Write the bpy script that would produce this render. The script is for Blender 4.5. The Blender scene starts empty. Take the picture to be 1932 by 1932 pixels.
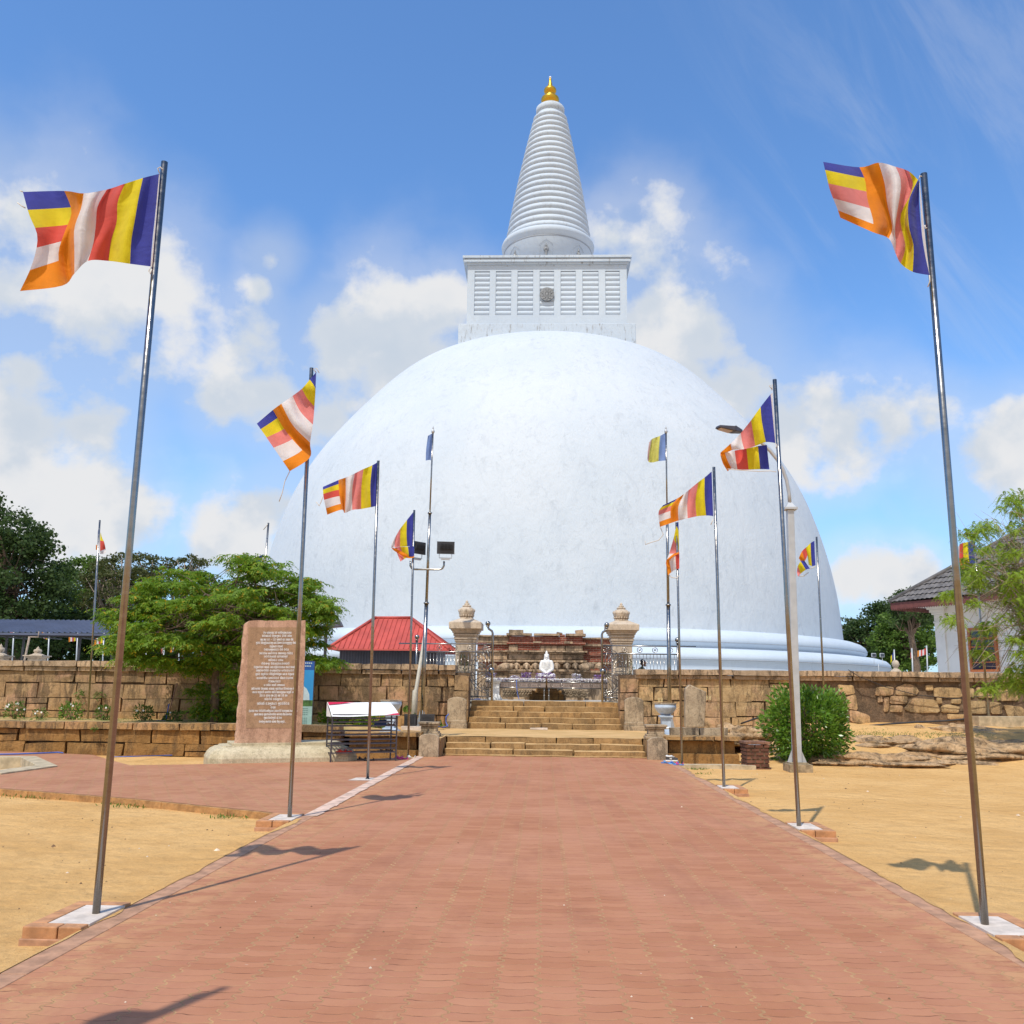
import bpy, bmesh, math, random
import numpy as np
from mathutils import Vector, Matrix, noise
from mathutils.geometry import tessellate_polygon

# ------------------------------------------------------------------ camera
SC = bpy.context.scene
COL = SC.collection
R = math.radians
TH, YAW, ROLL, FPX, EYE = R(10.98), R(1.97), 0.0111, 1735.0, 1.65
fw = np.array([-math.sin(YAW)*math.cos(TH), math.cos(YAW)*math.cos(TH), math.sin(TH)])
r0 = np.array([math.cos(YAW), math.sin(YAW), 0.0]); u0 = np.cross(r0, fw)
rt = math.cos(ROLL)*r0 + math.sin(ROLL)*u0
up = -math.sin(ROLL)*r0 + math.cos(ROLL)*u0
CAM = np.array([0.0, 0.0, EYE])
cd = bpy.data.cameras.new('camera'); cam = bpy.data.objects.new('camera', cd); COL.objects.link(cam)
cam.matrix_world = Matrix(((rt[0], up[0], -fw[0], 0), (rt[1], up[1], -fw[1], 0), (rt[2], up[2], -fw[2], EYE), (0, 0, 0, 1)))
cd.sensor_width = 36; cd.lens = FPX/1932*36; cd.clip_start = 0.05; cd.clip_end = 6000
SC.camera = cam

PS = 1932/3815
def ray(x, y):
    d = fw*FPX + rt*(x*PS-966) - up*(y*PS-966); return d/np.linalg.norm(d)
def at(x, y, Y):                     # photo pixel -> point on the plane at distance Y down the path
    d = ray(x, y); return Vector(CAM + d*(Y/d[1]))
def gnd(x, y, z=0.0):                # photo pixel -> point on the level z
    d = ray(x, y); return Vector(CAM + d*((z-EYE)/d[2]))

# ------------------------------------------------------------------ light
SUNV = Vector((1.28, 3.2, -6.0)).normalized()
w = bpy.data.worlds.new('World'); SC.world = w; w.use_nodes = True
sl = bpy.data.lights.new('sun', 'SUN'); so = bpy.data.objects.new('sun', sl); COL.objects.link(so)
sl.energy = 3.7; sl.angle = R(0.55); sl.color = (1.0, 0.94, 0.83)
so.rotation_euler = SUNV.to_track_quat('-Z', 'Y').to_euler()
SC.view_settings.view_transform = 'Standard'; SC.view_settings.look = 'None'
SC.view_settings.exposure = 0.0; SC.view_settings.gamma = 1.0
SC.cycles.max_bounces = 6; SC.cycles.transparent_max_bounces = 6
SC.cycles.sample_clamp_indirect = 4.0

# ------------------------------------------------------------------ shader helpers
class NB:
    def __init__(s, tree): s.t = tree; s.n = tree.nodes; s.l = tree.links
    def new(s, kind, **kw):
        nd = s.n.new(kind)
        for k, v in kw.items(): setattr(nd, k, v)
        return nd
    def put(s, sock, v):
        if isinstance(v, bpy.types.NodeSocket): s.l.new(v, sock)
        elif v is not None:
            if hasattr(sock.default_value, '__len__') and len(sock.default_value) == 4 and len(v) == 3: v = (*v, 1)
            sock.default_value = v
    def m(s, op, a, b=None, c=None, clamp=False):
        nd = s.new('ShaderNodeMath', operation=op, use_clamp=clamp)
        s.put(nd.inputs[0], a)
        if b is not None: s.put(nd.inputs[1], b)
        if c is not None: s.put(nd.inputs[2], c)
        return nd.outputs[0]
    def vm(s, op, a, b=None, out=0):
        nd = s.new('ShaderNodeVectorMath', operation=op)
        s.put(nd.inputs[0], a)
        if b is not None: s.put(nd.inputs[1], b)
        return nd.outputs['Value'] if out == 'v' else nd.outputs[0]
    def mix(s, f, a, b, blend='MIX'):
        nd = s.new('ShaderNodeMix', data_type='RGBA', blend_type=blend)
        s.put(nd.inputs[0], f); s.put(nd.inputs[6], a); s.put(nd.inputs[7], b); return nd.outputs[2]
    def noise(s, vec, scale, detail=4, rough=0.55, dist=0.0, col=False):
        nd = s.new('ShaderNodeTexNoise'); s.put(nd.inputs['Vector'], vec)
        nd.inputs['Scale'].default_value = scale; nd.inputs['Detail'].default_value = detail
        nd.inputs['Roughness'].default_value = rough; nd.inputs['Distortion'].default_value = dist
        return nd.outputs['Color' if col else 'Fac']
    def ss(s, v, lo, hi, a=0.0, b=1.0):
        nd = s.new('ShaderNodeMapRange', interpolation_type='SMOOTHSTEP')
        s.put(nd.inputs[0], v); nd.inputs[1].default_value = lo; nd.inputs[2].default_value = hi
        nd.inputs[3].default_value = a; nd.inputs[4].default_value = b; return nd.outputs[0]
    def scalev(s, v, k):
        nd = s.new('ShaderNodeMapping'); s.put(nd.inputs[0], v); nd.inputs['Scale'].default_value = k; return nd.outputs[0]
    def sep(s, v):
        nd = s.new('ShaderNodeSeparateXYZ'); s.put(nd.inputs[0], v); return nd.outputs
    def comb(s, x, y, z):
        nd = s.new('ShaderNodeCombineXYZ'); s.put(nd.inputs[0], x); s.put(nd.inputs[1], y); s.put(nd.inputs[2], z); return nd.outputs[0]
    def geo(s, k='Position'): return s.new('ShaderNodeNewGeometry').outputs[k]
    def bump(s, h, strength=0.5, dist=0.02):
        nd = s.new('ShaderNodeBump'); s.put(nd.inputs['Height'], h)
        nd.inputs['Strength'].default_value = strength; nd.inputs['Distance'].default_value = dist; return nd.outputs[0]

def newmat(name):
    m = bpy.data.materials.new(name); m.use_nodes = True
    nb = NB(m.node_tree); bs = m.node_tree.nodes['Principled BSDF']
    return m, nb, bs

def mat_plain(name, col, rough=0.6, metal=0.0, var=0.12, scale=8, bump=0.0, bscale=40, bdist=0.01, spec=0.5, coords='pos'):
    m, nb, bs = newmat(name)
    p = nb.geo()
    n = nb.noise(p, scale, 5, 0.6)
    c = nb.mix(nb.ss(n, 0.3, 0.7), tuple(x*(1-var) for x in col), tuple(min(1, x*(1+var)) for x in col))
    nb.put(bs.inputs['Base Color'], c); bs.inputs['Roughness'].default_value = rough
    bs.inputs['Metallic'].default_value = metal; bs.inputs['Specular IOR Level'].default_value = spec
    if bump: nb.put(bs.inputs['Normal'], nb.bump(nb.noise(p, bscale, 6, 0.65), bump, bdist))
    return m

def mat_stone(name, c1, c2, stain=(0.04, 0.033, 0.025), stain_amt=0.5, scale=2.2, bump=0.6, bdist=0.02, bscale=14, islands=True, pink=None, low_orange=None, rough=0.9, dust=None):
    m, nb, bs = newmat(name)
    p = nb.geo()
    n = nb.noise(p, scale, 6, 0.62, 0.3)
    c = nb.mix(nb.ss(n, 0.32, 0.68), c1, c2)
    fine = nb.noise(p, bscale*3, 5, 0.7)
    if pink: c = nb.mix(nb.ss(nb.noise(p, scale*0.6, 3), 0.5, 0.65), c, pink)
    if islands:
        r = nb.geo('Random Per Island')
        k = nb.m('MULTIPLY_ADD', r, 0.5, 0.75)
        c = nb.mix(1.0, c, nb.comb(k, nb.m('MULTIPLY_ADD', r, 0.42, 0.79), nb.m('MULTIPLY_ADD', r, 0.3, 0.83)), 'MULTIPLY')
    if low_orange:                                   # earth splashed on the foot of the stone
        z = nb.sep(p)[2]; zz = nb.m('ADD', z, nb.m('MULTIPLY', nb.noise(p, 3, 4), 0.5))
        c = nb.mix(nb.ss(zz, low_orange[0], low_orange[1], 0.75, 0.0), c, low_orange[2])
    st = nb.noise(nb.scalev(p, (1.6, 1.6, 0.5)), 1.7, 7, 0.72, 0.5)
    c = nb.mix(nb.m('MULTIPLY', nb.ss(st, 0.50, 0.58), stain_amt), c, stain)
    st2 = nb.noise(nb.scalev(p, (1, 1, 0.25)), 6.5, 6, 0.7, 0.3)
    c = nb.mix(nb.m('MULTIPLY', nb.ss(st2, 0.52, 0.60), stain_amt*0.6), c, stain)
    c = nb.mix(nb.ss(nb.noise(p, 11, 6, 0.75), 0.5, 0.62, 0.0, 0.5), c, tuple(v*0.45 for v in c1))
    c = nb.mix(nb.ss(fine, 0.3, 0.75, 0.0, 0.35), c, tuple(min(1, v*1.6) for v in c2))
    if dust:                                          # sand lying on the upward faces
        c = nb.mix(nb.m('MULTIPLY', nb.ss(nb.sep(nb.geo('Normal'))[2], 0.35, 0.8), nb.ss(nb.noise(p, 2.4, 5, 0.7), 0.3, 0.55, 0.45, 0.95)), c, dust)
    nb.put(bs.inputs['Base Color'], c); bs.inputs['Roughness'].default_value = rough
    bs.inputs['Specular IOR Level'].default_value = 0.2
    h = nb.m('ADD', nb.noise(p, bscale, 7, 0.7, 0.4), nb.m('MULTIPLY', fine, 0.3))
    nb.put(bs.inputs['Normal'], nb.bump(h, bump, bdist))
    return m

def mat_leaf(name, a, b, trans=0.35, yellow=None, rough=0.55, spec=0.3):
    m, nb, bs = newmat(name)
    r = nb.geo('Random Per Island')
    n = nb.noise(nb.geo(), 0.8, 3)
    c = nb.mix(nb.m('ADD', nb.m('MULTIPLY', r, 0.6), nb.m('MULTIPLY', n, 0.4)), a, b)
    if yellow: c = nb.mix(nb.ss(r, 0.93, 0.96), c, yellow)
    nb.put(bs.inputs['Base Color'], c); bs.inputs['Roughness'].default_value = rough
    bs.inputs['Specular IOR Level'].default_value = spec
    tr = nb.new('ShaderNodeBsdfTranslucent'); nb.put(tr.inputs[0], nb.mix(0.5, c, (0.35, 0.5, 0.05, 1), 'MULTIPLY') if False else c)
    mx = nb.new('ShaderNodeMixShader'); mx.inputs[0].default_value = trans
    nb.l.new(bs.outputs[0], mx.inputs[1]); nb.l.new(tr.outputs[0], mx.inputs[2])
    nb.l.new(mx.outputs[0], m.node_tree.nodes['Material Output'].inputs[0])
    return m

def mat_cloth(name, col, trans=0.4):
    m, nb, bs = newmat(name)
    p = nb.geo()
    n = nb.noise(p, 5, 5, 0.6)
    c = nb.mix(nb.ss(n, 0.3, 0.7), tuple(x*0.9 for x in col), tuple(min(1, x*1.06) for x in col))
    nb.put(bs.inputs['Base Color'], c); bs.inputs['Roughness'].default_value = 0.75; bs.inputs['Specular IOR Level'].default_value = 0.2
    bs.inputs['Sheen Weight'].default_value = 0.15
    nb.put(bs.inputs['Normal'], nb.bump(nb.noise(nb.scalev(p, (1, 1, 2)), 5, 4, 0.5, 0.6), 0.35, 0.03))
    tr = nb.new('ShaderNodeBsdfTranslucent'); nb.put(tr.inputs[0], c)
    mx = nb.new('ShaderNodeMixShader'); mx.inputs[0].default_value = trans
    nb.l.new(bs.outputs[0], mx.inputs[1]); nb.l.new(tr.outputs[0], mx.inputs[2])
    nb.l.new(mx.outputs[0], m.node_tree.nodes['Material Output'].inputs[0])
    return m

# ------------------------------------------------------------------ sky
def build_sky():
    nb = NB(w.node_tree); bg = w.node_tree.nodes['Background']
    sky = nb.new('ShaderNodeTexSky', sky_type='NISHITA'); sky.sun_disc = False
    sky.sun_elevation = R(60); sky.sun_rotation = R(202); sky.air_density = 1.0; sky.dust_density = 0.6; sky.ozone_density = 1.6; sky.altitude = 90
    d = nb.new('ShaderNodeTexCoord').outputs['Generated']
    blobs = [(60,420,.07),(20,560,.12),(170,560,.11),(300,545,.05),(60,690,.10),(200,640,.08),(60,800,.08),(160,800,.07),(40,900,.07),(195,925,.055),
             (515,490,.035),(490,545,.03),(735,600,.065),(830,585,.055),(640,660,.075),(760,680,.1),(480,640,.06),(520,740,.07),(420,745,.05),(600,790,.06),
             (1160,450,.05),(1200,500,.075),(1230,570,.07),(1190,600,.07),(1330,650,.07),(1290,700,.07),(1410,720,.07),(1490,790,.07),(1550,760,.04),(1590,800,.06),(1690,800,.05),(1760,790,.045),
             (1850,850,.06),(1920,830,.055),(1900,900,.055),(490,975,.05),(540,950,.06),(430,1020,.05),(400,1040,.04),(1600,1100,.04),(1680,1100,.045),(1740,1090,.035),(140,1000,.06),(240,980,.05),(60,960,.05),(470,1060,.05)]
    acc = None
    for (x, y, r) in blobs:
        c = ray(x/PS, y/PS)
        dist = nb.new('ShaderNodeVectorMath', operation='DISTANCE'); nb.put(dist.inputs[0], d); dist.inputs[1].default_value = tuple(c)
        v = nb.m('MULTIPLY_ADD', dist.outputs['Value'], -1.0/r, 1.0)
        v = nb.m('MAXIMUM', v, -1.2)
        acc = v if acc is None else nb.m('SMOOTH_MAX', acc, v, 0.35)
    acc = nb.m('SMOOTH_MAX', acc, nb.m('MULTIPLY_ADD', nb.sep(d)[1], -1.6, -0.55), 0.4)      # unseen bright cloud added behind the camera to whiten the ambient light
    n1 = nb.noise(nb.scalev(d, (1, 1, 1.15)), 9.0, 8, 0.52, 0.0)
    n2 = nb.noise(d, 26.0, 6, 0.6)
    nn = nb.m('ADD', nb.m('MULTIPLY', nb.m('SUBTRACT', n1, 0.5), 3.0), nb.m('MULTIPLY', nb.m('SUBTRACT', n2, 0.5), 0.7))
    dens = nb.m('ADD', acc, nn)
    a = nb.ss(dens, -0.08, 0.70)
    soft = nb.m('MULTIPLY', nb.ss(nb.m('ADD', acc, nb.m('MULTIPLY', nb.m('SUBTRACT', n1, 0.5), 1.2)), -0.8, 0.5), 0.40)
    alpha = nb.m('MAXIMUM', a, soft)
    # thin high streaks
    mp = nb.new('ShaderNodeMapping'); nb.put(mp.inputs[0], d); mp.inputs['Rotation'].default_value = (0, R(38), 0)
    st = nb.noise(nb.scalev(mp.outputs[0], (7.0, 1.0, 1.1)), 2.2, 9, 0.62, 0.8)
    zz = nb.sep(d)[2]
    alpha = nb.m('MAXIMUM', alpha, nb.m('MULTIPLY', nb.m('MULTIPLY', nb.ss(st, 0.46, 0.70), 0.15), nb.ss(nb.sep(d)[0], 0.05, 0.35)))
    # shading: cauliflower tops bright, bases bluish
    sh = nb.noise(nb.vm('ADD', d, (0.0, 0.0, 0.03)), 8.0, 5, 0.55)
    lit = nb.ss(nb.m('ADD', nb.m('SUBTRACT', n1, sh), nb.m('MULTIPLY', nb.m('SUBTRACT', n2, 0.5), 0.2)), -0.1, 0.10)
    lit = nb.m('MULTIPLY_ADD', nb.ss(dens, 0.2, 1.6), -0.25, nb.m('ADD', nb.m('MULTIPLY', lit, 0.5), 0.62))
    cc = nb.mix(lit, (0.48, 0.62, 0.80, 1), (0.93, 0.94, 0.96, 1))
    cc = nb.mix(1.0, cc, (7.6, 7.6, 7.6, 1), 'MULTIPLY')
    skc = nb.mix(1.0, sky.outputs[0], SKYTINT, 'MULTIPLY')
    skc = nb.mix(nb.ss(zz, -0.02, 0.34, 0.5, 0.0), skc, (3.3, 4.9, 7.0, 1))
    out = nb.mix(alpha, skc, cc)
    nb.put(bg.inputs[0], out); bg.inputs[1].default_value = 0.115
SKYTINT = (1.14, 1.60, 2.02, 1)
build_sky()

# ------------------------------------------------------------------ mesh helpers
class MB:
    def __init__(s): s.v = []; s.f = []; s.mi = []; s.sm = []
    def face(s, idx, mi=0, smooth=False): s.f.append(tuple(idx)); s.mi.append(mi); s.sm.append(smooth)
    def poly(s, pts, mi=0):
        b = len(s.v); s.v += [tuple(p) for p in pts]; s.face(range(b, b+len(pts)), mi)
    def box(s, x0, x1, y0, y1, z0, z1, mi=0, M=None, taper=0.0):
        b = len(s.v); t = taper
        P = [(x0, y0, z0), (x1, y0, z0), (x1, y1, z0), (x0, y1, z0), (x0+t, y0+t, z1), (x1-t, y0+t, z1), (x1-t, y1-t, z1), (x0+t, y1-t, z1)]
        if M: P = [tuple(M @ Vector(p)) for p in P]
        s.v += P
        for q in ((0, 3, 2, 1), (4, 5, 6, 7), (0, 1, 5, 4), (1, 2, 6, 5), (2, 3, 7, 6), (3, 0, 4, 7)): s.face([b+i for i in q], mi)
    def hexa(s, P, mi=0):
        b = len(s.v); s.v += [tuple(p) for p in P]
        for q in ((0, 3, 2, 1), (4, 5, 6, 7), (0, 1, 5, 4), (1, 2, 6, 5), (2, 3, 7, 6), (3, 0, 4, 7)): s.face([b+i for i in q], mi)
    def prism(s, pts, a, b, axis='y', mi=0, M=None):        # outline extruded between a and b
        n = len(pts); k = len(s.v)
        def mk(p, t):
            q = {'y': (p[0], t, p[1]), 'z': (p[0], p[1], t), 'x': (t, p[0], p[1])}[axis]
            return tuple(M @ Vector(q)) if M else q
        s.v += [mk(p, a) for p in pts] + [mk(p, b) for p in pts]
        s.face(range(k, k+n), mi); s.face(range(k+2*n-1, k+n-1, -1), mi)
        for i in range(n):
            j = (i+1) % n; s.face((k+i, k+n+i, k+n+j, k+j), mi)
    def tube(s, path, rad, n=8, mi=0, cap=True):
        path = [Vector(p) for p in path]
        if not hasattr(rad, '__len__'): rad = [rad]*len(path)
        k = len(s.v); prev = None
        for i, p in enumerate(path):
            t = (path[min(i+1, len(path)-1)]-path[max(i-1, 0)])
            if t.length < 1e-9: t = Vector((0, 0, 1))
            t.normalize()
            if prev is None:
                a = t.cross(Vector((0, 0, 1)));
                if a.length < 0.05: a = t.cross(Vector((1, 0, 0)))
                a.normalize()
            else: a = (prev - t*prev.dot(t)); a.normalize()
            prev = a; b = t.cross(a)
            for j in range(n):
                w_ = 2*math.pi*j/n; q = p + (a*math.cos(w_)+b*math.sin(w_))*rad[i]; s.v.append(tuple(q))
        for i in range(len(path)-1):
            for j in range(n):
                j2 = (j+1) % n; s.face((k+i*n+j, k+i*n+j2, k+(i+1)*n+j2, k+(i+1)*n+j), mi, True)
        if cap:
            s.face([k+j for j in range(n-1, -1, -1)], mi); e = k+(len(path)-1)*n; s.face([e+j for j in range(n)], mi)
    def lathe(s, prof, c=(0, 0, 0), n=32, mi=0, smooth=True, lean=0.0, square=False, rot=0.0):
        k = len(s.v)
        if square: n = 4; rot = math.pi/4
        for (r, z) in prof:
            for j in range(n):
                a = 2*math.pi*j/n+rot; rr = r*(math.sqrt(2) if square else 1)
                s.v.append((c[0]+rr*math.cos(a)+lean*z, c[1]+rr*math.sin(a), c[2]+z))
        for i in range(len(prof)-1):
            for j in range(n):
                j2 = (j+1) % n; s.face((k+i*n+j, k+i*n+j2, k+(i+1)*n+j2, k+(i+1)*n+j), mi, smooth and not square)
        s.face([k+j for j in range(n-1, -1, -1)], mi); e = k+(len(prof)-1)*n; s.face([e+j for j in range(n)], mi)
    def sphere(s, c, r, n=10, mi=0, sc=(1, 1, 1), M=None):
        k = len(s.v); m = max(4, n//2+1)
        for i in range(m+1):
            ph = math.pi*i/m
            for j in range(n):
                th = 2*math.pi*j/n
                q = Vector((math.sin(ph)*math.cos(th)*r*sc[0], math.sin(ph)*math.sin(th)*r*sc[1], math.cos(ph)*r*sc[2]))
                if M: q = M @ q
                s.v.append((c[0]+q.x, c[1]+q.y, c[2]+q.z))
        for i in range(m):
            for j in range(n):
                j2 = (j+1) % n; s.face((k+i*n+j, k+(i+1)*n+j, k+(i+1)*n+j2, k+i*n+j2), mi, True)
    def rough(s, x0, x1, y0, y1, z0, z1, seg=0.22, jit=0.012, mi=0, corner=0.0, rnd=None, M=None, freq=2.2):
        # a stone block: subdivided box, its faces wavering a little
        nx = max(1, min(40, round((x1-x0)/seg))); ny = max(1, min(12, round((y1-y0)/seg))); nz = max(1, min(12, round((z1-z0)/seg)))
        cj = [(rnd.uniform(-corner, corner), rnd.uniform(-corner, corner)) for _ in range(4)] if corner and rnd else [(0, 0)]*4
        idx = {}
        off = rnd.uniform(0, 99) if rnd else 0
        rb = min(0.02, (z1-z0)*0.18, (x1-x0)*0.18)
        def V_(i, j, k):
            key = (i, j, k)
            if key in idx: return idx[key]
            fx, fy, fz = i/nx, j/ny, k/nz
            q = Vector((x0+(x1-x0)*fx, y0+(y1-y0)*fy, z0+(z1-z0)*fz))
            dx = (1-fx)*((1-fz)*cj[0][0]+fz*cj[2][0])+fx*((1-fz)*cj[1][0]+fz*cj[3][0])
            dz = (1-fx)*((1-fz)*cj[0][1]+fz*cj[2][1])+fx*((1-fz)*cj[1][1]+fz*cj[3][1])
            q.x += dx; q.z += dz
            ed = (i in (0, nx))+(j in (0, ny))+(k in (0, nz))
            if ed >= 2:
                if i == 0: q.x += rb*.5
                if i == nx: q.x -= rb*.5
                if k == 0: q.z += rb*.4
                if k == nz: q.z -= rb*.4
                if j == 0: q.y += rb*.5
            nv = noise.noise_vector((q+Vector((off, off*.7, 0)))*freq)
            nv2 = noise.noise_vector((q+Vector((off, 0, off)))*freq*4)
            q += nv*jit + nv2*jit*0.45
            if M: q = M @ q
            idx[key] = len(s.v); s.v.append(tuple(q)); return idx[key]
        for i in range(nx):
            for k in range(nz):
                s.face((V_(i, 0, k), V_(i+1, 0, k), V_(i+1, 0, k+1), V_(i, 0, k+1)), mi)
                s.face((V_(i, ny, k), V_(i, ny, k+1), V_(i+1, ny, k+1), V_(i+1, ny, k)), mi)
        for i in range(nx):
            for j in range(ny):
                s.face((V_(i, j, nz), V_(i+1, j, nz), V_(i+1, j+1, nz), V_(i, j+1, nz)), mi)
                s.face((V_(i, j, 0), V_(i, j+1, 0), V_(i+1, j+1, 0), V_(i+1, j, 0)), mi)
        for j in range(ny):
            for k in range(nz):
                s.face((V_(0, j, k), V_(0, j, k+1), V_(0, j+1, k+1), V_(0, j+1, k)), mi)
                s.face((V_(nx, j, k), V_(nx, j+1, k), V_(nx, j+1, k+1), V_(nx, j, k+1)), mi)
    def build(s, name, mats, parent=None, bevel=0.0, remesh=0.0, smooth=0, label=None, cat=None, group=None, kind=None, M=None, loc=None):
        me = bpy.data.meshes.new(name); me.from_pydata(s.v, [], s.f)
        if not isinstance(mats, (list, tuple)): mats = [mats]
        for m in mats: me.materials.append(m)
        me.polygons.foreach_set('material_index', s.mi); me.polygons.foreach_set('use_smooth', s.sm); me.update()
        o = bpy.data.objects.new(name, me); COL.objects.link(o)
        if M is not None: o.matrix_world = M
        if loc is not None: o.location = loc
        if parent: o.parent = parent
        if remesh:
            md = o.modifiers.new('r', 'REMESH'); md.mode = 'VOXEL'; md.voxel_size = remesh; md.use_smooth_shade = True
            if smooth: m2 = o.modifiers.new('s', 'SMOOTH'); m2.iterations = smooth; m2.factor = 0.5
        if bevel:
            md = o.modifiers.new('b', 'BEVEL'); md.width = bevel; md.segments = 2; md.limit_method = 'ANGLE'; md.angle_limit = R(40)
        tag(o, label, cat, group, kind); return o

def tag(o, label=None, cat=None, group=None, kind=None):
    if label: o['label'] = label
    if cat: o['category'] = cat
    if group: o['group'] = group
    if kind: o['kind'] = kind
    return o
def thing(name, label, cat, loc=(0, 0, 0), rz=0.0, group=None):
    o = bpy.data.objects.new(name, None); COL.objects.link(o); o.location = loc; o.rotation_euler = (0, 0, rz)
    o.empty_display_size = 0.3
    return tag(o, label, cat, group)
def put(o, parent):                      # parent a world-space mesh under an Empty that stands elsewhere
    o.parent = parent
    T = Matrix.Translation(parent.location) @ Matrix.Rotation(parent.rotation_euler.z, 4, 'Z')
    o.matrix_parent_inverse = T.inverted(); return o
def copy_tree(o, parent=None):
    c = o.copy(); COL.objects.link(c)
    if parent: c.parent = parent; c.matrix_parent_inverse = o.matrix_parent_inverse.copy()
    for ch in list(o.children): copy_tree(ch, c)
    return c
def np_mesh(name, V, nper, mat, parent=None, mi=None):     # faces of nper consecutive vertices
    V = np.asarray(V, dtype=np.float32).reshape(-1, 3); nf = len(V)//nper
    me = bpy.data.meshes.new(name); me.vertices.add(len(V)); me.vertices.foreach_set('co', V.ravel())
    me.loops.add(len(V)); me.loops.foreach_set('vertex_index', np.arange(len(V), dtype=np.int32))
    me.polygons.add(nf); me.polygons.foreach_set('loop_start', np.arange(0, len(V), nper, dtype=np.int32))
    me.update(calc_edges=True)
    for m in (mat if isinstance(mat, list) else [mat]): me.materials.append(m)
    o = bpy.data.objects.new(name, me); COL.objects.link(o)
    if parent: put(o, parent)
    return o

# ------------------------------------------------------------------ materials
def paver_mat(name, ang=0.0, tint=(1, 1, 1)):
    m, nb, bs = newmat(name)
    p = nb.geo(); q = p
    if ang:
        mp = nb.new('ShaderNodeMapping'); nb.put(mp.inputs[0], p); mp.inputs['Rotation'].default_value = (0, 0, ang); q = mp.outputs[0]
    x, y, _ = nb.sep(nb.vm('ADD', q, nb.vm('MULTIPLY', nb.vm('SUBTRACT', nb.noise(p, 1.3, 3, 0.5, col=True), (0.5, 0.5, 0.5)), (0.05, 0.05, 0.0))))
    bw, bh = 0.235, 0.118
    zig = nb.m('PINGPONG', nb.m('DIVIDE', y, bh*0.5), 1.0)
    xx = nb.m('ADD', nb.m('DIVIDE', x, bw), nb.m('MULTIPLY', nb.ss(zig, 0.2, 0.8), 0.13))
    cx = nb.m('FLOOR', xx); fx = nb.m('SUBTRACT', xx, cx)
    yy = nb.m('ADD', nb.m('DIVIDE', y, bh), nb.m('ADD', nb.m('MULTIPLY', nb.m('MODULO', nb.m('ADD', cx, 4000.0), 2.0), 0.5), nb.m('MULTIPLY', nb.ss(nb.m('PINGPONG', nb.m('MULTIPLY', fx, 2.0), 1.0), 0.3, 0.7), 0.12)))
    row = nb.m('FLOOR', yy); fy = nb.m('SUBTRACT', yy, row)
    ey = nb.m('MULTIPLY', nb.m('MINIMUM', fy, nb.m('SUBTRACT', 1.0, fy)), bh)
    ex = nb.m('MULTIPLY', nb.m('MINIMUM', fx, nb.m('SUBTRACT', 1.0, fx)), bw)
    e = nb.m('MINIMUM', ex, ey)
    wn = nb.new('ShaderNodeTexWhiteNoise', noise_dimensions='2D'); nb.put(wn.inputs['Vector'], nb.comb(cx, row, 0.0))
    rnd = wn.outputs['Value']
    big = nb.noise(p, 0.7, 4, 0.6); mid = nb.noise(p, 9, 6, 0.7); fine = nb.noise(p, 130, 3, 0.7)
    c = nb.mix(rnd, (0.375*tint[0], 0.152*tint[1], 0.074*tint[2]), (0.445*tint[0], 0.194*tint[1], 0.099*tint[2]))
    c = nb.mix(nb.ss(big, 0.35, 0.7, 0.0, 0.5), c, (0.51*tint[0], 0.245*tint[1], 0.145*tint[2]))
    c = nb.mix(nb.ss(mid, 0.45, 0.8, 0.0, 0.45), c, (0.40, 0.15, 0.095))
    c = nb.mix(nb.ss(fine, 0.55, 0.8, 0.0, 0.3), c, (0.70, 0.42, 0.30))
    sand = nb.ss(nb.noise(p, 3.1, 5, 0.7), 0.42, 0.6)
    c = nb.mix(nb.m('MULTIPLY', nb.ss(nb.noise(p, 1.9, 6, 0.75, 0.6), 0.58, 0.75), 0.35), c, (0.55, 0.32, 0.17))
    c = nb.mix(nb.ss(nb.noise(nb.scalev(p, (1.0, 0.35, 1)), 1.1, 5, 0.65), 0.50, 0.66, 0.0, 0.35), c, (0.27, 0.105, 0.06))
    ed = nb.m('MULTIPLY', nb.ss(nb.m('ABSOLUTE', nb.sep(p)[0]), 2.2, 3.1), nb.ss(nb.noise(p, 4, 6, 0.7), 0.42, 0.6))
    c = nb.mix(nb.m('MULTIPLY', ed, 0.45 if not ang else 0.12), c, (0.60, 0.36, 0.16))
    spots = nb.noise(p, 11, 2, 0.5)
    c = nb.mix(nb.ss(spots, 0.775, 0.80, 0.0, 0.6), c, (0.72, 0.60, 0.50))
    jn = nb.noise(p, 6, 4, 0.6)
    jx = nb.ss(nb.m('SUBTRACT', 1.0, nb.m('DIVIDE', ex, nb.m('MULTIPLY_ADD', nb.ss(jn, 0.35, 0.65), 0.009, 0.0045)), clamp=True), 0.0, 0.3)
    jy = nb.ss(nb.m('SUBTRACT', 1.0, nb.m('DIVIDE', ey, nb.m('MULTIPLY_ADD', nb.ss(jn, 0.45, 0.7), 0.006, 0.0015)), clamp=True), 0.0, 0.3)
    joint = nb.m('MAXIMUM', jx, nb.m('MULTIPLY', jy, 0.85))
    jc = nb.mix(nb.m('MULTIPLY', nb.m('MAXIMUM', nb.m('MULTIPLY', jx, 0.75), sand), 0.9), (0.15, 0.06, 0.03), (0.52, 0.30, 0.14))
    c = nb.mix(nb.m('MULTIPLY', joint, 0.95), c, jc)
    nb.put(bs.inputs['Base Color'], c); bs.inputs['Roughness'].default_value = 0.85; bs.inputs['Specular IOR Level'].default_value = 0.25
    h = nb.m('ADD', nb.m('MULTIPLY', nb.ss(e, 0.0, 0.009), 1.0), nb.m('ADD', nb.m('MULTIPLY', mid, 0.5), nb.m('ADD', nb.m('MULTIPLY', rnd, 0.35), nb.m('MULTIPLY', fine, 0.15))))
    nb.put(bs.inputs['Normal'], nb.bump(h, 0.55, 0.006))
    return m
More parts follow.
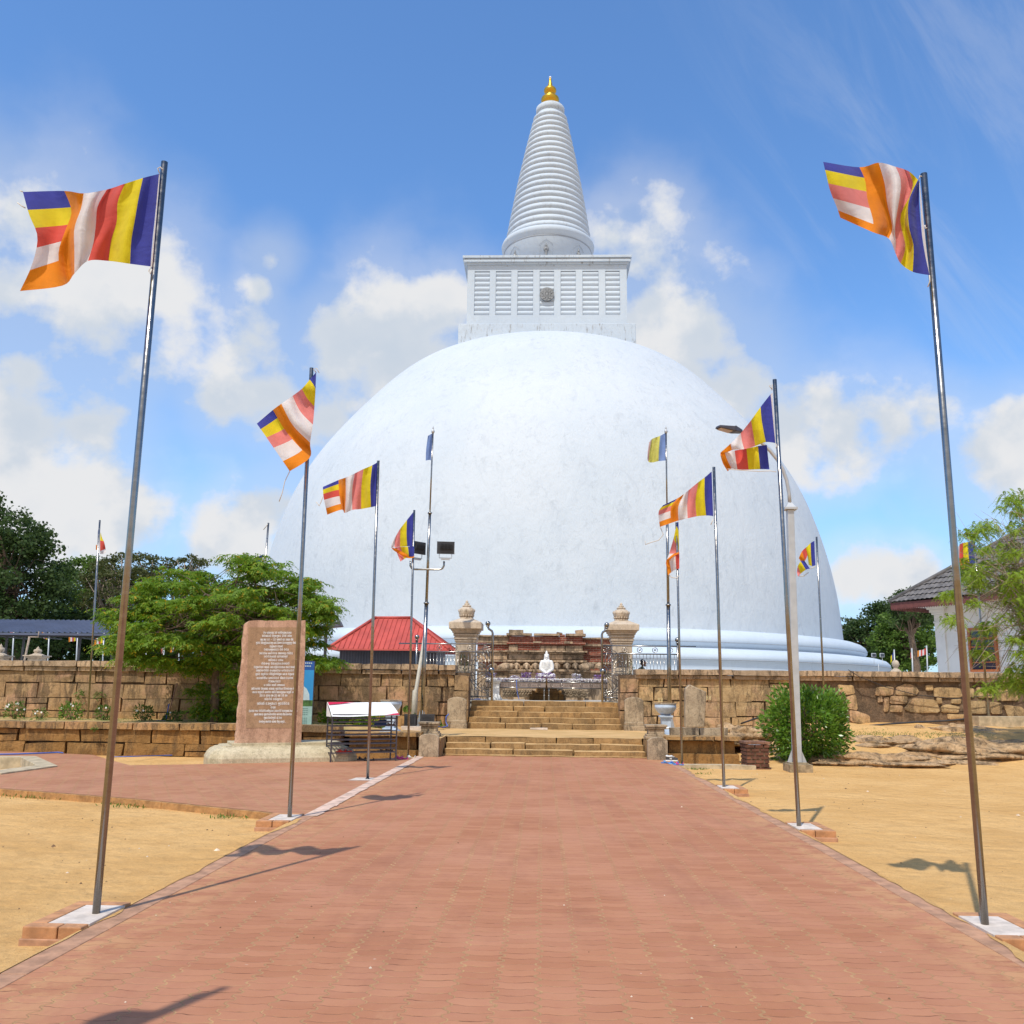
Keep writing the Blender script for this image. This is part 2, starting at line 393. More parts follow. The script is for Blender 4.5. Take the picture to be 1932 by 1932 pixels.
M_PATH = paver_mat('red_pavers'); M_PAVE = paver_mat('red_pavers_forecourt', R(-24), (0.98, 1.02, 1.05))

def sand_mat():
    m, nb, bs = newmat('sand')
    p = nb.geo()
    c = nb.mix(nb.ss(nb.noise(p, 0.55, 5, 0.6), 0.35, 0.65), (0.645, 0.375, 0.138), (0.74, 0.455, 0.185))
    c = nb.mix(nb.ss(nb.noise(p, 1.6, 6, 0.7, 0.5), 0.50, 0.62, 0.0, 0.35), c, (0.55, 0.31, 0.115))
    c = nb.mix(nb.ss(nb.noise(p, 14, 7, 0.8), 0.46, 0.6, 0.0, 0.45), c, (0.56, 0.32, 0.12))
    c = nb.mix(nb.ss(nb.noise(p, 90, 3, 0.6), 0.56, 0.66, 0.0, 0.55), c, (0.34, 0.18, 0.07))
    c = nb.mix(nb.ss(nb.noise(p, 70, 2, 0.6), 0.68, 0.74, 0.0, 0.6), c, (0.85, 0.70, 0.48))
    vo = nb.new('ShaderNodeTexVoronoi'); nb.put(vo.inputs['Vector'], p); vo.inputs['Scale'].default_value = 7.0
    pk = nb.m('MULTIPLY', nb.ss(vo.outputs['Distance'], 0.05, 0.09, 1.0, 0.0), nb.ss(nb.sep(vo.outputs['Color'])[0], 0.6, 0.65))
    c = nb.mix(nb.m('MULTIPLY', pk, 0.8), c, (0.20, 0.10, 0.04))
    nb.put(bs.inputs['Base Color'], c); bs.inputs['Roughness'].default_value = 0.95; bs.inputs['Specular IOR Level'].default_value = 0.1
    h = nb.m('ADD', nb.noise(p, 12, 8, 0.8), nb.m('MULTIPLY', nb.noise(p, 3, 4), 1.5))
    vs = nb.new('ShaderNodeTexVoronoi', feature='SMOOTH_F1'); nb.put(vs.inputs['Vector'], nb.vm('ADD', p, nb.vm('MULTIPLY', nb.noise(p, 2, 3, col=True), (.4, .4, 0)))); vs.inputs['Scale'].default_value = 4.0
    h = nb.m('ADD', h, nb.m('MULTIPLY', vs.outputs['Distance'], 2.2))
    nb.put(bs.inputs['Normal'], nb.bump(h, 0.8, 0.035))
    return m
M_SAND = sand_mat()
def soil_mat():
    m, nb, bs = newmat('bed_soil'); p = nb.geo(); x, y, z = nb.sep(p)
    c = nb.mix(nb.ss(nb.noise(p, 1.2, 5), 0.35, 0.65), (0.52, 0.32, 0.12), (0.64, 0.40, 0.17))
    g = nb.m('MULTIPLY', nb.ss(nb.noise(p, 1.7, 6, 0.7), 0.42, 0.6), nb.ss(x, -6.0, -4.5, 0.85, 0.0))
    c = nb.mix(g, c, (0.10, 0.16, 0.035))
    nb.put(bs.inputs['Base Color'], c); bs.inputs['Roughness'].default_value = 0.95
    nb.put(bs.inputs['Normal'], nb.bump(nb.noise(p, 16, 6, 0.7), 0.7, 0.03)); return m
M_SOIL = soil_mat()
M_TERR = mat_plain('terrace_floor', (0.5, 0.47, 0.42), 0.8, var=0.15, scale=1)
M_WALL = mat_stone('weathered_sandstone', (0.27, 0.165, 0.085), (0.41, 0.27, 0.145), stain_amt=0.75, pink=(0.47, 0.275, 0.175), low_orange=(0.7, 1.5, (0.42, 0.235, 0.075)), bump=0.8, bdist=0.035)
M_WALLR = mat_stone('golden_rubble_stone', (0.36, 0.235, 0.12), (0.54, 0.375, 0.195), stain_amt=0.8, pink=(0.50, 0.31, 0.19), bump=0.8, bdist=0.035)
M_MORT = mat_stone('dark_mortar', (0.10, 0.07, 0.05), (0.24, 0.16, 0.10), stain_amt=0.6, islands=False, scale=4, bump=0.9, bdist=0.04)
M_COPE = mat_stone('coping_stone', (0.36, 0.25, 0.155), (0.52, 0.375, 0.25), stain_amt=0.85, bump=0.7, bdist=0.03)
M_LOW = mat_stone('low_wall_stone', (0.25, 0.135, 0.045), (0.37, 0.205, 0.075), stain_amt=0.6, scale=3, bump=0.9, bdist=0.035)
M_STEP = mat_stone('step_stone', (0.25, 0.145, 0.06), (0.38, 0.235, 0.105), dust=(0.62, 0.40, 0.18), stain_amt=0.45, scale=3, bump=0.7, bdist=0.02, low_orange=(-5, -4, (0.5, 0.3, 0.1)))
M_GREY = mat_stone('grey_granite', (0.30, 0.225, 0.15), (0.46, 0.36, 0.245), stain_amt=0.7, islands=False, scale=3, bump=0.8, bdist=0.02)
M_PILL = mat_stone('pillar_sandstone', (0.44, 0.35, 0.26), (0.58, 0.48, 0.37), stain_amt=0.25, islands=False, scale=2, bump=0.4, bdist=0.01)
M_STELE = mat_stone('pink_stele_granite', (0.46, 0.275, 0.18), (0.56, 0.36, 0.25), stain=(0.22, 0.12, 0.07), stain_amt=0.5, islands=False, scale=1.5, bump=0.45, bdist=0.012)
M_STFACE = mat_stone('polished_brown_panel', (0.33, 0.21, 0.115), (0.44, 0.28, 0.17), stain=(0.24, 0.15, 0.08), stain_amt=0.5, islands=False, scale=1.1, bump=0.1, bdist=0.004, rough=0.5)
M_PED = mat_stone('pedestal_stone', (0.44, 0.37, 0.235), (0.56, 0.48, 0.33), stain=(0.25, 0.2, 0.13), stain_amt=0.4, islands=False, scale=2, bump=0.5, bdist=0.012)
M_ROCK = mat_stone('rock', (0.40, 0.235, 0.11), (0.62, 0.42, 0.24), stain_amt=0.8, islands=False, scale=2.6, bump=1.0, bdist=0.14, bscale=3.5)
M_CONC = mat_plain('concrete', (0.46, 0.37, 0.24), 0.9, var=0.25, scale=5, bump=0.4, bscale=60)
M_KERB = mat_plain('pink_kerb', (0.42, 0.225, 0.13), 0.85, var=0.28, scale=6, bump=0.5, bscale=70, bdist=0.004)
M_KSIDE = mat_plain('ochre_kerb_side', (0.42, 0.22, 0.08), 0.9, var=0.3, scale=6, bump=0.7, bscale=20, bdist=0.02)
M_SLAB = mat_plain('brown_tile_border', (0.47, 0.225, 0.10), 0.75, var=0.25, scale=9, bump=0.4, bscale=50)
M_CEM = mat_plain('white_cement', (0.62, 0.53, 0.45), 0.8, var=0.2, scale=7, bump=0.3, bscale=60)
def steel():
    m, nb, bs = newmat('stainless_steel'); p = nb.geo()
    n = nb.noise(nb.scalev(p, (1, 1, 6)), 3, 4)
    nb.put(bs.inputs['Base Color'], nb.mix(n, (0.21, 0.20, 0.185), (0.38, 0.365, 0.35)))
    bs.inputs['Metallic'].default_value = 1.0; nb.put(bs.inputs['Roughness'], nb.ss(n, 0.2, 0.8, 0.14, 0.30)); return m
M_STEEL = steel()
M_GALV = mat_plain('galvanised_steel', (0.46, 0.48, 0.50), 0.45, metal=0.3, var=0.07, scale=5)
M_BLACK = mat_plain('black_paint', (0.035, 0.035, 0.04), 0.5, var=0.2)
M_DKSTEEL = mat_plain('dark_steel', (0.07, 0.065, 0.08), 0.45, metal=0.3, var=0.2)
M_WHITE = mat_plain('white_paint', (0.80, 0.80, 0.78), 0.6, var=0.05, scale=3, bump=0.15, bscale=12)
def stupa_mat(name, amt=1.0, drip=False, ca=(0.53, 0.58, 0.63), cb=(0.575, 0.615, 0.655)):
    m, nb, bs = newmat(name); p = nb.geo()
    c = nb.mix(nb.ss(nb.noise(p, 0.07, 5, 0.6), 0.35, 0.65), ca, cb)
    st = nb.noise(nb.scalev(p, (1, 1, 0.45)), 0.55, 10, 0.78, 0.8)
    c = nb.mix(nb.ss(st, 0.50, 0.70, 0.0, 0.42*amt), c, (0.38, 0.42, 0.47))
    sm = nb.noise(nb.scalev(p, (1, 1, 0.5)), 1.8, 7, 0.72, 0.6)
    c = nb.mix(nb.m('MULTIPLY', nb.ss(sm, 0.53, 0.64, 0.0, 0.24*amt), nb.ss(nb.noise(p, 0.12, 5, 0.6), 0.40, 0.62)), c, (0.27, 0.30, 0.33))
    if drip:
        dr = nb.noise(nb.scalev(p, (2.2, 2.2, 0.35)), 1.0, 8, 0.75)
        c = nb.mix(nb.ss(dr, 0.55, 0.66, 0.0, 0.75), c, (0.22, 0.20, 0.18))
    nb.put(bs.inputs['Base Color'], c); bs.inputs['Roughness'].default_value = 0.75; bs.inputs['Specular IOR Level'].default_value = 0.2
    h = nb.m('ADD', nb.noise(nb.scalev(p, (1, 1, 0.6)), 0.9, 9, 0.72, 0.5), nb.m('MULTIPLY', sm, 0.25))
    nb.put(bs.inputs['Normal'], nb.bump(h, 0.45, 0.30*min(1, amt))); return m
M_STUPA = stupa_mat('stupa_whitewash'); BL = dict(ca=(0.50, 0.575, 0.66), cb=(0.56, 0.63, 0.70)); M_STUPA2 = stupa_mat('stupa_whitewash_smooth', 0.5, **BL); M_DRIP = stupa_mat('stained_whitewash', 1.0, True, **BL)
M_GOLD = mat_plain('gold_leaf', (0.62, 0.36, 0.03), 0.33, metal=0.75, var=0.1)
M_SILVER = mat_plain('grey_relief', (0.24, 0.25, 0.26), 0.55, metal=0.2, var=0.3, scale=4)
M_LINE = mat_plain('grey_groove', (0.33, 0.36, 0.40), 0.8)
M_MARBLE = mat_plain('white_marble', (0.84, 0.83, 0.80), 0.45, var=0.04)
def brick_mat(name, c1, c2, mort, sc, bump=0.6):
    m, nb, bs = newmat(name); p = nb.geo()
    x, y, z = nb.sep(p); b = nb.new('ShaderNodeTexBrick'); nb.put(b.inputs['Vector'], nb.comb(nb.m('ADD', x, y), z, 0.0))
    b.inputs['Color1'].default_value = (*c1, 1); b.inputs['Color2'].default_value = (*c2, 1); b.inputs['Mortar'].default_value = (*mort, 1)
    b.inputs['Scale'].default_value = sc; b.inputs['Mortar Size'].default_value = 0.02; b.inputs['Brick Width'].default_value = 0.5; b.inputs['Row Height'].default_value = 0.16
    n = nb.noise(p, 6, 6, 0.7)
    c = nb.mix(nb.ss(n, 0.45, 0.75, 0, 0.7), b.outputs['Color'], (0.06, 0.03, 0.02))
    c = nb.mix(nb.ss(nb.noise(p, 2.5, 5, 0.7), 0.6, 0.75, 0, 0.5), c, (0.42, 0.27, 0.18))
    nb.put(bs.inputs['Base Color'], c); bs.inputs['Roughness'].default_value = 0.9
    nb.put(bs.inputs['Normal'], nb.bump(nb.m('ADD', nb.m('MULTIPLY', b.outputs['Fac'], -0.6), n), bump, 0.02)); return m
M_BRICK = brick_mat('red_brickwork', (0.33, 0.085, 0.045), (0.24, 0.055, 0.03), (0.40, 0.27, 0.2), 2.2)
M_BIN = brick_mat('dark_brickwork', (0.17, 0.075, 0.05), (0.11, 0.05, 0.035), (0.26, 0.17, 0.14), 2.0)
def tin(name, col, pitch, axis, amp=0.5, rough=0.5):
    m, nb, bs = newmat(name); p = nb.geo(); s3 = nb.sep(p)
    t = nb.m('PINGPONG', nb.m('DIVIDE', s3[axis], pitch/2), 1.0)
    k = nb.ss(t, 0.78, 0.95)
    n = nb.noise(p, 0.8, 5, 0.65)
    c = nb.mix(nb.ss(n, 0.3, 0.7), tuple(v*0.85 for v in col), tuple(min(1, v*1.15) for v in col))
    c = nb.mix(nb.ss(nb.noise(p, 9, 2), 0.76, 0.79, 0, 0.5), c, (0.6, 0.5, 0.5))
    nb.put(bs.inputs['Base Color'], c); bs.inputs['Roughness'].default_value = rough; bs.inputs['Specular IOR Level'].default_value = 0.3
    nb.put(bs.inputs['Normal'], nb.bump(k, amp, 0.04)); return m
M_REDTIN = mat_plain('red_tin', (0.48, 0.085, 0.065), 0.55, var=0.14, scale=1.2, spec=0.3)
M_BLUETIN = mat_plain('slate_blue_tin', (0.085, 0.10, 0.155), 0.45, var=0.15, scale=0.8)
M_DKTIN = mat_plain('dark_blue_grey_cladding', (0.075, 0.078, 0.10), 0.6, var=0.15, scale=2)
M_TILE = mat_plain('dark_roof_tile', (0.135, 0.125, 0.12), 0.7, var=0.35, scale=3, bump=0.4, bscale=20)
M_FASC = mat_plain('maroon_fascia', (0.16, 0.05, 0.04), 0.7, var=0.2)
M_BWALL = mat_plain('cream_white_plaster', (0.74, 0.72, 0.68), 0.85, var=0.05, scale=1.5, bump=0.15, bscale=10)
M_WOOD = mat_plain('orange_varnished_wood', (0.42, 0.12, 0.03), 0.45, var=0.25, scale=10)
M_GLASS = mat_plain('dark_window_glass', (0.04, 0.05, 0.07), 0.08, var=0.1)
M_BARK = mat_plain('bark', (0.16, 0.11, 0.075), 0.95, var=0.35, scale=9, bump=0.9, bscale=14, bdist=0.03)
M_BARKL = mat_plain('pale_bark', (0.33, 0.26, 0.20), 0.95, var=0.3, scale=9, bump=0.7, bscale=14, bdist=0.02)
M_LEAF1 = mat_leaf('bright_compound_leaf', (0.07, 0.17, 0.010), (0.29, 0.43, 0.035), 0.48, (0.5, 0.35, 0.02))
M_LEAF2 = mat_leaf('glossy_shrub_leaf', (0.04, 0.12, 0.012), (0.24, 0.42, 0.045), 0.35, rough=0.3, spec=0.5)
M_LEAF3 = mat_leaf('dark_forest_leaf', (0.024, 0.055, 0.014), (0.085, 0.135, 0.032), 0.35)
M_LEAF4 = mat_leaf('mid_green_leaf', (0.05, 0.115, 0.018), (0.19, 0.29, 0.045), 0.4)
M_LEAF5 = mat_leaf('feathery_yellow_green_leaf', (0.14, 0.25, 0.02), (0.42, 0.55, 0.06), 0.5)
M_LEAF6 = mat_leaf('olive_brown_leaf', (0.05, 0.065, 0.018), (0.13, 0.14, 0.035), 0.35)
M_GRASS = mat_leaf('grass_blade', (0.05, 0.12, 0.015), (0.16, 0.28, 0.04), 0.3)
C_BLUE = mat_cloth('blue_cloth', (0.055, 0.065, 0.36)); C_YEL = mat_cloth('yellow_cloth', (0.80, 0.66, 0.02)); C_RED = mat_cloth('red_cloth', (0.72, 0.10, 0.075))
C_WHI = mat_cloth('white_cloth', (0.80, 0.76, 0.75)); C_ORA = mat_cloth('orange_cloth', (0.85, 0.27, 0.012)); C_PALE = mat_cloth('faded_blue_cloth', (0.22, 0.33, 0.62))
C_PINK = mat_cloth('salmon_cloth', (0.78, 0.24, 0.22)); C_FYEL = mat_cloth('faded_yellow_cloth', (0.72, 0.68, 0.16)); C_FPIN = mat_cloth('faded_pink_cloth', (0.72, 0.50, 0.47))
M_ROPE = mat_plain('white_rope', (0.62, 0.58, 0.52), 0.9)
M_PURP = mat_plain('purple_petal', (0.30, 0.10, 0.48), 0.7, var=0.4, scale=30); M_PETW = mat_plain('white_petal', (0.85, 0.83, 0.82), 0.7, var=0.1, scale=30)
M_LILAC = mat_plain('lilac_petal', (0.52, 0.45, 0.72), 0.7, var=0.3, scale=30)
M_BLUEP = mat_plain('pale_blue_paint', (0.45, 0.54, 0.66), 0.6, var=0.18, scale=4, bump=0.2)
M_HOSE = mat_plain('blue_hose', (0.06, 0.13, 0.45), 0.5)
M_CABLE = mat_plain('black_cable', (0.03, 0.03, 0.035), 0.6)
M_DARK = mat_plain('dark_void', (0.02, 0.016, 0.012), 0.9)
M_SIGNW = mat_plain('white_banner', (0.82, 0.82, 0.82), 0.55, var=0.04); M_SIGNR = mat_plain('crimson_banner', (0.6, 0.01, 0.06), 0.55)

# ================================================================== THE SETTING
def sstep(a, b, v):
    t = min(1, max(0, (v-a)/(b-a))); return t*t*(3-2*t)
DRAIN = [(-12.6, 17.0), (-10.55, 18.0), (-10.42, 19.35), (-11.9, 21.45), (-12.6, 21.3)]
def inpoly(x, y, P):
    c = False
    for i in range(len(P)):
        x1, y1 = P[i]; x2, y2 = P[i-1]
        if (y1 > y) != (y2 > y) and x < (x2-x1)*(y-y1)/(y2-y1)+x1: c = not c
    return c
def ground_z(x, y):
    z = -0.10
    n = noise.noise(Vector((x*0.5, y*0.5, 0)))*0.02 + noise.noise(Vector((x*2.1, y*2.1, 3)))*0.008
    if abs(x) < 3.2: n = min(n, 0) - 0.02
    r = sstep(4.2, 8.0, x)*sstep(22.8, 29.5, y)
    z += r*0.83
    if r > 0: z += r*noise.noise(Vector((x*0.9, y*0.9, 7)))*0.10
    if y > 31 : z = min(z, 0.9)
    if inpoly(x, y, DRAIN): return -0.36
    return z + n
def build_ground():
    def axis(lo, hi, st, far):
        a = list(np.arange(lo, hi+1e-6, st)); d = st; v = lo
        pre = []
        while v > -far: d *= 1.5; v -= d; pre.append(v)
        d = st; v = hi; post = []
        while v < far: d *= 1.5; v += d; post.append(v)
        return pre[::-1]+a+post
    xs = axis(-17, 17, 0.25, 3000); ys = axis(-1, 32, 0.25, 3000)
    b = MB(); nx, ny = len(xs), len(ys)
    for y in ys:
        for x in xs: b.v.append((x, y, ground_z(x, y)))
    for j in range(ny-1):
        for i in range(nx-1):
            k = j*nx+i; b.face((k, k+1, k+nx+1, k+nx), 0, True)
    b.build('ground', M_SAND, kind='structure')
build_ground()

# main path, its kerbs, the forecourt on the left
b = MB(); b.box(-2.98, 2.98, -8, 24.2, -0.2, 0.0); b.build('path', M_PATH, kind='structure')
b = MB()
for s in (-1, 1):
    x0, x1 = (2.98, 3.14) if s > 0 else (-3.14, -2.98)
    y = -8.0
    while y < 24.2:
        e = min(24.2, y+1.05); b.box(x0, x1, y, e-0.006, -0.22, 0.006); y = e
kerb = b.build('path_kerb', M_KERB, bevel=0.006, kind='structure')
b = MB(); rnd = random.Random(8); y = 12.5
while y < 23.6:
    e = y+.35; wd = rnd.uniform(.10, .17); b.poly([(-3.13, y, .0095), (-3.0+wd*.5, y, .0095), (-3.0+rnd.uniform(.1, .17)*.5, e, .0095), (-3.13, e, .0095)]); y = e
b.build('path_worn_edge', mat_plain('worn_pink_cement', (0.60, 0.42, 0.32), .9, var=.3, scale=5, bump=.3), kind='structure')
outer = [(-3.14, 12.42), (-3.72, 12.88), (-6.1, 14.14), (-8.8, 15.25), (-19, 19.2), (-19, 23.75), (-13.2, 23.5), (-10.9, 22.75), (-9.9, 21.4), (-8.75, 19.95), (-7.4, 20.5), (-6.5, 21.0), (-4.5, 22.3), (-3.14, 23.6)]
hole = [(-12.95, 16.5), (-10.1, 17.5), (-9.98, 19.3), (-11.75, 21.72), (-12.95, 21.6)]
b = MB(); pts = [Vector((x, y, 0.0)) for x, y in outer]; hp = [Vector((x, y, 0.0)) for x, y in hole]
tris = tessellate_polygon([pts, hp]); allp = pts+hp
b.v = [tuple(p) for p in allp]
for t in tris:
    a_, b_, c_ = [allp[i] for i in t]
    t = t if (b_-a_).cross(c_-a_).z > 0 else t[::-1]
    b.face(t)
for i in range(4):
    p, q = outer[i], outer[i+1]; n = 14 if i == 3 else 4
    for k in range(n):
        f0, f1 = k/n, (k+1)/n
        A = (p[0]+(q[0]-p[0])*f0, p[1]+(q[1]-p[1])*f0); B = (p[0]+(q[0]-p[0])*f1, p[1]+(q[1]-p[1])*f1)
        d = Vector((B[0]-A[0], B[1]-A[1], 0)).normalized(); nn = Vector((d.y, -d.x, 0))*(-0.06); nn = -nn if nn.y > 0 else nn
        j = 0.012*math.sin(k*3.1+i)
        b.hexa([(A[0]+nn.x, A[1]+nn.y+j, -0.24), (B[0]+nn.x, B[1]+nn.y, -0.24), (B[0], B[1], -0.24), (A[0], A[1], -0.24),
                (A[0]+nn.x, A[1]+nn.y+j, -0.004), (B[0]+nn.x, B[1]+nn.y, -0.004), (B[0], B[1], -0.004), (A[0], A[1], -0.004)], 1)
b.build('forecourt_pavement', [M_PAVE, M_KSIDE], kind='structure')
# concrete drain kerb round the sunken bed
dr = thing('drain', 'pale concrete frame round a sunken drain bed in the red forecourt', 'drain', (-11.5, 19.3, 0))
b = MB(); inner = [(-12.95, 17.0), (-10.55, 18.0), (-10.42, 19.3), (-11.95, 21.4), (-12.95, 21.3)]
for i in range(len(hole)-1):
    o1, o2, i1, i2 = hole[i], hole[i+1], inner[i], inner[i+1]
    b.hexa([(*o1, -0.35), (*o2, -0.35), (*i2, -0.35), (*i1, -0.35), (*o1, 0.03), (*o2, 0.03), (*i2, 0.03), (*i1, 0.03)])
put(b.build('kerb', M_CONC, bevel=0.008), dr)
b = MB(); b.poly([(x, y, -0.30) for x, y in inner]); put(b.build('bed', M_CONC), dr)
b = MB(); b.box(-12.95, -11.7, 17.55, 18.35, -0.27, -0.05); b.box(-12.95, -11.8, 17.65, 18.25, -0.05, -0.01); put(b.build('cover', M_DKSTEEL, bevel=0.02), dr)

# raised earth beds between low wall and upper wall, and the terrace behind
b = MB()
def bed(x0, x1, y0, y1, zf, nx, ny):
    k = len(b.v)
    for j in range(ny+1):
        for i in range(nx+1):
            x = x0+(x1-x0)*i/nx; y = y0+(y1-y0)*j/ny
            b.v.append((x, y, zf(x, y)+noise.noise(Vector((x*1.3, y*1.3, 1)))*0.02))
    for j in range(ny):
        for i in range(nx): q = k+j*(nx+1)+i; b.face((q, q+1, q+nx+2, q+nx+1), 0, True)
zf_ = lambda x, y: 0.44+0.16*(1-sstep(-6.0, -4.4, x))
bed(-30, -2.56, 24.05, 30.62, zf_, 110, 28); bed(-2.56, 2.68, 25.05, 30.62, zf_, 22, 24); bed(2.68, 5.0, 24.05, 30.62, zf_, 10, 28)
b.build('raised_earth', M_SOIL, kind='structure')
b = MB(); b.box(-220, -2.9, 31.2, 420, 0.6, 1.32); b.box(3.05, 220, 31.2, 420, 0.6, 1.32); b.box(-2.9, 3.05, 31.86, 420, 0.6, 1.315)
b.build('terrace', M_TERR, kind='structure')

b = MB()
for sg_, ya, yb in ((1, -2, 24.0), (-1, -2, 12.2)):     # loose sand blown over the outer edge of the kerbs
    k = len(b.v); n = int((yb-ya)/.12)
    for i in range(n+1):
        y = ya+(yb-ya)*i/n; w_ = max(0.0, noise.noise(Vector((sg_*5, y*.55, 2)))*.16+noise.noise(Vector((sg_*9, y*2.6, 1)))*.06+noise.noise(Vector((sg_*3, y*9, 1)))*.02)
        b.v += [(sg_*(3.135-w_), y, .0105), (sg_*3.15, y, .011), (sg_*3.36, y, ground_z(sg_*3.36, y)-.01)]
    for i in range(n):
        for j in range(2): q = k+i*3+j; b.face((q, q+1, q+4, q+3), 0, True)
b.build('sand_drift', M_SAND, kind='structure')
# ---- stone walls: every wall one thing: blocks (with mortar backing) and coping stones
def ashlar(b, x0, x1, y, z0, z1, rows, seed, wmin=0.5, wmax=1.5, depth=0.35, gap=0.012, jit=0.014, corner=0.03):
    rnd = random.Random(seed); z = z0
    hs = [rnd.uniform(0.8, 1.25) for _ in range(rows)]; t = sum(hs)
    for h in hs:
        h = h*(z1-z0)/t; x = x0-rnd.uniform(0, 0.5)
        while x < x1:
            w_ = rnd.uniform(wmin, wmax); a_, e = max(x, x0), min(x+w_, x1)
            if e-a_ > 0.1:
                split = rnd.random() < 0.16 and h > 0.3
                yo = rnd.uniform(-0.012, 0.012)
                if split:
                    m_ = rnd.uniform(0.4, 0.6)*h
                    b.rough(a_+gap, e-gap, y+yo, y+depth, z+gap*.6, z+m_-gap*.5, 0.2, jit, 0, corner*.5, rnd)
                    b.rough(a_+gap, e-gap, y-yo, y+depth, z+m_+gap*.5, z+h-gap*.6, 0.2, jit, 0, corner*.5, rnd)
                else: b.rough(a_+gap, e-gap, y+yo, y+depth, z+gap*.6, z+h-gap*.6, 0.2, jit, 0, corner, rnd)
            x += w_
        z += h
def coping(b, x0, x1, y, z0, z1, seed, over=0.16, depth=0.75, wmin=0.9, wmax=2.0):
    rnd = random.Random(seed); x = x0
    while x < x1-0.05:
        e = min(x1, x+rnd.uniform(wmin, wmax))
        if x1-e < 0.4: e = x1
        o = over+rnd.uniform(-0.03, 0.03); h = z1-z0; dz = rnd.uniform(-0.012, 0.02)
        b.rough(x+.006, e-.006, y-o, y+depth, z0+h*0.42, z1+dz, 0.2, 0.014, 0, 0.012, rnd)
        b.rough(x+.02, e-.02, y-o*0.55, y+depth-.02, z0, z0+h*0.42, 0.2, 0.012, 0, 0.008, rnd)
        x = e
wl = thing('stone_wall', 'long weathered brown stone wall behind the flower bed and tree, left of the steps', 'wall', (-12, 30.9, 0))
b = MB(); ashlar(b, -24, -2.86, 30.62, 0.42, 2.15, 4, 11, 0.55, 1.7); put(b.build('blocks', M_WALL), wl)
b = MB(); b.box(-24, -2.40, 30.72, 31.25, 0.3, 2.2); put(b.build('mortar_core', M_MORT), wl)
b = MB(); coping(b, -24, -2.83, 30.62, 2.13, 2.46, 5); put(b.build('coping', M_COPE), wl)
b = MB(); rnd = random.Random(3)
for (x0, x1, z0, z1) in ((-2.9, -2.40, 0.42, 1.0), (-2.9, -2.4, 1.0, 1.62), (-2.88, -2.4, 1.62, 2.13)): b.rough(x0, x1, 30.5, 31.3, z0+.01, z1-.01, 0.2, 0.012, 0, 0.015, rnd)
put(b.build('end_blocks', M_WALL), wl)
wr = thing('stone_wall', 'golden brown block and rubble wall with dark mortar, right of the steps', 'wall', (9, 30.9, 0))
b = MB(); ashlar(b, 3.08, 8.3, 30.62, 0.42, 2.15, 4, 23, 0.5, 1.5); put(b.build('blocks', M_WALLR), wr)
b = MB(); b.box(2.52, 24, 30.74, 31.25, 0.3, 2.2)
k0 = len(b.v)
for i in range(60):
    for j in range(9):
        x = 8.3+i*(24-8.3)/59; z = 0.3+j*(2.17-0.3)/8; q = Vector((x, 0, z))
        b.v.append((x, 30.66+noise.noise(q*2.3)*0.05+noise.noise(q*7)*0.02, z))
for i in range(59):
    for j in range(8): q = k0+i*9+j; b.face((q, q+9, q+10, q+1), 0, True)
put(b.build('mortar_core', M_MORT), wr)
b = MB(); rnd = random.Random(77)
# rubble set in mortar: outlines read off the wall
RUB = [[(3265,2560),(3330,2558),(3328,2590),(3262,2592)],[(3340,2560),(3375,2547),(3410,2553),(3425,2575),(3415,2592),(3338,2590)],[(3450,2553),(3476,2552),(3478,2572),(3450,2573)],
       [(3480,2560),(3575,2562),(3590,2598),(3482,2600)],[(3270,2598),(3288,2595),(3290,2615),(3272,2618)],[(3295,2600),(3312,2598),(3313,2650),(3294,2652)],[(3318,2592),(3383,2594),(3380,2622),(3316,2622)],
       [(3318,2628),(3363,2628),(3362,2652),(3316,2653)],[(3400,2600),(3490,2608),(3505,2655),(3400,2655),(3368,2642)],[(3507,2632),(3530,2624),(3577,2632),(3572,2657),(3510,2654)],
       [(3490,2600),(3510,2600),(3512,2620),(3492,2622)],[(3545,2605),(3583,2603),(3582,2622),(3545,2622)],[(3120,2550),(3180,2552),(3187,2585),(3140,2590),(3130,2575)],[(3145,2600),(3190,2585),(3197,2648),(3160,2640)],
       [(3200,2650),(3240,2665),(3245,2698),(3170,2690),(3165,2645)],[(3740,2625),(3815,2635),(3815,2690),(3755,2670)],[(3640,2560),(3700,2562),(3702,2600),(3640,2598)],[(3715,2570),(3790,2568),(3795,2610),(3718,2612)],
       [(3610,2610),(3680,2612),(3680,2660),(3612,2658)],[(3600,2565),(3630,2565),(3630,2600),(3602,2600)],[(3690,2615),(3732,2618),(3735,2660),(3692,2660)],[(3530,2660),(3600,2662),(3598,2680),(3532,2680)]]
for P in RUB:
    W = [at(px, py, 30.6) for px, py in P]; c = sum(W, Vector())/len(W); n = len(W); k = len(b.v)
    ring = []
    for i in range(n):
        p, q = W[i], W[(i+1) % n]
        for t in (0.12, 0.37, 0.63, 0.88): ring.append(p.lerp(q, t))
    m_ = len(ring)
    for (sc, yo) in ((1.0, 0.12), (1.0, 0.03), (0.985, 0.008), (0.6, 0.0)):
        for p in ring:
            q = c+(p-c)*sc; b.v.append((q.x+noise.noise(q*5)*.012, 30.6+yo+noise.noise(q*4)*0.028, q.z+noise.noise(q*6)*.012))
    b.v.append((c.x, 30.6, c.z))
    for r in range(3):
        for i in range(m_): j = (i+1) % m_; b.face((k+r*m_+i, k+(r+1)*m_+i, k+(r+1)*m_+j, k+r*m_+j), 0, False)
    for i in range(m_): b.face((k+3*m_+i, k+4*m_, k+3*m_+(i+1) % m_), 0, True)
put(b.build('rubble_stones', M_WALLR), wr)
b = MB(); coping(b, 3.02, 24, 30.62, 2.07, 2.385, 9, 0.18); put(b.build('coping', M_COPE), wr)
b = MB(); rnd = random.Random(4)
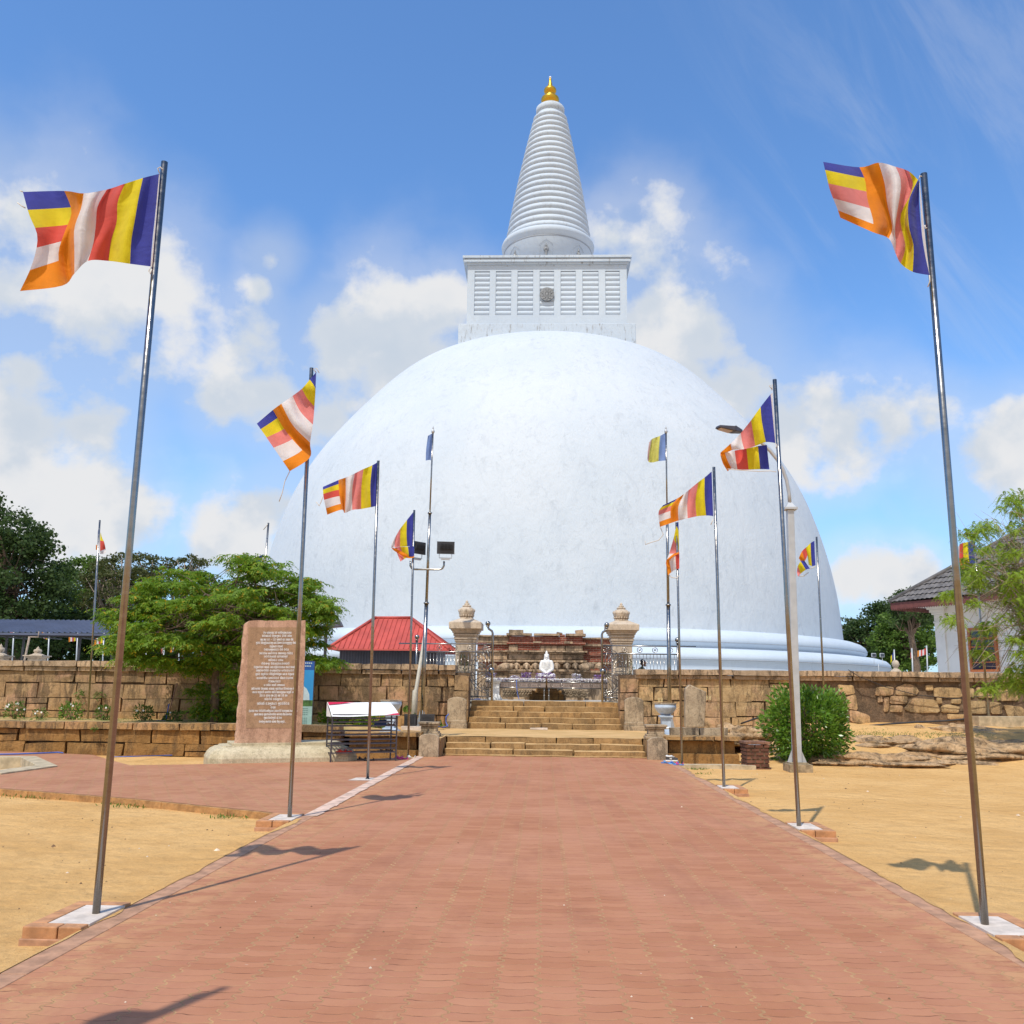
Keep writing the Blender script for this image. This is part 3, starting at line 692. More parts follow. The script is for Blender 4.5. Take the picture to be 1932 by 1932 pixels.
for (x0, x1, z0, z1) in ((2.52, 3.1, 0.42, 1.05), (2.52, 3.1, 1.05, 1.62), (2.52, 3.12, 1.62, 2.08)): b.rough(x0, x1, 30.5, 31.3, z0+.01, z1-.01, 0.2, 0.012, 0, 0.015, rnd)
put(b.build('end_blocks', M_WALL), wr)
# chalk marks 88 and 88 on the blocks
M_CHALK = mat_plain('chalk', (0.72, 0.60, 0.32), 0.9)
def ring_stroke(b, cx, cz, rx, rz, y, wdt, n=12):
    k = len(b.v)
    for i in range(n):
        a = 2*math.pi*i/n; b.v.append((cx+rx*math.cos(a), y, cz+rz*math.sin(a))); b.v.append((cx+(rx-wdt)*math.cos(a), y, cz+(rz-wdt)*math.sin(a)))
    for i in range(n): j = (i+1) % n; b.face((k+2*i, k+2*j, k+2*j+1, k+2*i+1))
b = MB()
for (px, py) in ((2460, 2608), (2640, 2600)):
    c = at(px, py, 30.57)
    for dx in (-0.045, 0.045):
        for dz in (-0.034, 0.034): ring_stroke(b, c.x+dx, c.z+dz, 0.035, 0.034, 30.575, 0.014)
put(b.build('chalk_number', M_CHALK), wr)

lw = thing('low_stone_wall', 'low ochre stone retaining wall along the front of the flower bed', 'low wall', (-12, 24, 0))
b = MB(); ashlar(b, -24, -5.1, 23.8, -0.1, 0.57, 2, 31, 0.8, 1.9, 0.3, jit=0.022); put(b.build('blocks', M_LOW), lw)
b = MB(); b.box(-24, -5.1, 23.95, 24.3, -0.2, 0.58); put(b.build('mortar_core', M_MORT), lw)
b = MB(); rnd = random.Random(6); x = -24
while x < -5.2:
    e = min(-5.1, x+rnd.uniform(0.7, 1.5)); b.rough(x+.005, e-.005, 23.72+rnd.uniform(-.01, .01), 24.25, 0.56, 0.74+rnd.uniform(-.01, .01), 0.2, 0.013, 0, 0.01, rnd); x = e
put(b.build('coping', M_WALL), lw)

# ---- stairs
def steps(name, label, x0, x1, y0, z0, zs, tread, seed, mat):
    st = thing(name, label, 'stairs', ((x0+x1)/2, y0, z0)); rnd = random.Random(seed); z = z0
    for i, zt in enumerate(zs):
        b = MB(); x = x0
        yb = y0+tread*(i+1)+0.18 if i < len(zs)-1 else y0+tread*i+0.7
        while x < x1-0.02:
            e = min(x1, x+rnd.uniform(0.9, 2.3)); 
            if x1-e < 0.5: e = x1
            b.rough(x+.004, e-.004, y0+tread*i+rnd.uniform(-.012, .012), yb, z-0.12, zt+rnd.uniform(-.006, .006), 0.16, 0.011, 0, 0.012, rnd); x = e
        put(b.build('step', mat), st); z = zt
    return st
steps('stone_steps', 'lower flight of three worn brown stone steps at the end of the red path', -2.52, 2.64, 24.3, -0.1, [0.15, 0.30, 0.445], 0.36, 5, M_STEP)
steps('stone_steps', 'upper flight of five brown stone steps rising to the gate', -2.40, 2.55, 30.25, 0.42, [0.62, 0.79, 0.96, 1.13, 1.30], 0.34, 8, M_STEP)
b = MB(); b.rough(-2.6, 2.72, 24.12, 24.36, -0.12, 0.035, 0.2, 0.01, 0, 0.01, random.Random(2)); tag(b.build('kerb_stone', M_STEP), 'thin stone kerb at the foot of the lower steps', 'kerb')
for x0, x1, lab in ((-3.06, -2.54, 'rough stone cheek block behind the left lower guard stone'), (2.66, 3.10, 'rough stone cheek block behind the right lower guard stone')):
    b = MB(); b.rough(x0, x1, 23.79, 25.3, -.12, .455, .2, .01, 0, 0, random.Random(5)); tag(b.build('cheek_block', M_STEP), lab, 'stone block')
# ---- guard stones and little pedestals either side
def guard(x0, x1, y, z0, z1, mat, label, grooves=False):
    b = MB(); w_ = x1-x0; n = 12; pts = [(x0, z0), (x1, z0)]
    for i in range(n+1):
        a = i/n; xx = x1-w_*a; zz = z1-0.16*w_*(abs(2*a-1)**3.2)-(0.06 if 0.42 < a < 0.58 else 0.09)*w_+0.05*w_
        pts.append((xx, zz))
    b.prism(pts, y, y+0.16)
    if grooves:
        b.box(x0-.03, x1+.03, y-.04, y+.12, z0, z0+0.2); b.box(x0-.015, x1+.015, y-.02, y+.12, z0+.2, z0+.3)
    return tag(b.build('guard_stone', mat, bevel=0.018), label, 'guard stone', group='guard stones beside the steps')
guard(-3.08, -2.58, 23.6, -0.1, 0.58, M_GREY, 'rounded grey guard stone left of the lower steps, beside the shoe rack')
guard(2.62, 3.12, 23.6, -0.1, 0.56, M_GREY, 'black stained rounded guard stone right of the lower steps, beside the shoes')
guard(-3.03, -2.42, 29.95, 0.4, 1.44, M_GREY, 'tall round topped guard stone left of the upper steps', True)
guard(2.62, 3.22, 29.95, 0.4, 1.50, M_GREY, 'tall round topped guard stone right of the upper steps', True)
def moulded(x0, x1, y0, y1, z0, prof, mat, label, name='pedestal', cat='pedestal', group=None):
    t = MB()
    for (o, za, zb) in prof: t.box(x0-o, x1+o, y0-o, y1+o, z0+za, z0+zb)
    return tag(t.build(name, mat, bevel=0.012), label, cat, group)
PP = [(0.06, 0, 0.07), (0.03, 0.072, 0.12), (-0.02, 0.122, 0.25), (0.02, 0.252, 0.30), (0.045, 0.302, 0.36)]
moulded(-3.17, -2.72, 24.45, 24.85, 0.46, PP, M_GREY, 'small moulded stone pedestal above the left guard stone of the lower steps', group='small moulded pedestals')
moulded(2.72, 3.18, 24.45, 24.85, 0.46, PP, M_GREY, 'small moulded stone pedestal above the right guard stone of the lower steps', group='small moulded pedestals')
def plinth(x0, x1, label):
    t = thing('moulded_plinth', label, 'plinth', ((x0+x1)/2, 24.1, 0)); rnd = random.Random(int(x1*7))
    b = MB(); b.rough(x0, x1, 23.92, 24.4, -0.12, 0.14, 0.2, 0.01, 0, 0, rnd); b.rough(x0+.06, x1-.08, 24.08, 24.5, 0.14, 0.46, 0.25, 0.01, 0, 0, rnd); put(b.build('base', M_LOW), t)
    b = MB(); x = x0-.03
    while x < x1:
        e = min(x1+.06, x+rnd.uniform(0.8, 1.3)); b.rough(x+.003, e-.003, 23.9, 24.6, 0.46, 0.57, 0.2, 0.012, 0, 0.01, rnd); x = e
    put(b.build('slab', M_WALL), t)
plinth(-5.0, -3.12, 'low moulded stone plinth behind the shoe rack'); plinth(3.14, 4.95, 'low moulded stone plinth right of the lower steps, behind the shoes')
b = MB(); b.rough(3.34, 4.1, 24.75, 25.0, 0.5, 0.75, 0.2, 0.01, 0, 0, random.Random(1)); b.rough(4.12, 4.84, 24.75, 25.0, 0.5, 0.745, 0.2, 0.01, 0, 0.02, random.Random(4))
tag(b.build('stone_beam', M_GREY), 'cracked long grey stone beam lying on the right plinth', 'stone beam')
b = MB(); W = [at(px, py, 26.4) for px, py in ((2552, 2710), (2552, 2565), (2568, 2550), (2630, 2578), (2622, 2710))]
b.prism([(p.x, p.z) for p in W], 26.3, 26.6); b.v = [(x+(0.0 if y > 26.4 or x > 4.2 else 0.0), y, z) for x, y, z in b.v]
tag(b.build('standing_stone', M_GREY, bevel=0.025), 'upright weathered standing stone with slanted top in front of the right wall', 'standing stone')
moulded(4.62, 5.15, 26.3, 26.7, 0.46, [(0.0, 0, 0.12), (0.04, 0.122, 0.2)], M_STEP, 'small square stone footing beside the standing stone', 'footing', 'footing')
b = MB(); b.rough(3.2, 5.0, 22.35, 22.62, -0.14, 0.0, 0.2, 0.012, 0, 0, random.Random(14)); tag(b.build('kerb_stone', M_CONC), 'long pale kerb stone lying in the sand beyond the shoes', 'kerb')

# ---- rocks on the right
def rockmesh(b, c, rx, ry, rz, seed, n=44, jag=0.42):
    k = len(b.v); m = n//2; off = Vector((seed*3.1, seed*1.7, 0))
    for i in range(m+1):
        ph = math.pi*0.5*i/m
        for j in range(n):
            th = 2*math.pi*j/n
            d = Vector((math.sin(ph)*math.cos(th), math.sin(ph)*math.sin(th), math.cos(ph)))
            s_ = 1+jag*noise.noise(d*1.6+off)+jag*0.5*noise.noise(d*4+off)+jag*.2*noise.noise(d*9+off)
            zs = d.z; lay = 0.07*math.sin(zs*16+seed+3*noise.noise(d*2+off))
            b.v.append((c[0]+d.x*rx*(s_+lay), c[1]+d.y*ry*(s_+lay), c[2]+d.z*rz*s_))
    for i in range(m):
        for j in range(n): j2 = (j+1) % n; b.face((k+i*n+j, k+(i+1)*n+j, k+(i+1)*n+j2, k+i*n+j2), 0, True)
rk = [((8.3, 24.0, -0.12), 1.7, .75, 0.36, 'flat layered brown rock at the edge of the sand, right of the shrub'), ((11.9, 25.6, -0.05), 2.8, 1.4, 0.62, 'wide low brown rock outcrop behind the tall right flagpole'),
      ((9.3, 26.8, 0.15), 1.5, 1.0, 0.48, 'rounded brown boulder right of the shrub, below the wall'), ((12.6, 28.6, 0.35), 2.6, 1.0, 0.42, 'pale weathered rock slope beneath the concrete block'),
      ((5.6, 27.0, 0.2), 1.1, 0.9, 0.68, 'lumpy grey brown boulder left of the shrub behind the brick box'), ((7.5, 27.6, 0.3), 1.3, .8, 0.5, 'mossy boulder hidden behind the round shrub'), ((14.6, 25.0, -0.1), 2.0, 1.0, .55, 'brown rock outcrop shaded by the feathery tree at the right edge'),
      ((10.4, 24.3, -0.14), 1.3, .45, 0.2, 'thin flat rock shelf just right of the layered rock')]
for i, (c, rx, ry, rz, lab) in enumerate(rk):
    b = MB(); rockmesh(b, c, rx, ry, rz*.82, i+2); tag(b.build('rock', M_ROCK), lab, 'rock', 'rocks below the right wall')
b = MB(); rnd = random.Random(9)
cb = at(3640, 2672, 29.8); b.rough(cb.x-.05, cb.x+1.75, 29.6, 30.1, 0.62, cb.z+.04, 0.3, 0.006, 0, 0, rnd); tag(b.build('concrete_block', M_CONC), 'long pale concrete block under the far right flagpole', 'block')
b = MB(); rnd = random.Random(19)
for (px, py, s) in ((3425, 2708, .12), (3280, 2747, .2), (3360, 2790, .1), (3215, 2780, .08), (3550, 2700, .1)):
    c = at(px, py, 28.5); b = MB(); rockmesh(b, (c.x, 28.5, c.z-.05), s*1.4, s, s, px % 17, 12)
    tag(b.build('stone', M_ROCK), {3425: 'small grey stone at the foot of the rubble wall', 3280: 'leaning slab like stone between the boulder and the shrub', 3360: 'small stone beside the flat rock', 3215: 'tiny white stone on the sand near the shrub', 3550: 'small stone near the concrete block'}[px], 'stone')
# ================================================================== THE STUPA
SX, SY = 0.38, 145.0
ST = thing('stupa', 'huge whitewashed dome stupa with ringed spire and golden pinnacle', 'stupa', (SX, SY, 1.32))
def sb(b, name, mat, parent=None, **k):
    o = b.build(name, mat, **k)
    if parent is None or parent is ST: put(o, ST)
    else: o.parent = parent
    return o
# dome profile as measured along its outline
DP = [(44.0, 8.3), (43.9, 10), (43.75, 12), (43.4, 15.5), (42.6, 20), (41.3, 25), (39.5, 30), (36.9, 35), (33.3, 40), (29.0, 45), (26.2, 48), (23.5, 50.35), (20.9, 52.0), (18.0, 53.3), (14.5, 54.5), (10.5, 55.4), (5, 56), (0.05, 56.2)]
def smooth_profile(P, n=6):
    out = []
    for i in range(len(P)-1):
        p0 = P[max(i-1, 0)]; p1 = P[i]; p2 = P[i+1]; p3 = P[min(i+2, len(P)-1)]
        for k in range(n):
            t = k/n; out.append(tuple(0.5*((2*p1[j])+(-p0[j]+p2[j])*t+(2*p0[j]-5*p1[j]+4*p2[j]-p3[j])*t*t+(-p0[j]+3*p1[j]-3*p2[j]+p3[j])*t**3) for j in (0, 1)))
    out.append(P[-1]); return out
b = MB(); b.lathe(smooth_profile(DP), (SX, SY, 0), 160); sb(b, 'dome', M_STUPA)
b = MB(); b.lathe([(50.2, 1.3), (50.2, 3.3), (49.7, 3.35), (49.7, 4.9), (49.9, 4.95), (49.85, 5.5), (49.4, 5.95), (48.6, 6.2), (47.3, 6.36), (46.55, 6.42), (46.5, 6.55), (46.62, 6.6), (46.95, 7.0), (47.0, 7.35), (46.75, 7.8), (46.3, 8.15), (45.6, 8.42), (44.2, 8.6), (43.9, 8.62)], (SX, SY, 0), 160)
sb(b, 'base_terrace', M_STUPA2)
b = MB()
for z in (5.0, 7.0): b.lathe([(46.9 if z > 6 else 49.9, z), (46.98 if z > 6 else 49.98, z+.03), (46.98 if z > 6 else 49.98, z+.09), (46.9 if z > 6 else 49.9, z+.12)], (SX, SY, 0), 160)
sb(b, 'moulding_groove', M_LINE)
# square plinth and harmika
HX = SX+0.05
b = MB(); b.box(HX-13.45, HX+13.45, SY-13.45, SY+13.45, 49.0, 56.35); sb(b, 'plinth', M_DRIP, bevel=0.08)
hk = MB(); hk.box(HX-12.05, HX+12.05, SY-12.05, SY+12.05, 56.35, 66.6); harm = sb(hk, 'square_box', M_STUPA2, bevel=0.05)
b = MB(); cells = [(-10.78, -8.43), (-7.48, -5.1), (-4.12, -1.72), (-0.70, 1.51), (2.53, 4.85), (5.89, 8.37), (9.41, 11.63)]
cells = [(a-0.41, c-0.41) for a, c in cells]; edges = [-12.3]+[v for c in cells for v in c]+[12.3]
for side in range(4):
    Mx = Matrix.Translation((HX, SY, 0)) @ Matrix.Rotation(side*math.pi/2, 4, 'Z')
    for i in range(0, len(edges), 2):
        e_0, e_1 = edges[i], edges[i+1]
        if side % 2: e_0, e_1 = max(e_0, -12.03), min(e_1, 12.03)
        b.box(e_0, e_1, -12.3, -12.04, 56.8, 66.2, M=Mx)
    for (a, c) in cells:
        b.box(a, c, -12.29, -12.04, 56.8, 58.2, M=Mx); b.box(a, c, -12.29, -12.04, 65.45, 66.2, M=Mx)
sb(b, 'wall_frame', M_STUPA2, harm)
for side in range(4):
    Mx = Matrix.Translation((HX, SY, 0)) @ Matrix.Rotation(side*math.pi/2, 4, 'Z')
    for (a, c) in cells:
        b = MB(); n = 9; h = (65.45-58.2)/n
        for i in range(n):
            z = 58.2+i*h; k = 5
            pr = [(-12.04, z+.03)]+[(-12.07-0.17*math.sin(math.pi*t/k*0.9+0.1), z+.06+(h-.12)*t/k) for t in range(k+1)]+[(-12.04, z+h-.03)]
            b.prism([(p[0], p[1]) for p in pr], a+.02, c-.02, axis='x', M=Mx)
        sb(b, 'louvre_panel', M_STUPA2, harm)
b = MB()
for (o, z0, z1) in ((12.35, 66.2, 66.45), (12.6, 66.45, 66.75), (12.9, 66.75, 67.1), (12.75, 67.1, 67.35), (13.05, 67.35, 67.75)): b.box(HX-o, HX+o, SY-o, SY+o, z0, z1-.005)
sb(b, 'cornice', M_DRIP, bevel=0.03)
b = MB(); c = (HX, SY-12.62, 61.52)
b.tube([(c[0]+.02, c[1]+.35, c[2]), (c[0]+.02, c[1], c[2])], 1.09, 32); b.tube([(c[0]+.02, c[1]+.05, c[2]), (c[0]+.02, c[1]-.08, c[2])], 0.22, 16)
for ring, (r0_, r1_, w_) in enumerate(((0.25, 0.66, 0.17), (0.5, 1.0, 0.2))):
    for i in range(10):
        a = 2*math.pi*(i+ring*.5)/10; ca, sa = math.cos(a), math.sin(a); P = []
        for (rr, ww) in ((r0_, 0), ((r0_+r1_)/2, w_), (r1_, 0), ((r0_+r1_)/2, -w_)): P.append((rr*ca-ww*sa, rr*sa+ww*ca))
        b.hexa([(c[0]+p[0], c[1]+.02, c[2]+p[1]) for p in P]+[(c[0]+p[0]*.97, c[1]-.09+ring*.03, c[2]+p[1]*.97) for p in P])
sb(b, 'lotus_medallion', M_SILVER)
# drum, figures in niches
DX = SX+0.22
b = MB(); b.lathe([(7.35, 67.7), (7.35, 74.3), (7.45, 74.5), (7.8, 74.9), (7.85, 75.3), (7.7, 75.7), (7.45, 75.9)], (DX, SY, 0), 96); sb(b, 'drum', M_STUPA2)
b = MB(); b.lathe([(9.3, 67.7), (9.3, 68.0), (7.36, 68.5)], (DX, SY, 0), 96); sb(b, 'drum_base', M_STUPA2)
b = MB(); b.lathe([(7.36, 74.02), (7.42, 74.05), (7.42, 74.2), (7.36, 74.22)], (DX, SY, 0), 96); sb(b, 'drum_groove', M_LINE)
def figure_mb(b, M, s=1.0):
    def sp(x, y, z, r, sc=(1, 1, 1)): b.sphere(tuple(M @ Vector((x*s, y*s, z*s))), r*s, 10, 0, sc)
    for z in np.linspace(0.15, 1.1, 7): sp(0, 0, z, 0.24-0.05*abs(z-.5), (1, .8, 1.1))
    for z in np.linspace(1.15, 1.75, 4): sp(0, 0, z, 0.27, (1, .75, 1))
    for sx in (-1, 1):
        for t in np.linspace(0, 1, 5): sp(sx*(0.34-0.02*t), -.05, 1.75-0.45*t, 0.11)
        for t in np.linspace(0, 1, 5): sp(sx*(0.33*(1-t)+.03), -.22*t-.08, 1.32+0.32*t, 0.09)
    sp(0, 0, 1.98, 0.1); sp(0, 0, 2.2, 0.18, (1, 1, 1.2)); sp(0, 0, 2.45, 0.13, (1, 1, 1.3)); sp(0, 0, 2.65, 0.06, (1, 1, 1.6))
for i in range(8):
    a = -math.pi/2+i*math.pi/4-0.04; M = Matrix.Translation((DX+7.42*math.cos(a), SY+7.42*math.sin(a), 70.0)) @ Matrix.Rotation(a+math.pi/2, 4, 'Z')
    b = MB(); figure_mb(b, M, 0.98); sb(b, 'niche_figure', M_SILVER, remesh=0.07, smooth=1)
    b = MB()
    for sx in (-1, 1):
        b.tube([M @ Vector((sx*1.05, 0.02, -0.1)), M @ Vector((sx*1.05, 0.02, 1.9))], 0.022, 5)
        b.tube([M @ Vector((sx*1.05, 0.0, 2.2)), M @ Vector((sx*0.95, 0, 2.55)), M @ Vector((sx*.6, -.04, 2.85)), M @ Vector((sx*.2, -.05, 3.1)), M @ Vector((0, -.05, 3.4))], 0.035, 5)
    sb(b, 'niche_arch', M_LINE)
# ringed cone
b = MB(); prof = []; n = 21
for i in range(n):
    f0, f1 = i/n, (i+1)/n
    def rz(f): return 7.05+(2.5-7.05)*f+0.45*math.sin(math.pi*f)*0.5, 75.9+(100.2-75.9)*(f**0.985)
    r1_, z1_ = rz(f0); r2_, z2_ = rz(f1); h = z2_-z1_
    prof += [(r1_-.04, z1_), (r1_+.17, z1_+h*.14), (r1_+.24, z1_+h*.32), (r1_+.19, z1_+h*.52), (r1_*.5+r2_*.5+.07, z1_+h*.72), (r2_-.02, z1_+h*.93)]
prof += [(2.35, 100.2), (2.42, 100.6), (2.42, 101.5), (2.3, 101.9), (0.05, 102.0)]
b.lathe(prof, (SX+0.30, SY, 0), 72)
for k_, v in enumerate(b.v): b.v[k_] = (v[0]+(v[2]-76)*0.011, v[1], v[2])
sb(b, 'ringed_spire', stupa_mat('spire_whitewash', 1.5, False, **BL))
b = MB(); b.lathe([(2.47, 100.55), (2.48, 101.7), (2.42, 101.75)], (SX+.3+.27, SY, 0), 48, smooth=True); sb(b, 'spire_cap', M_DRIP)
b = MB(); b.lathe(smooth_profile([(1.0, 101.9), (0.95, 102.15), (0.8, 102.3), (0.95, 102.5), (1.35, 102.9), (1.58, 103.5), (1.5, 103.9), (1.15, 104.15), (0.85, 104.3), (0.78, 104.7), (0.95, 104.95), (1.1, 105.3), (1.05, 105.65), (0.8, 105.95), (0.5, 106.1), (0.42, 106.4), (0.32, 106.9), (0.24, 107.3), (0.2, 107.75), (0.05, 107.85)], 3), (SX+.53, SY, 0), 40)
sb(b, 'golden_pinnacle', M_GOLD)
b = MB(); b.sphere((SX+.53, SY, 108.05), 0.22, 12); sb(b, 'crystal', M_GLASS if False else M_MARBLE)
# lightning strip along the dome edge, small junk on ledge
for (px, py, w_) in ((2790, 2368, 0.9), (3018, 2384, 1.2)):
    c = gnd(px, py, 8.75); b = MB(); b.box(c.x-w_/2, c.x+w_/2, c.y-.2, c.y+.3, 8.5, 8.7+(0.25 if w_ < 1 else 0.05)); sb(b, 'ledge_plank', M_WOOD if w_ > 1 else M_SILVER)
# ================================================================== FLAGPOLES
def pole(x, y, z0, h, label, slab=None, rad=0.028, group='plain steel flagpoles', lean=(0, 0), tie=None, rings=()):
    t = thing('flagpole', label, 'flagpole', (x, y, z0), 0, group)
    b = MB(); b.tube([(0, 0, -0.05), (lean[0]*.5, lean[1]*.5, h*.5), (lean[0], lean[1], h)], rad, 14)
    b.tube([(0, 0, 0.0), (0, 0, 0.012)], rad+0.02, 14)
    b.build('pole_tube', M_STEEL, t)
    if slab:
        s, dz = slab; a, c = (0.0, 0.52) if s > 0 else (-0.52, 0.0); lo = a-0.07*(s > 0)-.0; x0, x1 = (-0.08, 0.33) if s > 0 else (-0.31, 0.10)
        b = MB(); rnd = random.Random(int(y*10))
        for (u0, u1, v0, v1) in ((x0, x1, -0.42, -0.31), (x0, x1, 0.26, 0.36)):
            m = (u0+u1)/2+rnd.uniform(-.05, .05); b.box(u0, m-.004, v0, v1, dz, 0.028); b.box(m+.004, u1, v0, v1, dz, 0.028)
        e0, e1 = (x1-0.11, x1) if s > 0 else (x0, x0+0.11)
        b.box(e0, e1, -0.302, -0.03, dz, 0.028); b.box(e0, e1, -0.022, 0.252, dz, 0.028)
        sl_ = b.build('base_slab', M_SLAB, t, bevel=0.008)
        b = MB(); q0, q1 = (x0, e0-.006) if s > 0 else (e1+.006, x1); b.box(q0, q1, -0.302, 0.252, dz, 0.024); b.build('cement_top', M_CEM, sl_)
        b = MB(); b.box(x0-.01, x1+.015, -0.435, 0.375, dz-.12, dz+.03); b.build('brick_footing', M_KERB, sl_, bevel=.006)
    return t
names = {0: ('first', 'nearest'), 1: ('second', ''), 2: ('third', ''), 3: ('fourth', 'farthest')}
PL = {}
LP = [(-3.24, 7.03, 6.04), (-3.235, 12.24, 6.08), (-3.24, 17.65, 6.1), (-3.33, 23.5, 6.25)]
RP = [(3.215, 7.22, 5.99), (3.22, 12.16, 5.88), (3.21, 16.95, 5.82), (3.32, 22.65, 5.83)]
LL = ['tall steel flagpole nearest the camera on the left edge of the path', 'second left steel flagpole along the path, crossing in front of the inscribed stone', 'third steel flagpole on the left, standing on the red paving before the shoe rack', 'fourth steel flagpole on the left, beside the guard stone and pink sandals']
RL = ['tall steel flagpole nearest the camera on the right edge of the path', 'second right steel flagpole along the path, just in front of the street lamp', 'third steel flagpole on the right edge of the path, on a white cement slab', 'fourth steel flagpole on the right, rising behind the black shoes']
for i, (x, y, h) in enumerate(LP): PL['L%d' % (i+1)] = pole(x, y, 0 if i != 3 else 0.0, h, LL[i], (-1, -0.08) if i < 2 else None, lean=(-.035, 0) if i > 0 else (0, 0))
for i, (x, y, h) in enumerate(RP): PL['R%d' % (i+1)] = pole(x, y, 0 if i != 3 else -0.03, h, RL[i], (1, -0.08) if i < 3 else None, lean=(-.05, 0) if i == 1 else (0, 0))
pole(-3.05, 2.3, 0, 6.0, 'flagpole beside the camera, just outside the left edge of the picture', (-1, -0.08))
b = MB(); b.poly([(-3.55, 17.35, 0.004), (-2.98, 17.4, 0.004), (-3.0, 17.95, 0.004), (-3.5, 17.9, 0.004)]); b.build('cement_patch', M_CEM, kind='structure')
def pole_px(top, bot, Y, z0, label, rad=0.03, **k):
    a = at(*bot, Y); t = at(*top, Y); return pole(a.x, Y, z0, t.z-z0, label, rad=rad, lean=(t.x-a.x, 0), **k)
pole_px((372, 1938), (327, 2681), 30.1, 0.58, 'thin steel flagpole standing in the flower bed behind the nearest left flagpole', 0.03)
pole_px((1000, 1948), (975, 2200), 33.0, 1.32, 'half hidden flagpole rising behind the leafy tree', 0.035)
pole_px((3042, 2000), (3070, 2600), 29.4, 0.55, 'thin flagpole rising from behind the round green shrub', 0.03)
pole_px((3628, 2012), (3684, 2668), 29.85, 0.86, 'flagpole on the concrete block, seen through the feathery tree', 0.03)

# ---------------- flags
def crm(pts, t):
    n = len(pts)-1; t = min(max(t, 0), 1)*n; i = min(int(t), n-1); f = t-i
    p0 = pts[max(i-1, 0)]; p1 = pts[i]; p2 = pts[i+1]; p3 = pts[min(i+2, n)]
    return tuple(0.5*((2*p1[j])+(-p0[j]+p2[j])*f+(2*p0[j]-5*p1[j]+4*p2[j]-p3[j])*f*f+(-p0[j]+3*p1[j]-3*p2[j]+p3[j])*f**3) for j in (0, 1))
CL = {'b': 0, 'y': 1, 'r': 2, 'w': 3, 'o': 4, 'p': 5, 'k': 6, 'f': 7, 'g': 8}
CM = [C_BLUE, C_YEL, C_RED, C_WHI, C_ORA, C_PALE, C_PINK, C_FYEL, C_FPIN]
def flag(label, Y, crop, patches, sleeve=None, ropes=(), amp=0.07, group='striped prayer flags', parent_z=None):
    ox, oy, sc = crop
    b = MB(); cen = None
    for (cols, colours, dy, ph) in patches:
        cols = [c if isinstance(c[0], (tuple, list)) else [c] for c in cols]; NR, NS = 15, 5
        grid = []; nc = len(cols)
        rows = [[crm(c, r/NR) if len(c) > 1 else c[0] for c in cols] for r in range(NR+1)]
        us = [i/NS for i in range((nc-1)*NS+1)]
        k = len(b.v)
        for r in range(NR+1):
            for u in us:
                px, py = crm(rows[r], u/(nc-1)); v = r/NR
                off = dy + amp*(0.4+0.6*u/(nc-1))*math.sin(2.6*u+ph+2.2*v)*(1-math.exp(-u*1.5)) + amp*.3*math.sin(5.1*u-3*v+ph)*(1-math.exp(-u*2))
                p = at(ox+px/sc, oy+py/sc, Y+off); b.v.append(tuple(p))
        W = len(us)
        for r in range(NR):
            for i in range(W-1):
                ci = min(i//NS, nc-2); ch = colours[ci]
                if ch == 'M': ch = 'byrwo'[min(4, r*5//NR)]
                elif ch == 'N': ch = 'bykwo'[min(4, r*5//NR)]
                q = k+r*W+i; b.face((q, q+W, q+W+1, q+1), CL[ch], True)
    V = [Vector(p) for p in b.v]; top = max(V, key=lambda p: p.x+p.z)
    t = thing('flag', label, 'flag', tuple(top), 0, group)
    put(b.build('cloth', CM), t)
    if sleeve:
        s_ = MB(); P = [at(ox+px/sc, oy+py/sc, Y-.01) for px, py in sleeve]; s_.poly(P); put(s_.build('hoist_sleeve', C_WHI), t)
    for rp in ropes:
        r_ = MB(); P = [at(ox+px/sc, oy+py/sc, Y-.02) for px, py in rp]
        r_.tube(P, 0.005*max(1, Y/10), 5); put(r_.build('tie_rope', M_ROPE), t)
    return t
c1 = (0, 550, 2.76); c2 = (900, 1300, 2.146); c3 = (2350, 1400, 2.415); c4 = (3000, 550, 3.22); c5 = (3250, 1800, 2.147); c6 = (0, 1800, 2.415)
flag('large striped flag streaming left from the nearest left flagpole', 7.0, c1, [([
 [(1635,270),(1615,500),(1590,740),(1565,980),(1548,1222)], [(1470,312),(1425,520),(1388,740),(1350,960),(1338,1195)], [(1285,370),(1210,560),(1200,760),(1145,950),(1115,1165)],
 [(1100,430),(1005,600),(985,800),(960,980),(905,1165)], [(860,470),(835,620),(765,830),(765,1060),(765,1295)], [(660,445),(735,660),(660,880),(600,1100),(640,1420)], [(235,455),(300,690),(385,920),(330,1200),(205,1475)]], 'byrwoM', 0, 0.4)],
 sleeve=[(1636,270),(1645,270),(1565,1225),(1548,1222)], ropes=[[(1640,262),(1620,215),(1650,200),(1675,230)], [(1550,1225),(1530,1270),(1545,1300),(1560,1250)], [(235,455),(205,440)], [(260,620),(225,600),(180,565)]], amp=0.121)
flag('striped flag blown upward at the top of the nearest right flagpole', 7.2, c4, [([
 [(1365,400),(1370,700),(1400,1050),(1440,1300),(1490,1530)], [(1352,385),(1240,650),(1245,950),(1300,1180),(1290,1490)], [(1245,285),(1290,500),(1140,830),(1200,1180),(1145,1390)],
 [(1085,230),(1150,450),(1080,920),(1085,1150),(1080,1260)], [(880,180),(950,420),(985,680),(1045,950),(1000,1090)], [(650,235),(720,400),(745,620),(815,880),(800,1010)], [(215,170),(245,300),(300,520),(380,720),(420,840)]], 'bykwoN', 0, 1.6)],
 sleeve=[(1366,400),(1372,400),(1440,1100),(1492,1530),(1440,1300),(1400,1050)], ropes=[[(1365,380),(1375,340),(1400,345)], [(1435,930),(1440,970),(1460,960)], [(1490,1530),(1495,1600),(1470,1670)]], amp=0.135)
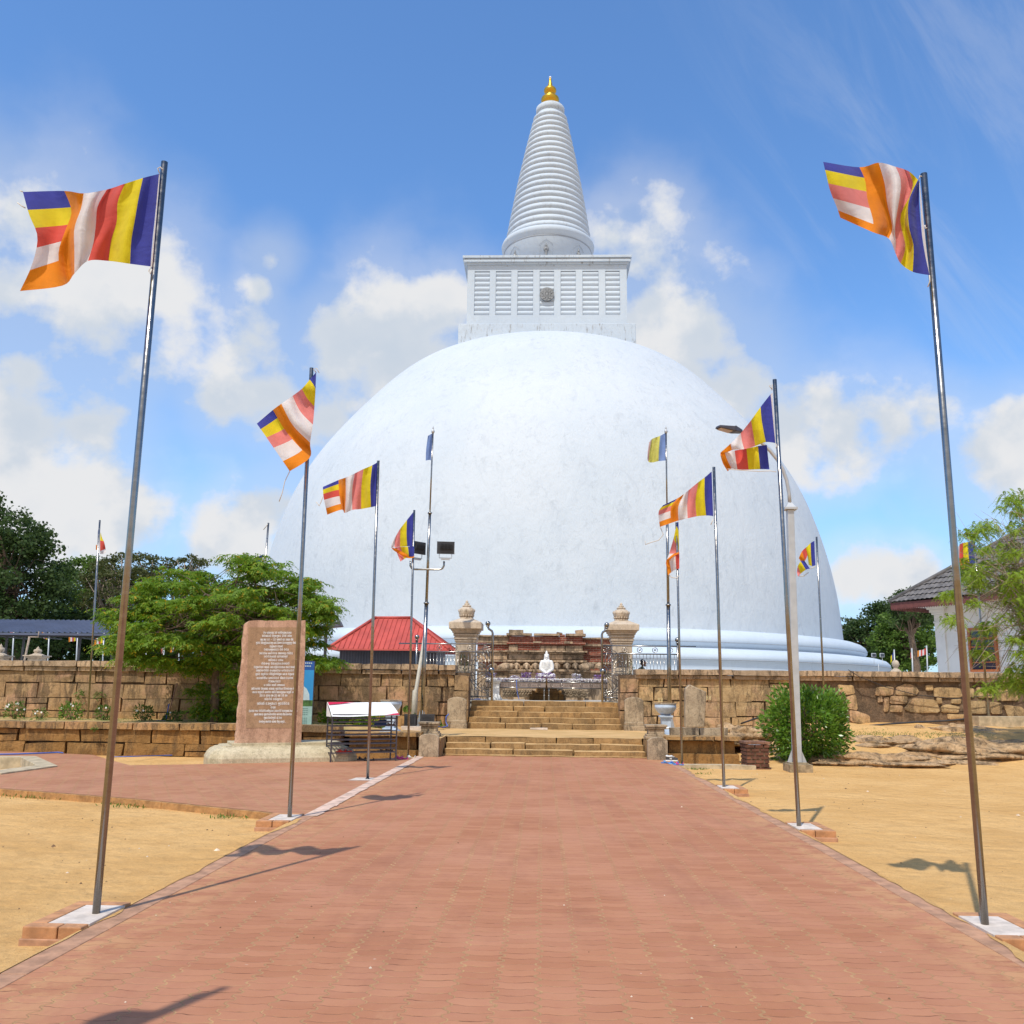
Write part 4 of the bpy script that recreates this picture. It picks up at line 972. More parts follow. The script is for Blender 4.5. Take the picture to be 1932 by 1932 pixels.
flag('striped flag hanging slantwise across the second left flagpole', 12.1, c2, [([
 [(597,185),(595,230),(592,300)], [(545,245),(572,280),(592,318)], [(482,318),(525,395),(583,460)], [(408,375),(470,500),(570,605)], [(318,438),(410,610),(548,750)], [(250,488),(370,680),(545,870)], [(122,597),(225,745),(385,978)]], 'bykwoN', -0.04, 0.3)],
 ropes=[[(597,190),(575,160),(600,155),(620,190)], [(385,978),(345,1060),(325,1150),(300,1220)]], amp=0.135)
flag('striped flag streaming left from the third left flagpole', 17.65, c2, [([
 [(1095,900),(1085,1080),(1085,1255)], [(1045,930),(1030,1090),(1035,1265)], [(975,960),(958,1100),(955,1280)], [(905,995),(885,1130),(885,1287)], [(832,1028),(833,1180),(825,1312)], [(775,1048),(780,1150),(800,1285)], [(650,1103),(655,1180),(685,1325)]], 'bykwoM', 0, 0.9)],
 sleeve=[(1096,900),(1105,900),(1095,1255),(1086,1255)], ropes=[[(650,1180),(632,1230),(622,1255),(598,1225)]], amp=0.149)
flag('striped flag folded against the fourth left flagpole beside the floodlight', 23.5, c2, [([
 [(1372,1305),(1372,1440),(1375,1575)], [(1322,1368),(1320,1480),(1325,1578)], [(1270,1435),(1267,1510),(1268,1582)], [(1237,1490),(1225,1540),(1222,1585)], [(1205,1540),(1197,1570),(1197,1590)]], 'bykw', 0, 0.4),
 ([[(1378,1577),(1380,1660)], [(1330,1580),(1340,1660)], [(1270,1583),(1300,1680)], [(1225,1588),(1270,1700)]], 'byk', -0.06, 1.0), ([[(1380,1655),(1380,1668)], [(1330,1645),(1320,1670)], [(1240,1600),(1230,1620)], [(1197,1588),(1205,1598)]], 'ooo', -0.08, 0)], amp=0.081)
flag('large striped flag folded back on itself on the second right flagpole', 12.1, c3, [([
 [(1258,165),(1280,400),(1300,605)], [(1168,280),(1180,410),(1215,597)], [(1082,400),(1100,510),(1120,632)], [(990,515),(1000,585),(1020,660)], [(898,610),(903,640),(910,670)], [(808,690),(806,705),(810,720)]], 'bykwo', -.05, 0.3),
 ([[(1225,622),(1235,730),(1248,842)], [(1145,632),(1155,735),(1165,840)], [(1040,655),(1050,745),(1060,845)], [(935,672),(945,755),(960,845)], [(845,690),(870,760),(905,835)], [(806,715),(830,790),(872,860)]], 'byrwo', 0.10, 1.0)],
 sleeve=[(1258,165),(1276,150),(1304,605),(1300,605)], ropes=[[(872,840),(1000,850),(1150,860),(1250,855),(1310,865)], [(1270,120),(1245,90),(1275,80),(1270,130)], [(1300,605),(1315,630),(1305,650)]], amp=0.095)
flag('striped flag tapering down to the left on the third right flagpole', 16.95, c3, [([
 [(728,860),(735,1060),(742,1262)], [(665,915),(665,1080),(678,1257)], [(610,955),(583,1120),(592,1265)], [(520,1030),(508,1160),(512,1283)], [(475,1065),(428,1180),(430,1303)], [(415,1105),(360,1190),(362,1325)], [(290,1165),(250,1230),(262,1360)]], 'bykwoN', 0, 0.2)],
 ropes=[[(265,1360),(292,1430),(250,1480),(180,1500),(132,1518),(128,1485)], [(742,1290),(720,1340)]], amp=0.121)
flag('narrow drooping striped flag on the fourth right flagpole', 22.65, c3, [([
 [(427,1308),(430,1325)], [(410,1345),(431,1395)], [(385,1462),(433,1575)], [(345,1600),(415,1600)], [(325,1650),(350,1665)]], 'bykw', 0, 0.3),
 ([[(437,1590),(437,1735)], [(400,1612),(410,1740)], [(345,1655),(365,1768)], [(315,1680),(335,1795)]], 'rwo', -.04, 1.0), ([[(434,1585),(434,1600)], [(380,1605),(385,1625)], [(318,1660),(318,1690)]], 'oo', -.07, 0)],
 ropes=[[(340,1790),(370,1815),(410,1820),(435,1800)]], amp=0.081)
flag('small striped flag twisted at the bottom on the thin flagpole behind the round shrub', 29.4, c3, [([
 [(1652,1485),(1656,1600),(1662,1705)], [(1618,1505),(1622,1610),(1630,1712)], [(1575,1548),(1590,1620),(1600,1700)]], 'by', 0, 0.3),
 ([[(1576,1545),(1590,1615)], [(1540,1580),(1568,1662)], [(1512,1640),(1530,1672)]], 'ro', -.05, .5),
 ([[(1560,1660),(1612,1735)], [(1530,1670),(1575,1745)], [(1503,1712),(1530,1780)], [(1495,1770),(1505,1805)]], 'byk', -.1, .7)], ropes=[[(1500,1800),(1550,1805),(1600,1770)], [(1612,1735),(1665,1715)]], amp=0.095)
flag('striped flag behind the feathery tree above the white building', 29.85, c5, [([
 [(805,460),(812,560),(820,655)], [(765,470),(770,570),(780,665)], [(725,478),(728,585),(735,690)], [(700,490),(695,590),(700,675)], [(680,520),(660,600),(625,668)]], 'byrw', 0, 0.3)], amp=0.081)
flag('thin red and orange flag drooping on the flagpole in the flower bed', 30.1, c6, [([
 [(905,440),(915,480),(918,500)], [(900,515),(925,520),(935,525)], [(900,610),(930,600),(950,590)], [(900,636),(930,638),(950,628)]], 'yrw', 0, .2), ([[(893,360),(893,480),(890,620)], [(880,440),(878,520),(873,610)]], 'b', 0, 0), ([[(873,555),(873,600)], [(863,555),(862,600)]], 'o', 0, 0)], amp=0.054)
flag('striped flag half hidden behind the top of the leafy tree', 33.0, c2, [([
 [(178,1640),(150,1700),(128,1750)], [(142,1655),(115,1700),(95,1745)], [(118,1665),(95,1700),(80,1745)], [(95,1680),(80,1705),(60,1742)]], 'byk', 0, 0.3)], ropes=[[(215,1395),(175,1445)]], amp=0.108)

flag('faded torn pale blue flag near the top of the left tall pole', 29.2, c2, [([[(1533,672),(1527,780),(1521,892)], [(1512,682),(1503,790),(1498,888)], [(1490,695),(1476,800),(1472,893)]], 'pp', 0, .5)], amp=0.108)
flag('faded torn blue, yellow and pink flag near the top of the right tall pole', 29.2, c3, [([[(318,510),(318,640),(316,762)], [(265,540),(255,650),(250,768)], [(222,555),(205,660),(196,780)], [(190,570),(170,680),(160,775)], [(165,600),(152,690),(150,750)]], 'pffg', 0, .5)], amp=0.135)
near = [o for o in bpy.data.objects if o.get('label', '').startswith('large striped flag streaming left from the nearest')][0]
nf = copy_tree(near); nf.location.y -= 4.73; nf.location.x += 0.19; nf.rotation_euler.z = R(52); nf['label'] = 'striped flag on the flagpole beside the camera, just out of the picture'
# ---------------- tall finial poles with collars, floodlights
def tall_pole(top, bot, Y, z0, label):
    a = at(*bot, Y); t = at(*top, Y); lx = (t.x-a.x); h = t.z-z0
    th_ = thing('tall_flagpole', label, 'flagpole', (a.x, Y, z0), 0, 'tall jointed flagpoles with finials')
    f = lambda q: (lx*q, 0, h*q)
    b = MB(); b.tube([f(0), f(0.40)], 0.062, 14); b.tube([f(0.40), f(0.70)], 0.045, 12); b.tube([f(0.70), f(0.975)], 0.026, 10); b.build('pole_tube', M_STEEL, th_)
    for q, r in ((0.40, 0.085), (0.70, 0.07)):
        b = MB(); b.tube([f(q-.003), f(q+.002)], r, 14); b.build('collar', M_STEEL, th_)
    b = MB(); p = f(0.975); b.lathe([(0.03, 0), (0.05, .03), (0.06, .07), (0.04, .11), (0.02, .14), (0.03, .17), (0.006, .26)], p, 12); b.build('finial', M_GALV, th_)
    b = MB()
    for a_ in range(4):
        M = Matrix.Rotation(a_*math.pi/2+.4, 4, 'Z'); b.prism([(0.06, 0), (0.2, 0), (0.065, 0.55)], -0.008, 0.008, axis='y', M=M)
    b.tube([(0, 0, -.02), (0, 0, 0.02)], 0.22, 16); b.build('base_fin', M_GALV, th_)
    return th_
tp = tall_pole((1614, 1588), (1571, 2700), 29.2, 0.46, 'tall jointed steel pole with two floodlights, left of the stairs')
tall_pole((2481, 1588), (2494, 2640), 29.2, 0.46, 'tall jointed steel pole with a finial, rising behind the blue bowl')
a = at(1571, 2700, 29.2)
b = MB(); q = at(1541, 2700, 29.5); q2 = at(1590, 2330, 29.5); b.tube([(q.x, 29.5, .46), (q.x+.02, 29.5, 1.6), (q.x+.05, 29.5, 1.65), (q2.x-.02, 29.5, 3.6)], [0.10, 0.09, 0.062, 0.05], 8); b.tube([(q.x, 29.5, .4), (q.x, 29.5, .75)], [.19, .1], 8)
tag(b.build('steel_post', mat_plain('pale_beige_steel', (0.50, 0.47, 0.40), .6, var=.1)), 'pale octagonal post leaning just left of the tall floodlight pole', 'post')
arm = MB(); L_ = at(1530, 2090, 29.2); R_ = at(1655, 2090, 29.2); zc = at(1592, 2122, 29.2).z; zt = at(1655, 2092, 29.2).z
arm.tube([(L_.x, 29.15, zt), (L_.x, 29.15, zc+.12), (L_.x+.05, 29.15, zc+.03), (L_.x+.15, 29.15, zc), (R_.x-.15, 29.15, zc), (R_.x-.05, 29.15, zc+.03), (R_.x, 29.15, zc+.12), (R_.x, 29.15, zt)], 0.032, 8)
put(arm.build('cross_arm', M_STEEL), tp)
for px, yaw_, wd, lab in ((1556, R(50), .5, 'black floodlight on the left end of the pole bracket, beside the flag'), (1661, R(8), .5, 'black floodlight on the right end of the pole bracket')):
    c = at(px, 2043, 29.15); fl = thing('floodlight', lab, 'floodlight', (c.x, 29.1, c.z), yaw_, 'floodlights on the tall pole')
    b = MB(); b.box(-wd/2, wd/2, -0.06, 0.10, -0.17, 0.17); b.box(-wd/2-.03, wd/2+.03, -0.09, -0.055, -0.20, 0.20)
    for k in range(9): b.box(-wd*.36+k*.045, -wd*.36+k*.045+.012, -0.16, -0.09, -0.05, 0.14)
    for k in range(6): b.box(-wd*.42, wd*.42, -0.10, -0.095, -0.15+k*.05, -0.135+k*.05)
    b.build('housing', M_BLACK, fl, bevel=0.008)
    b = MB(); b.tube([(-.2, 0, -.1), (-.2, 0, -.32), (.2, 0, -.32), (.2, 0, -.1)], 0.014, 6); b.box(-.14, .14, -.04, .04, -0.38, -0.33); b.build('yoke', M_GALV, fl)

# ---------------- street lamp
sp = thing('street_lamp', 'grey square steel street lamp post with long curved arm over the path', 'street lamp', (5.86, 22.05, -0.1))
b = MB(); lt = at(2943, 1900, 22.05); s_ = 0.09
b.hexa([(5.86-s_, 21.94, 0.1), (5.86+s_, 21.94, 0.1), (5.86+s_, 22.16, 0.1), (5.86-s_, 22.16, 0.1), (lt.x-.078, 21.96, lt.z), (lt.x+.078, 21.96, lt.z), (lt.x+.078, 22.14, lt.z), (lt.x-.078, 22.14, lt.z)])
put(b.build('post', M_GALV, bevel=0.012), sp)
b = MB(); b.box(lt.x-.155, lt.x+.155, 21.9, 22.2, lt.z, lt.z+.05); b.box(lt.x-.12, lt.x+.12, 21.93, 22.17, lt.z+.05, lt.z+.19, taper=.085); put(b.build('post_cap', M_GALV), sp)
b = MB(); pts = [(2943, 1885), (2940, 1840), (2931, 1790), (2917, 1750), (2897, 1713), (2870, 1680), (2838, 1650), (2800, 1625), (2762, 1610)]
b.tube([at(px, py, 22.05-0.02*i) for i, (px, py) in enumerate(pts)], 0.045, 10); put(b.build('curved_arm', M_GALV), sp)
h0 = at(2762, 1610, 21.85); h1 = at(2672, 1590, 21.6); d = (h1-h0)
Mh = Matrix.Translation(h0) @ d.to_track_quat('X', 'Z').to_matrix().to_4x4(); Lh = d.length
b = MB(); b.hexa([Mh @ Vector(p) for p in [(0, -.06, -.03), (Lh*.35, -.14, -.05), (Lh*.35, .14, -.05), (0, .06, -.03), (0, -.06, .05), (Lh*.35, -.12, .10), (Lh*.35, .12, .10), (0, .06, .05)]])
b.hexa([Mh @ Vector(p) for p in [(Lh*.35, -.14, -.05), (Lh, -.10, -.03), (Lh, .10, -.03), (Lh*.35, .14, -.05), (Lh*.35, -.13, .08), (Lh*.98, -.09, .03), (Lh*.98, .09, .03), (Lh*.35, .13, .08)]])
lh = put(b.build('lamp_head', M_DKSTEEL, bevel=0.015), sp)
b = MB(); b.hexa([Mh @ Vector(p) for p in [(Lh*.45, -.10, -.062), (Lh*.93, -.08, -.048), (Lh*.93, .08, -.048), (Lh*.45, .10, -.062), (Lh*.45, -.10, -.04), (Lh*.93, -.08, -.03), (Lh*.93, .08, -.03), (Lh*.45, .10, -.04)]])
o = b.build('lamp_lens', mat_plain('amber_lens', (0.45, 0.32, 0.2), .3)); o.parent = lh
b = MB(); b.box(5.6, 6.12, 21.7, 22.3, -0.16, 0.07); b.box(5.66, 6.06, 21.8, 22.3, .07, .10); put(b.build('footing', mat_plain('mossy_concrete', (.33, .25, .15), .95, var=.4, scale=6, bump=.6)), sp)
b = MB()
for sx in (-1, 1): b.prism([(5.86+sx*.115, .1), (5.86+sx*.22, .1), (5.86+sx*.115, .36)], 22.03, 22.06, axis='y')
put(b.build('base_fin', M_GALV), sp)
# ================================================================== GATE, RAILINGS, SHRINE
ZT = 1.32
def gate_pillar(px, ytop, ycap0, ycap1, label):
    Y = 32.6; c = at(px, ycap0, Y); zc = c.z; zc1 = at(px, ycap1, Y).z; zt = at(px, ytop, Y).z
    t = thing('gate_pillar', label, 'pillar', (c.x, Y, ZT), 0, 'sandstone gate pillars')
    b = MB(); b.box(c.x-.34, c.x+.34, Y-.34, Y+.34, ZT, zc1-.42); b.box(c.x-.45, c.x+.45, Y-.45, Y+.45, ZT-.02, ZT+.35)
    for o, dz in ((.37, -.44), (.40, -.36), (.38, -.30), (.42, -.24), (.46, -.14), (.50, -.07)): b.box(c.x-o, c.x+o, Y-o, Y+o, zc1+dz, zc1+dz+.085)
    put(b.build('shaft', M_PILL, bevel=0.02), t)
    b = MB()                              # arched plate on the front, its dark colour standing for a recess's shade
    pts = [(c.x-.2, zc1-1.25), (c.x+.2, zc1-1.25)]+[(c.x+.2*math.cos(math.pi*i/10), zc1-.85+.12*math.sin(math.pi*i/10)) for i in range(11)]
    b.prism(pts, Y-.35, Y-.30, axis='y'); put(b.build('niche_shade', mat_plain('niche_shadow_brown', (.13, .09, .06))), t)
    b = MB(); b.box(c.x-.57, c.x+.57, Y-.57, Y+.57, zc1, zc); 
    k = [(-.57, -.57), (.57, -.57), (.57, .57), (-.57, .57)]
    b.hexa([(c.x+x, Y+y, zc) for x, y in k]+[(c.x+x*.36, Y+y*.36, zc+.16) for x, y in k]); put(b.build('cap', M_PILL, bevel=0.015), t)
    z0 = zc+.15; h = zt-z0; rr = .285
    prof = [(.21, 0), (.235, .02), (.215, .06), (.17, .08), (.19, .11), (.25, .18), (rr*.97, .29), (rr*.99, .36), (rr*1.02, .40), (rr, .43), (rr*.96, .50), (.20, .60), (.11, .64), (.13, .66), (.13, .70), (.075, .73), (.095, .78), (.09, .82), (.04, .87), (.055, .90), (.04, .94), (.008, 1.0)]
    b = MB(); b.lathe([(r, z0+z*h) for r, z in prof], (c.x, Y, 0), 28)
    for i in range(16):
        a = 2*math.pi*i/16; b.sphere((c.x+.2*math.cos(a), Y+.2*math.sin(a), z0+.035), .045, 8)
        b.sphere((c.x+.235*math.cos(a), Y+.235*math.sin(a), z0+.17*h), .04, 8)
    for i in range(8):
        a = 2*math.pi*i/8; b.sphere((c.x+.275*math.cos(a), Y+.275*math.sin(a), z0+.44*h), .045, 8, sc=(.7, .7, 1.3)); b.sphere((c.x+.12*math.cos(a), Y+.12*math.sin(a), z0+.68*h), .04, 8)
    put(b.build('pot_finial', M_PILL), t)
gate_pillar(1738, 2236, 2322, 2346, 'carved sandstone gate pillar with pot finial, left of the gate')
gate_pillar(2315, 2245, 2330, 2352, 'carved sandstone gate pillar with pot finial, right of the gate')

def railing(x0, x1, Y, ztop, label, ext):
    t = thing('railing', label, 'railing', ((x0+x1)/2, Y, ZT), 0, 'steel railings beside the gate')
    sg = -1 if ext < 0 else 1; xe = x0 if sg < 0 else x1
    b = MB(); b.tube([(x0-(.62 if sg < 0 else 0), Y, ztop), (x1+(.62 if sg > 0 else 0), Y, ztop)], 0.022, 8); b.tube([(x0, Y, ztop-.27), (x1, Y, ztop-.27)], 0.022, 8); b.tube([(x0, Y, ZT+.12), (x1, Y, ZT+.12)], 0.02, 8)
    put(b.build('rail', M_STEEL), t)
    b = MB(); n = int((x1-x0)/0.115)
    for i in range(1, n): x = x0+(x1-x0)*i/n; b.tube([(x, Y, ZT+.12), (x, Y, ztop-.27)], 0.009, 5)
    put(b.build('baluster_row', M_STEEL), t)
    n = max(2, int((x1-x0)/.46))
    for i in range(n):
        x = x0+.25+(x1-x0-.5)*i/(n-1); b = MB(); k = 14
        b.tube([(x+.085*math.cos(2*math.pi*j/k), Y, ztop-.135+.085*math.sin(2*math.pi*j/k)) for j in range(k+1)], .012, 5); b.sphere((x, Y, ztop-.13), .035, 8); put(b.build('ring_ornament', M_STEEL), t)
    b = MB(); b.tube([(xe, Y, ZT), (xe, Y, ztop+.12)], .036, 10); b.tube([(xe, Y, ztop+.10), (xe, Y, ztop+.13)], .06, 10); b.sphere((xe, Y, ztop+.22), .085, 14); put(b.build('end_post', M_STEEL), t)
    return t
def gate_leaf(xp, Y, ztop, side, label):        # inner post with ball, half wheel towards the wall
    t = thing('gate', label, 'gate', (xp, Y, ZT), 0, 'open steel gates with half wheels')
    zt = ztop+.42
    b = MB(); b.tube([(xp, Y, ZT-.02), (xp, Y, zt-.02), (xp-side*.03, Y, zt+.07), (xp-side*(-.13), Y, zt+.15)] if False else [(xp, Y, ZT-.02), (xp, Y, zt-.05), (xp+side*.03, Y, zt+.03), (xp+side*.14, Y, zt+.10), (xp+side*.17, Y, zt+.18)], .04, 10); b.tube([(xp+side*.17, Y, zt+.17), (xp+side*.17, Y, zt+.2)], .06, 10); b.sphere((xp+side*.17, Y, zt+.28), .09, 14)
    put(b.build('gate_post', M_STEEL), t)
    zc = ZT+1.0; Rr = .80; cx = xp
    b = MB(); n = 24
    for rr in (Rr, Rr-.085, .19):
        b.tube([(cx+side*rr*math.sin(math.pi*i/n), Y+.02, zc+rr*math.cos(math.pi*i/n)) for i in range(n+1)], .015 if rr > .3 else .022, 6)
    put(b.build('half_wheel_rim', M_STEEL), t)
    for i in range(1, 12):
        a = math.pi*i/12; b = MB(); b.tube([(cx+side*.19*math.sin(a), Y+.02, zc+.19*math.cos(a)), (cx+side*(Rr-.09)*math.sin(a), Y+.02, zc+(Rr-.09)*math.cos(a))], .013, 6); put(b.build('spoke', M_STEEL), t)
    b = MB()
    for i in range(1, 14):
        a = math.pi*i/14; b.sphere((cx+side*(Rr-.04)*math.sin(a), Y+.01, zc+(Rr-.04)*math.cos(a)), .024, 8)
        m = 6; a0 = a; q = [(cx+side*(Rr-.12-.05*math.sin(math.pi*j/m))*math.sin(a0+(j/m-.5)*.18), Y+.02, zc+(Rr-.12-.05*math.sin(math.pi*j/m))*math.cos(a0+(j/m-.5)*.18)) for j in range(m+1)]
        b.tube(q, .008, 5)
    b.sphere((cx+side*.03, Y, zc), .11, 12); put(b.build('rim_bead', M_STEEL), t)
    b = MB(); b.tube([(xp, Y, ZT+.12), (xp+side*.75, Y, ZT+.12)], .02, 8)
    for i in range(4):
        x = xp+side*(.1+.18*i); b.tube([(x, Y, ZT), (x+side*.03, Y, ZT+.09), (x+side*.09, Y, ZT+.11), (x+side*.13, Y, ZT)], .009, 5)
    put(b.build('lower_rail', M_STEEL), t); return t
Yg = 31.75
zl = at(1700, 2399, Yg).z; zr = at(2400, 2407, Yg).z
gl = at(1834, 2500, Yg).x; gr = at(2243, 2500, Yg).x
railing(at(1553, 2400, Yg).x, gl, Yg, zl, 'polished steel railing with ring ornaments left of the gate opening', -1)
railing(gr, at(2524, 2400, Yg).x, Yg, zr, 'polished steel railing with ring ornaments right of the gate opening', 1)
gate_leaf(gl, Yg-.05, zl, -1, 'left steel gate post with ball top and shining half wheel'); gate_leaf(gr, Yg-.05, zr, 1, 'right steel gate post with ball top and shining half wheel')

# ---- shrine front (vahalkada): stone and brick courses
VY = 36.6
def vz(py, px=2035): return at(px, py, VY).z
VH = thing('shrine_front', 'old stone and red brick shrine front with a row of elephant heads', 'shrine', (at(2035, 2500, VY).x, VY, ZT))
xc0, xc1 = at(1897, 2450, VY).x, at(2172, 2450, VY).x; xl0, xr1 = at(1775, 2450, VY).x, at(2290, 2450, VY).x
def course(lst, x0, x1, yf, name, mat, rnd, seg=True):
    b = MB()
    for (pa, pb, o, ra, rb_) in lst:
        X0 = x0+(x1-x0)*ra-(o if ra == 0 else 0); X1 = x0+(x1-x0)*rb_+(o if rb_ == 1 else 0); x = X0
        while x < X1-.02:
            e = min(X1, x+(rnd.uniform(.9, 1.7) if seg else 99)); 
            if X1-e < .3: e = X1
            b.rough(x+.003, e-.003, yf-o, yf+.5, vz(pb), vz(pa), .25, .010, 0, .006, rnd); x = e
    if b.v: put(b.build(name, mat), VH)
rnd = random.Random(12)
stone_c = [(2361, 2370, .12, 0, .31), (2361, 2370, .12, .33, .68), (2361, 2371, .12, .76, 1), (2406, 2425, .0, .42, 1), (2405, 2425, .02, 0, .12), (2425, 2431, .16, 0, 1), (2431, 2438, .06, 0, 1), (2438, 2458, .02, 0, 1), (2460, 2468, .14, 0, 1), (2468, 2473, .05, 0, 1), (2474, 2494, -.16, 0, 1), (2494, 2503, .14, 0, 1), (2503, 2511, .05, 0, 1), (2511, 2566, .0, 0, 1), (2566, 2574, .14, 0, 1), (2574, 2610, .05, 0, 1), (2391, 2398, .10, .32, .44), (2391, 2399, .1, .74, .86)]
course(stone_c, xc0, xc1, VY-.25, 'carved_stone_courses', M_COPE, rnd)
brick_c = [(2364, 2371, .0, .68, .76), (2371, 2393, .0, 0, 1), (2393, 2401, .1, 0, 1), (2401, 2406, .0, 0, 1), (2405, 2425, -.0, .12, .42)]
course(brick_c, xc0, xc1, VY-.24, 'brick_band', M_BRICK, rnd, False)
stone_l = [(2367, 2373, .08, 0, 1), (2373, 2395, 0, 0, 1), (2396, 2402, .08, .3, 1), (2425, 2431, .08, 0, 1), (2431, 2458, 0, 0, 1), (2460, 2468, .1, 0, 1), (2474, 2494, -.16, 0, 1), (2494, 2503, .1, 0, 1), (2503, 2610, 0, 0, 1)]
course(stone_l, xl0, xc0, VY+.12, 'carved_stone_courses', M_COPE, rnd); course([(2402, 2425, 0, 0, 1), (2395, 2402, .05, 0, .3)], xl0, xc0, VY+.13, 'brick_band', M_BRICK, rnd, False)
course([(2373, 2380, .08, 0, 1), (2398, 2406, .10, 0, 1), (2464, 2472, .08, 0, 1), (2474, 2496, -.16, 0, 1), (2496, 2505, .1, 0, 1), (2505, 2610, 0, 0, 1)], xc1, xr1, VY+.12, 'carved_stone_courses', M_COPE, rnd)
course([(2380, 2398, 0, 0, 1), (2406, 2436, 0, 0, 1), (2436, 2441, .06, 0, 1), (2441, 2464, 0, 0, 1)], xc1, xr1, VY+.13, 'brick_band', M_BRICK, rnd, False)
b = MB(); b.box(xl0+.05, xr1-.05, VY+.15, VY+1.5, ZT-.1, vz(2378)); put(b.build('core', M_BRICK), VH)
def elephant(px, wide=False, dark=False):
    c = at(px, 2484, VY); x, z = c.x, c.z; b = MB(); y = VY-.25-.10
    if wide:
        b.sphere((x, y, z), .19, 12, sc=(1.35, .6, .8)); b.sphere((x-.2, y-.02, z-.03), .12, 10); b.sphere((x+.2, y-.03, z+.02), .12, 10, sc=(1.1, .8, .9)); b.sphere((x+.05, y-.1, z-.05), .08, 8)
    else:
        b.sphere((x, y-.02, z+.045), .115, 12, sc=(.9, .8, .95)); b.sphere((x-.09, y+.03, z+.02), .09, 10, sc=(.7, .35, 1.1)); b.sphere((x+.09, y+.03, z+.02), .09, 10, sc=(.7, .35, 1.1))
        b.tube([(x, y-.10, z+.02), (x+.01, y-.13, z-.06), (x+.03, y-.11, z-.13), (x+.07, y-.09, z-.14)], [.05, .042, .035, .025], 8)
        for s in (-1, 1): b.tube([(x+s*.045, y-.08, z-.04), (x+s*.055, y-.14, z-.09)], [.016, .008], 6)
        b.sphere((x-.04, y-.1, z+.07), .02, 6); b.sphere((x+.04, y-.1, z+.07), .02, 6)
    put(b.build('elephant_head', M_COPE, remesh=.016, smooth=1), VH)
for px in (1797, 1840, 1925, 1962, 1995, 2073, 2112, 2143, 2230): elephant(px)
for px in (1886, 2183): elephant(px, True)
for px in (1857, 1943, 1980, 2211):
    c = at(px, 2487, VY-.35); b = MB(); b.tube([(c.x, VY-.22, c.z), (c.x, VY-.32, c.z)], .08, 14); b.sphere((c.x, VY-.33, c.z), .04, 8); put(b.build('roundel', M_COPE), VH)
for (px, py, w_, h_, lab) in ((1922, 2354, .28, .15, 'dark square stone resting on top of the shrine front, left'), (2157, 2355, .17, .12, 'pale broken stone resting on top of the shrine front, right'), (2085, 2360, .13, .06, 'small dark brick bit on top of the shrine front, middle')):
    c = at(px, py, VY); b = MB(); b.rough(c.x-w_, c.x+w_, VY-.2, VY+.1, vz(2362, px)-.0, c.z+h_*.6, .12, .02, 0, .03, rnd); tag(b.build('loose_stone', M_GREY if h_ > .13 else M_COPE), lab, 'stone')

# ---- altar pedestal, seated statue, flower tables, carved slabs
PY = 34.0
px_ = at(2036, 2560, PY).x
al = thing('stone_altar', 'brown moulded stone altar block under the white seated statue', 'altar', (px_, PY, ZT))
b = MB()
for (o, a, c) in ((.62, ZT, ZT+.22), (.54, ZT+.222, ZT+.34), (.38, ZT+.342, ZT+.60), (.46, ZT+.602, ZT+.66), (.56, ZT+.662, ZT+.76)): b.box(px_-o, px_+o, PY-.4, PY+.4, a, c)
put(b.build('block', M_LOW, bevel=.02), al)
b = MB(); b.box(px_-.45, px_+.45, PY-.3, PY+.3, ZT+.762, at(2036, 2530, PY).z); put(b.build('upper_block', M_LOW, bevel=.02), al)
st = thing('seated_statue', 'white seated meditating statue in a draped robe behind the flower tables', 'statue', (px_, PY, at(2036, 2530, PY).z))
zb = at(2036, 2530, PY).z; H_ = at(2036, 2423, PY).z-zb; k_ = H_/1.12
b = MB(); S_ = lambda x, y, z, r, sc=(1, 1, 1): b.sphere((px_+x*k_, PY+y*k_, zb+z*k_), r*k_, 16, 0, sc)
for t in np.linspace(-1, 1, 13): S_(t*.24, -.04-.03*(1-abs(t)), .10, .095, (1.1, 1.3, .9))
for s in (-1, 1):
    for t in np.linspace(0, 1, 8): S_(s*(.10+.15*t), .02-.10*t, .13+.01*t, .105, (1, 1.2, .8))       # thighs
    for t in np.linspace(0, 1, 8): S_(s*(.24-.34*t), -.14-.03*math.sin(3*t), .10, .07, (1.2, 1, .8))   # folded shins
    for t in np.linspace(0, 1, 7): S_(s*(.175+.045*math.sin(t*2)), -.0-.03*t, .66-.27*t, .078)        # upper arms
    for t in np.linspace(0, 1, 7): S_(s*(.215-.17*t), -.04-.15*t, .38-.13*t, .062-.012*t)              # forearms
    S_(s*.085, -.03, .80, .028, (.7, 1, 2.0))                                                        # ears
S_(0, -.19, .235, .06, (1.5, .9, .6))
for t in np.linspace(0, 1, 10): S_(0, .02-.02*t, .15+.50*t, .15+.02*t, (1.0, .75, .9))
S_(0, .0, .62, .16, (1.15, .62, .6)); S_(-.1, .0, .64, .10, (1, .8, .6)); S_(.1, .0, .64, .10, (1, .8, .6))
S_(0, 0, .73, .062, (1, 1, 1.4)); S_(0, -.01, .86, .098, (.95, 1.0, 1.22)); S_(0, -.105, .855, .018, (.8, 1, 1.7)); S_(0, -.09, .785, .035, (1, .8, .7))
S_(0, .01, .925, .098, (1.04, 1.08, .75)); S_(0, .01, 1.03, .052, (1, 1, 1.0)); S_(0, .01, 1.09, .022)
body = put(b.build('body', M_MARBLE, remesh=.012*k_, smooth=2), st)
b = MB()
for i in range(6):                                    # robe folds over chest
    z = .66-.055*i; w_ = .12+.012*i; q = []
    for j in range(11): t = j/10*2-1; q.append((px_+t*w_*k_, PY-(.125+.02*(1-t*t))*k_, zb+(z-.075*(1-t*t)+.02)*k_))
    b.tube(q, .0075*k_, 5)
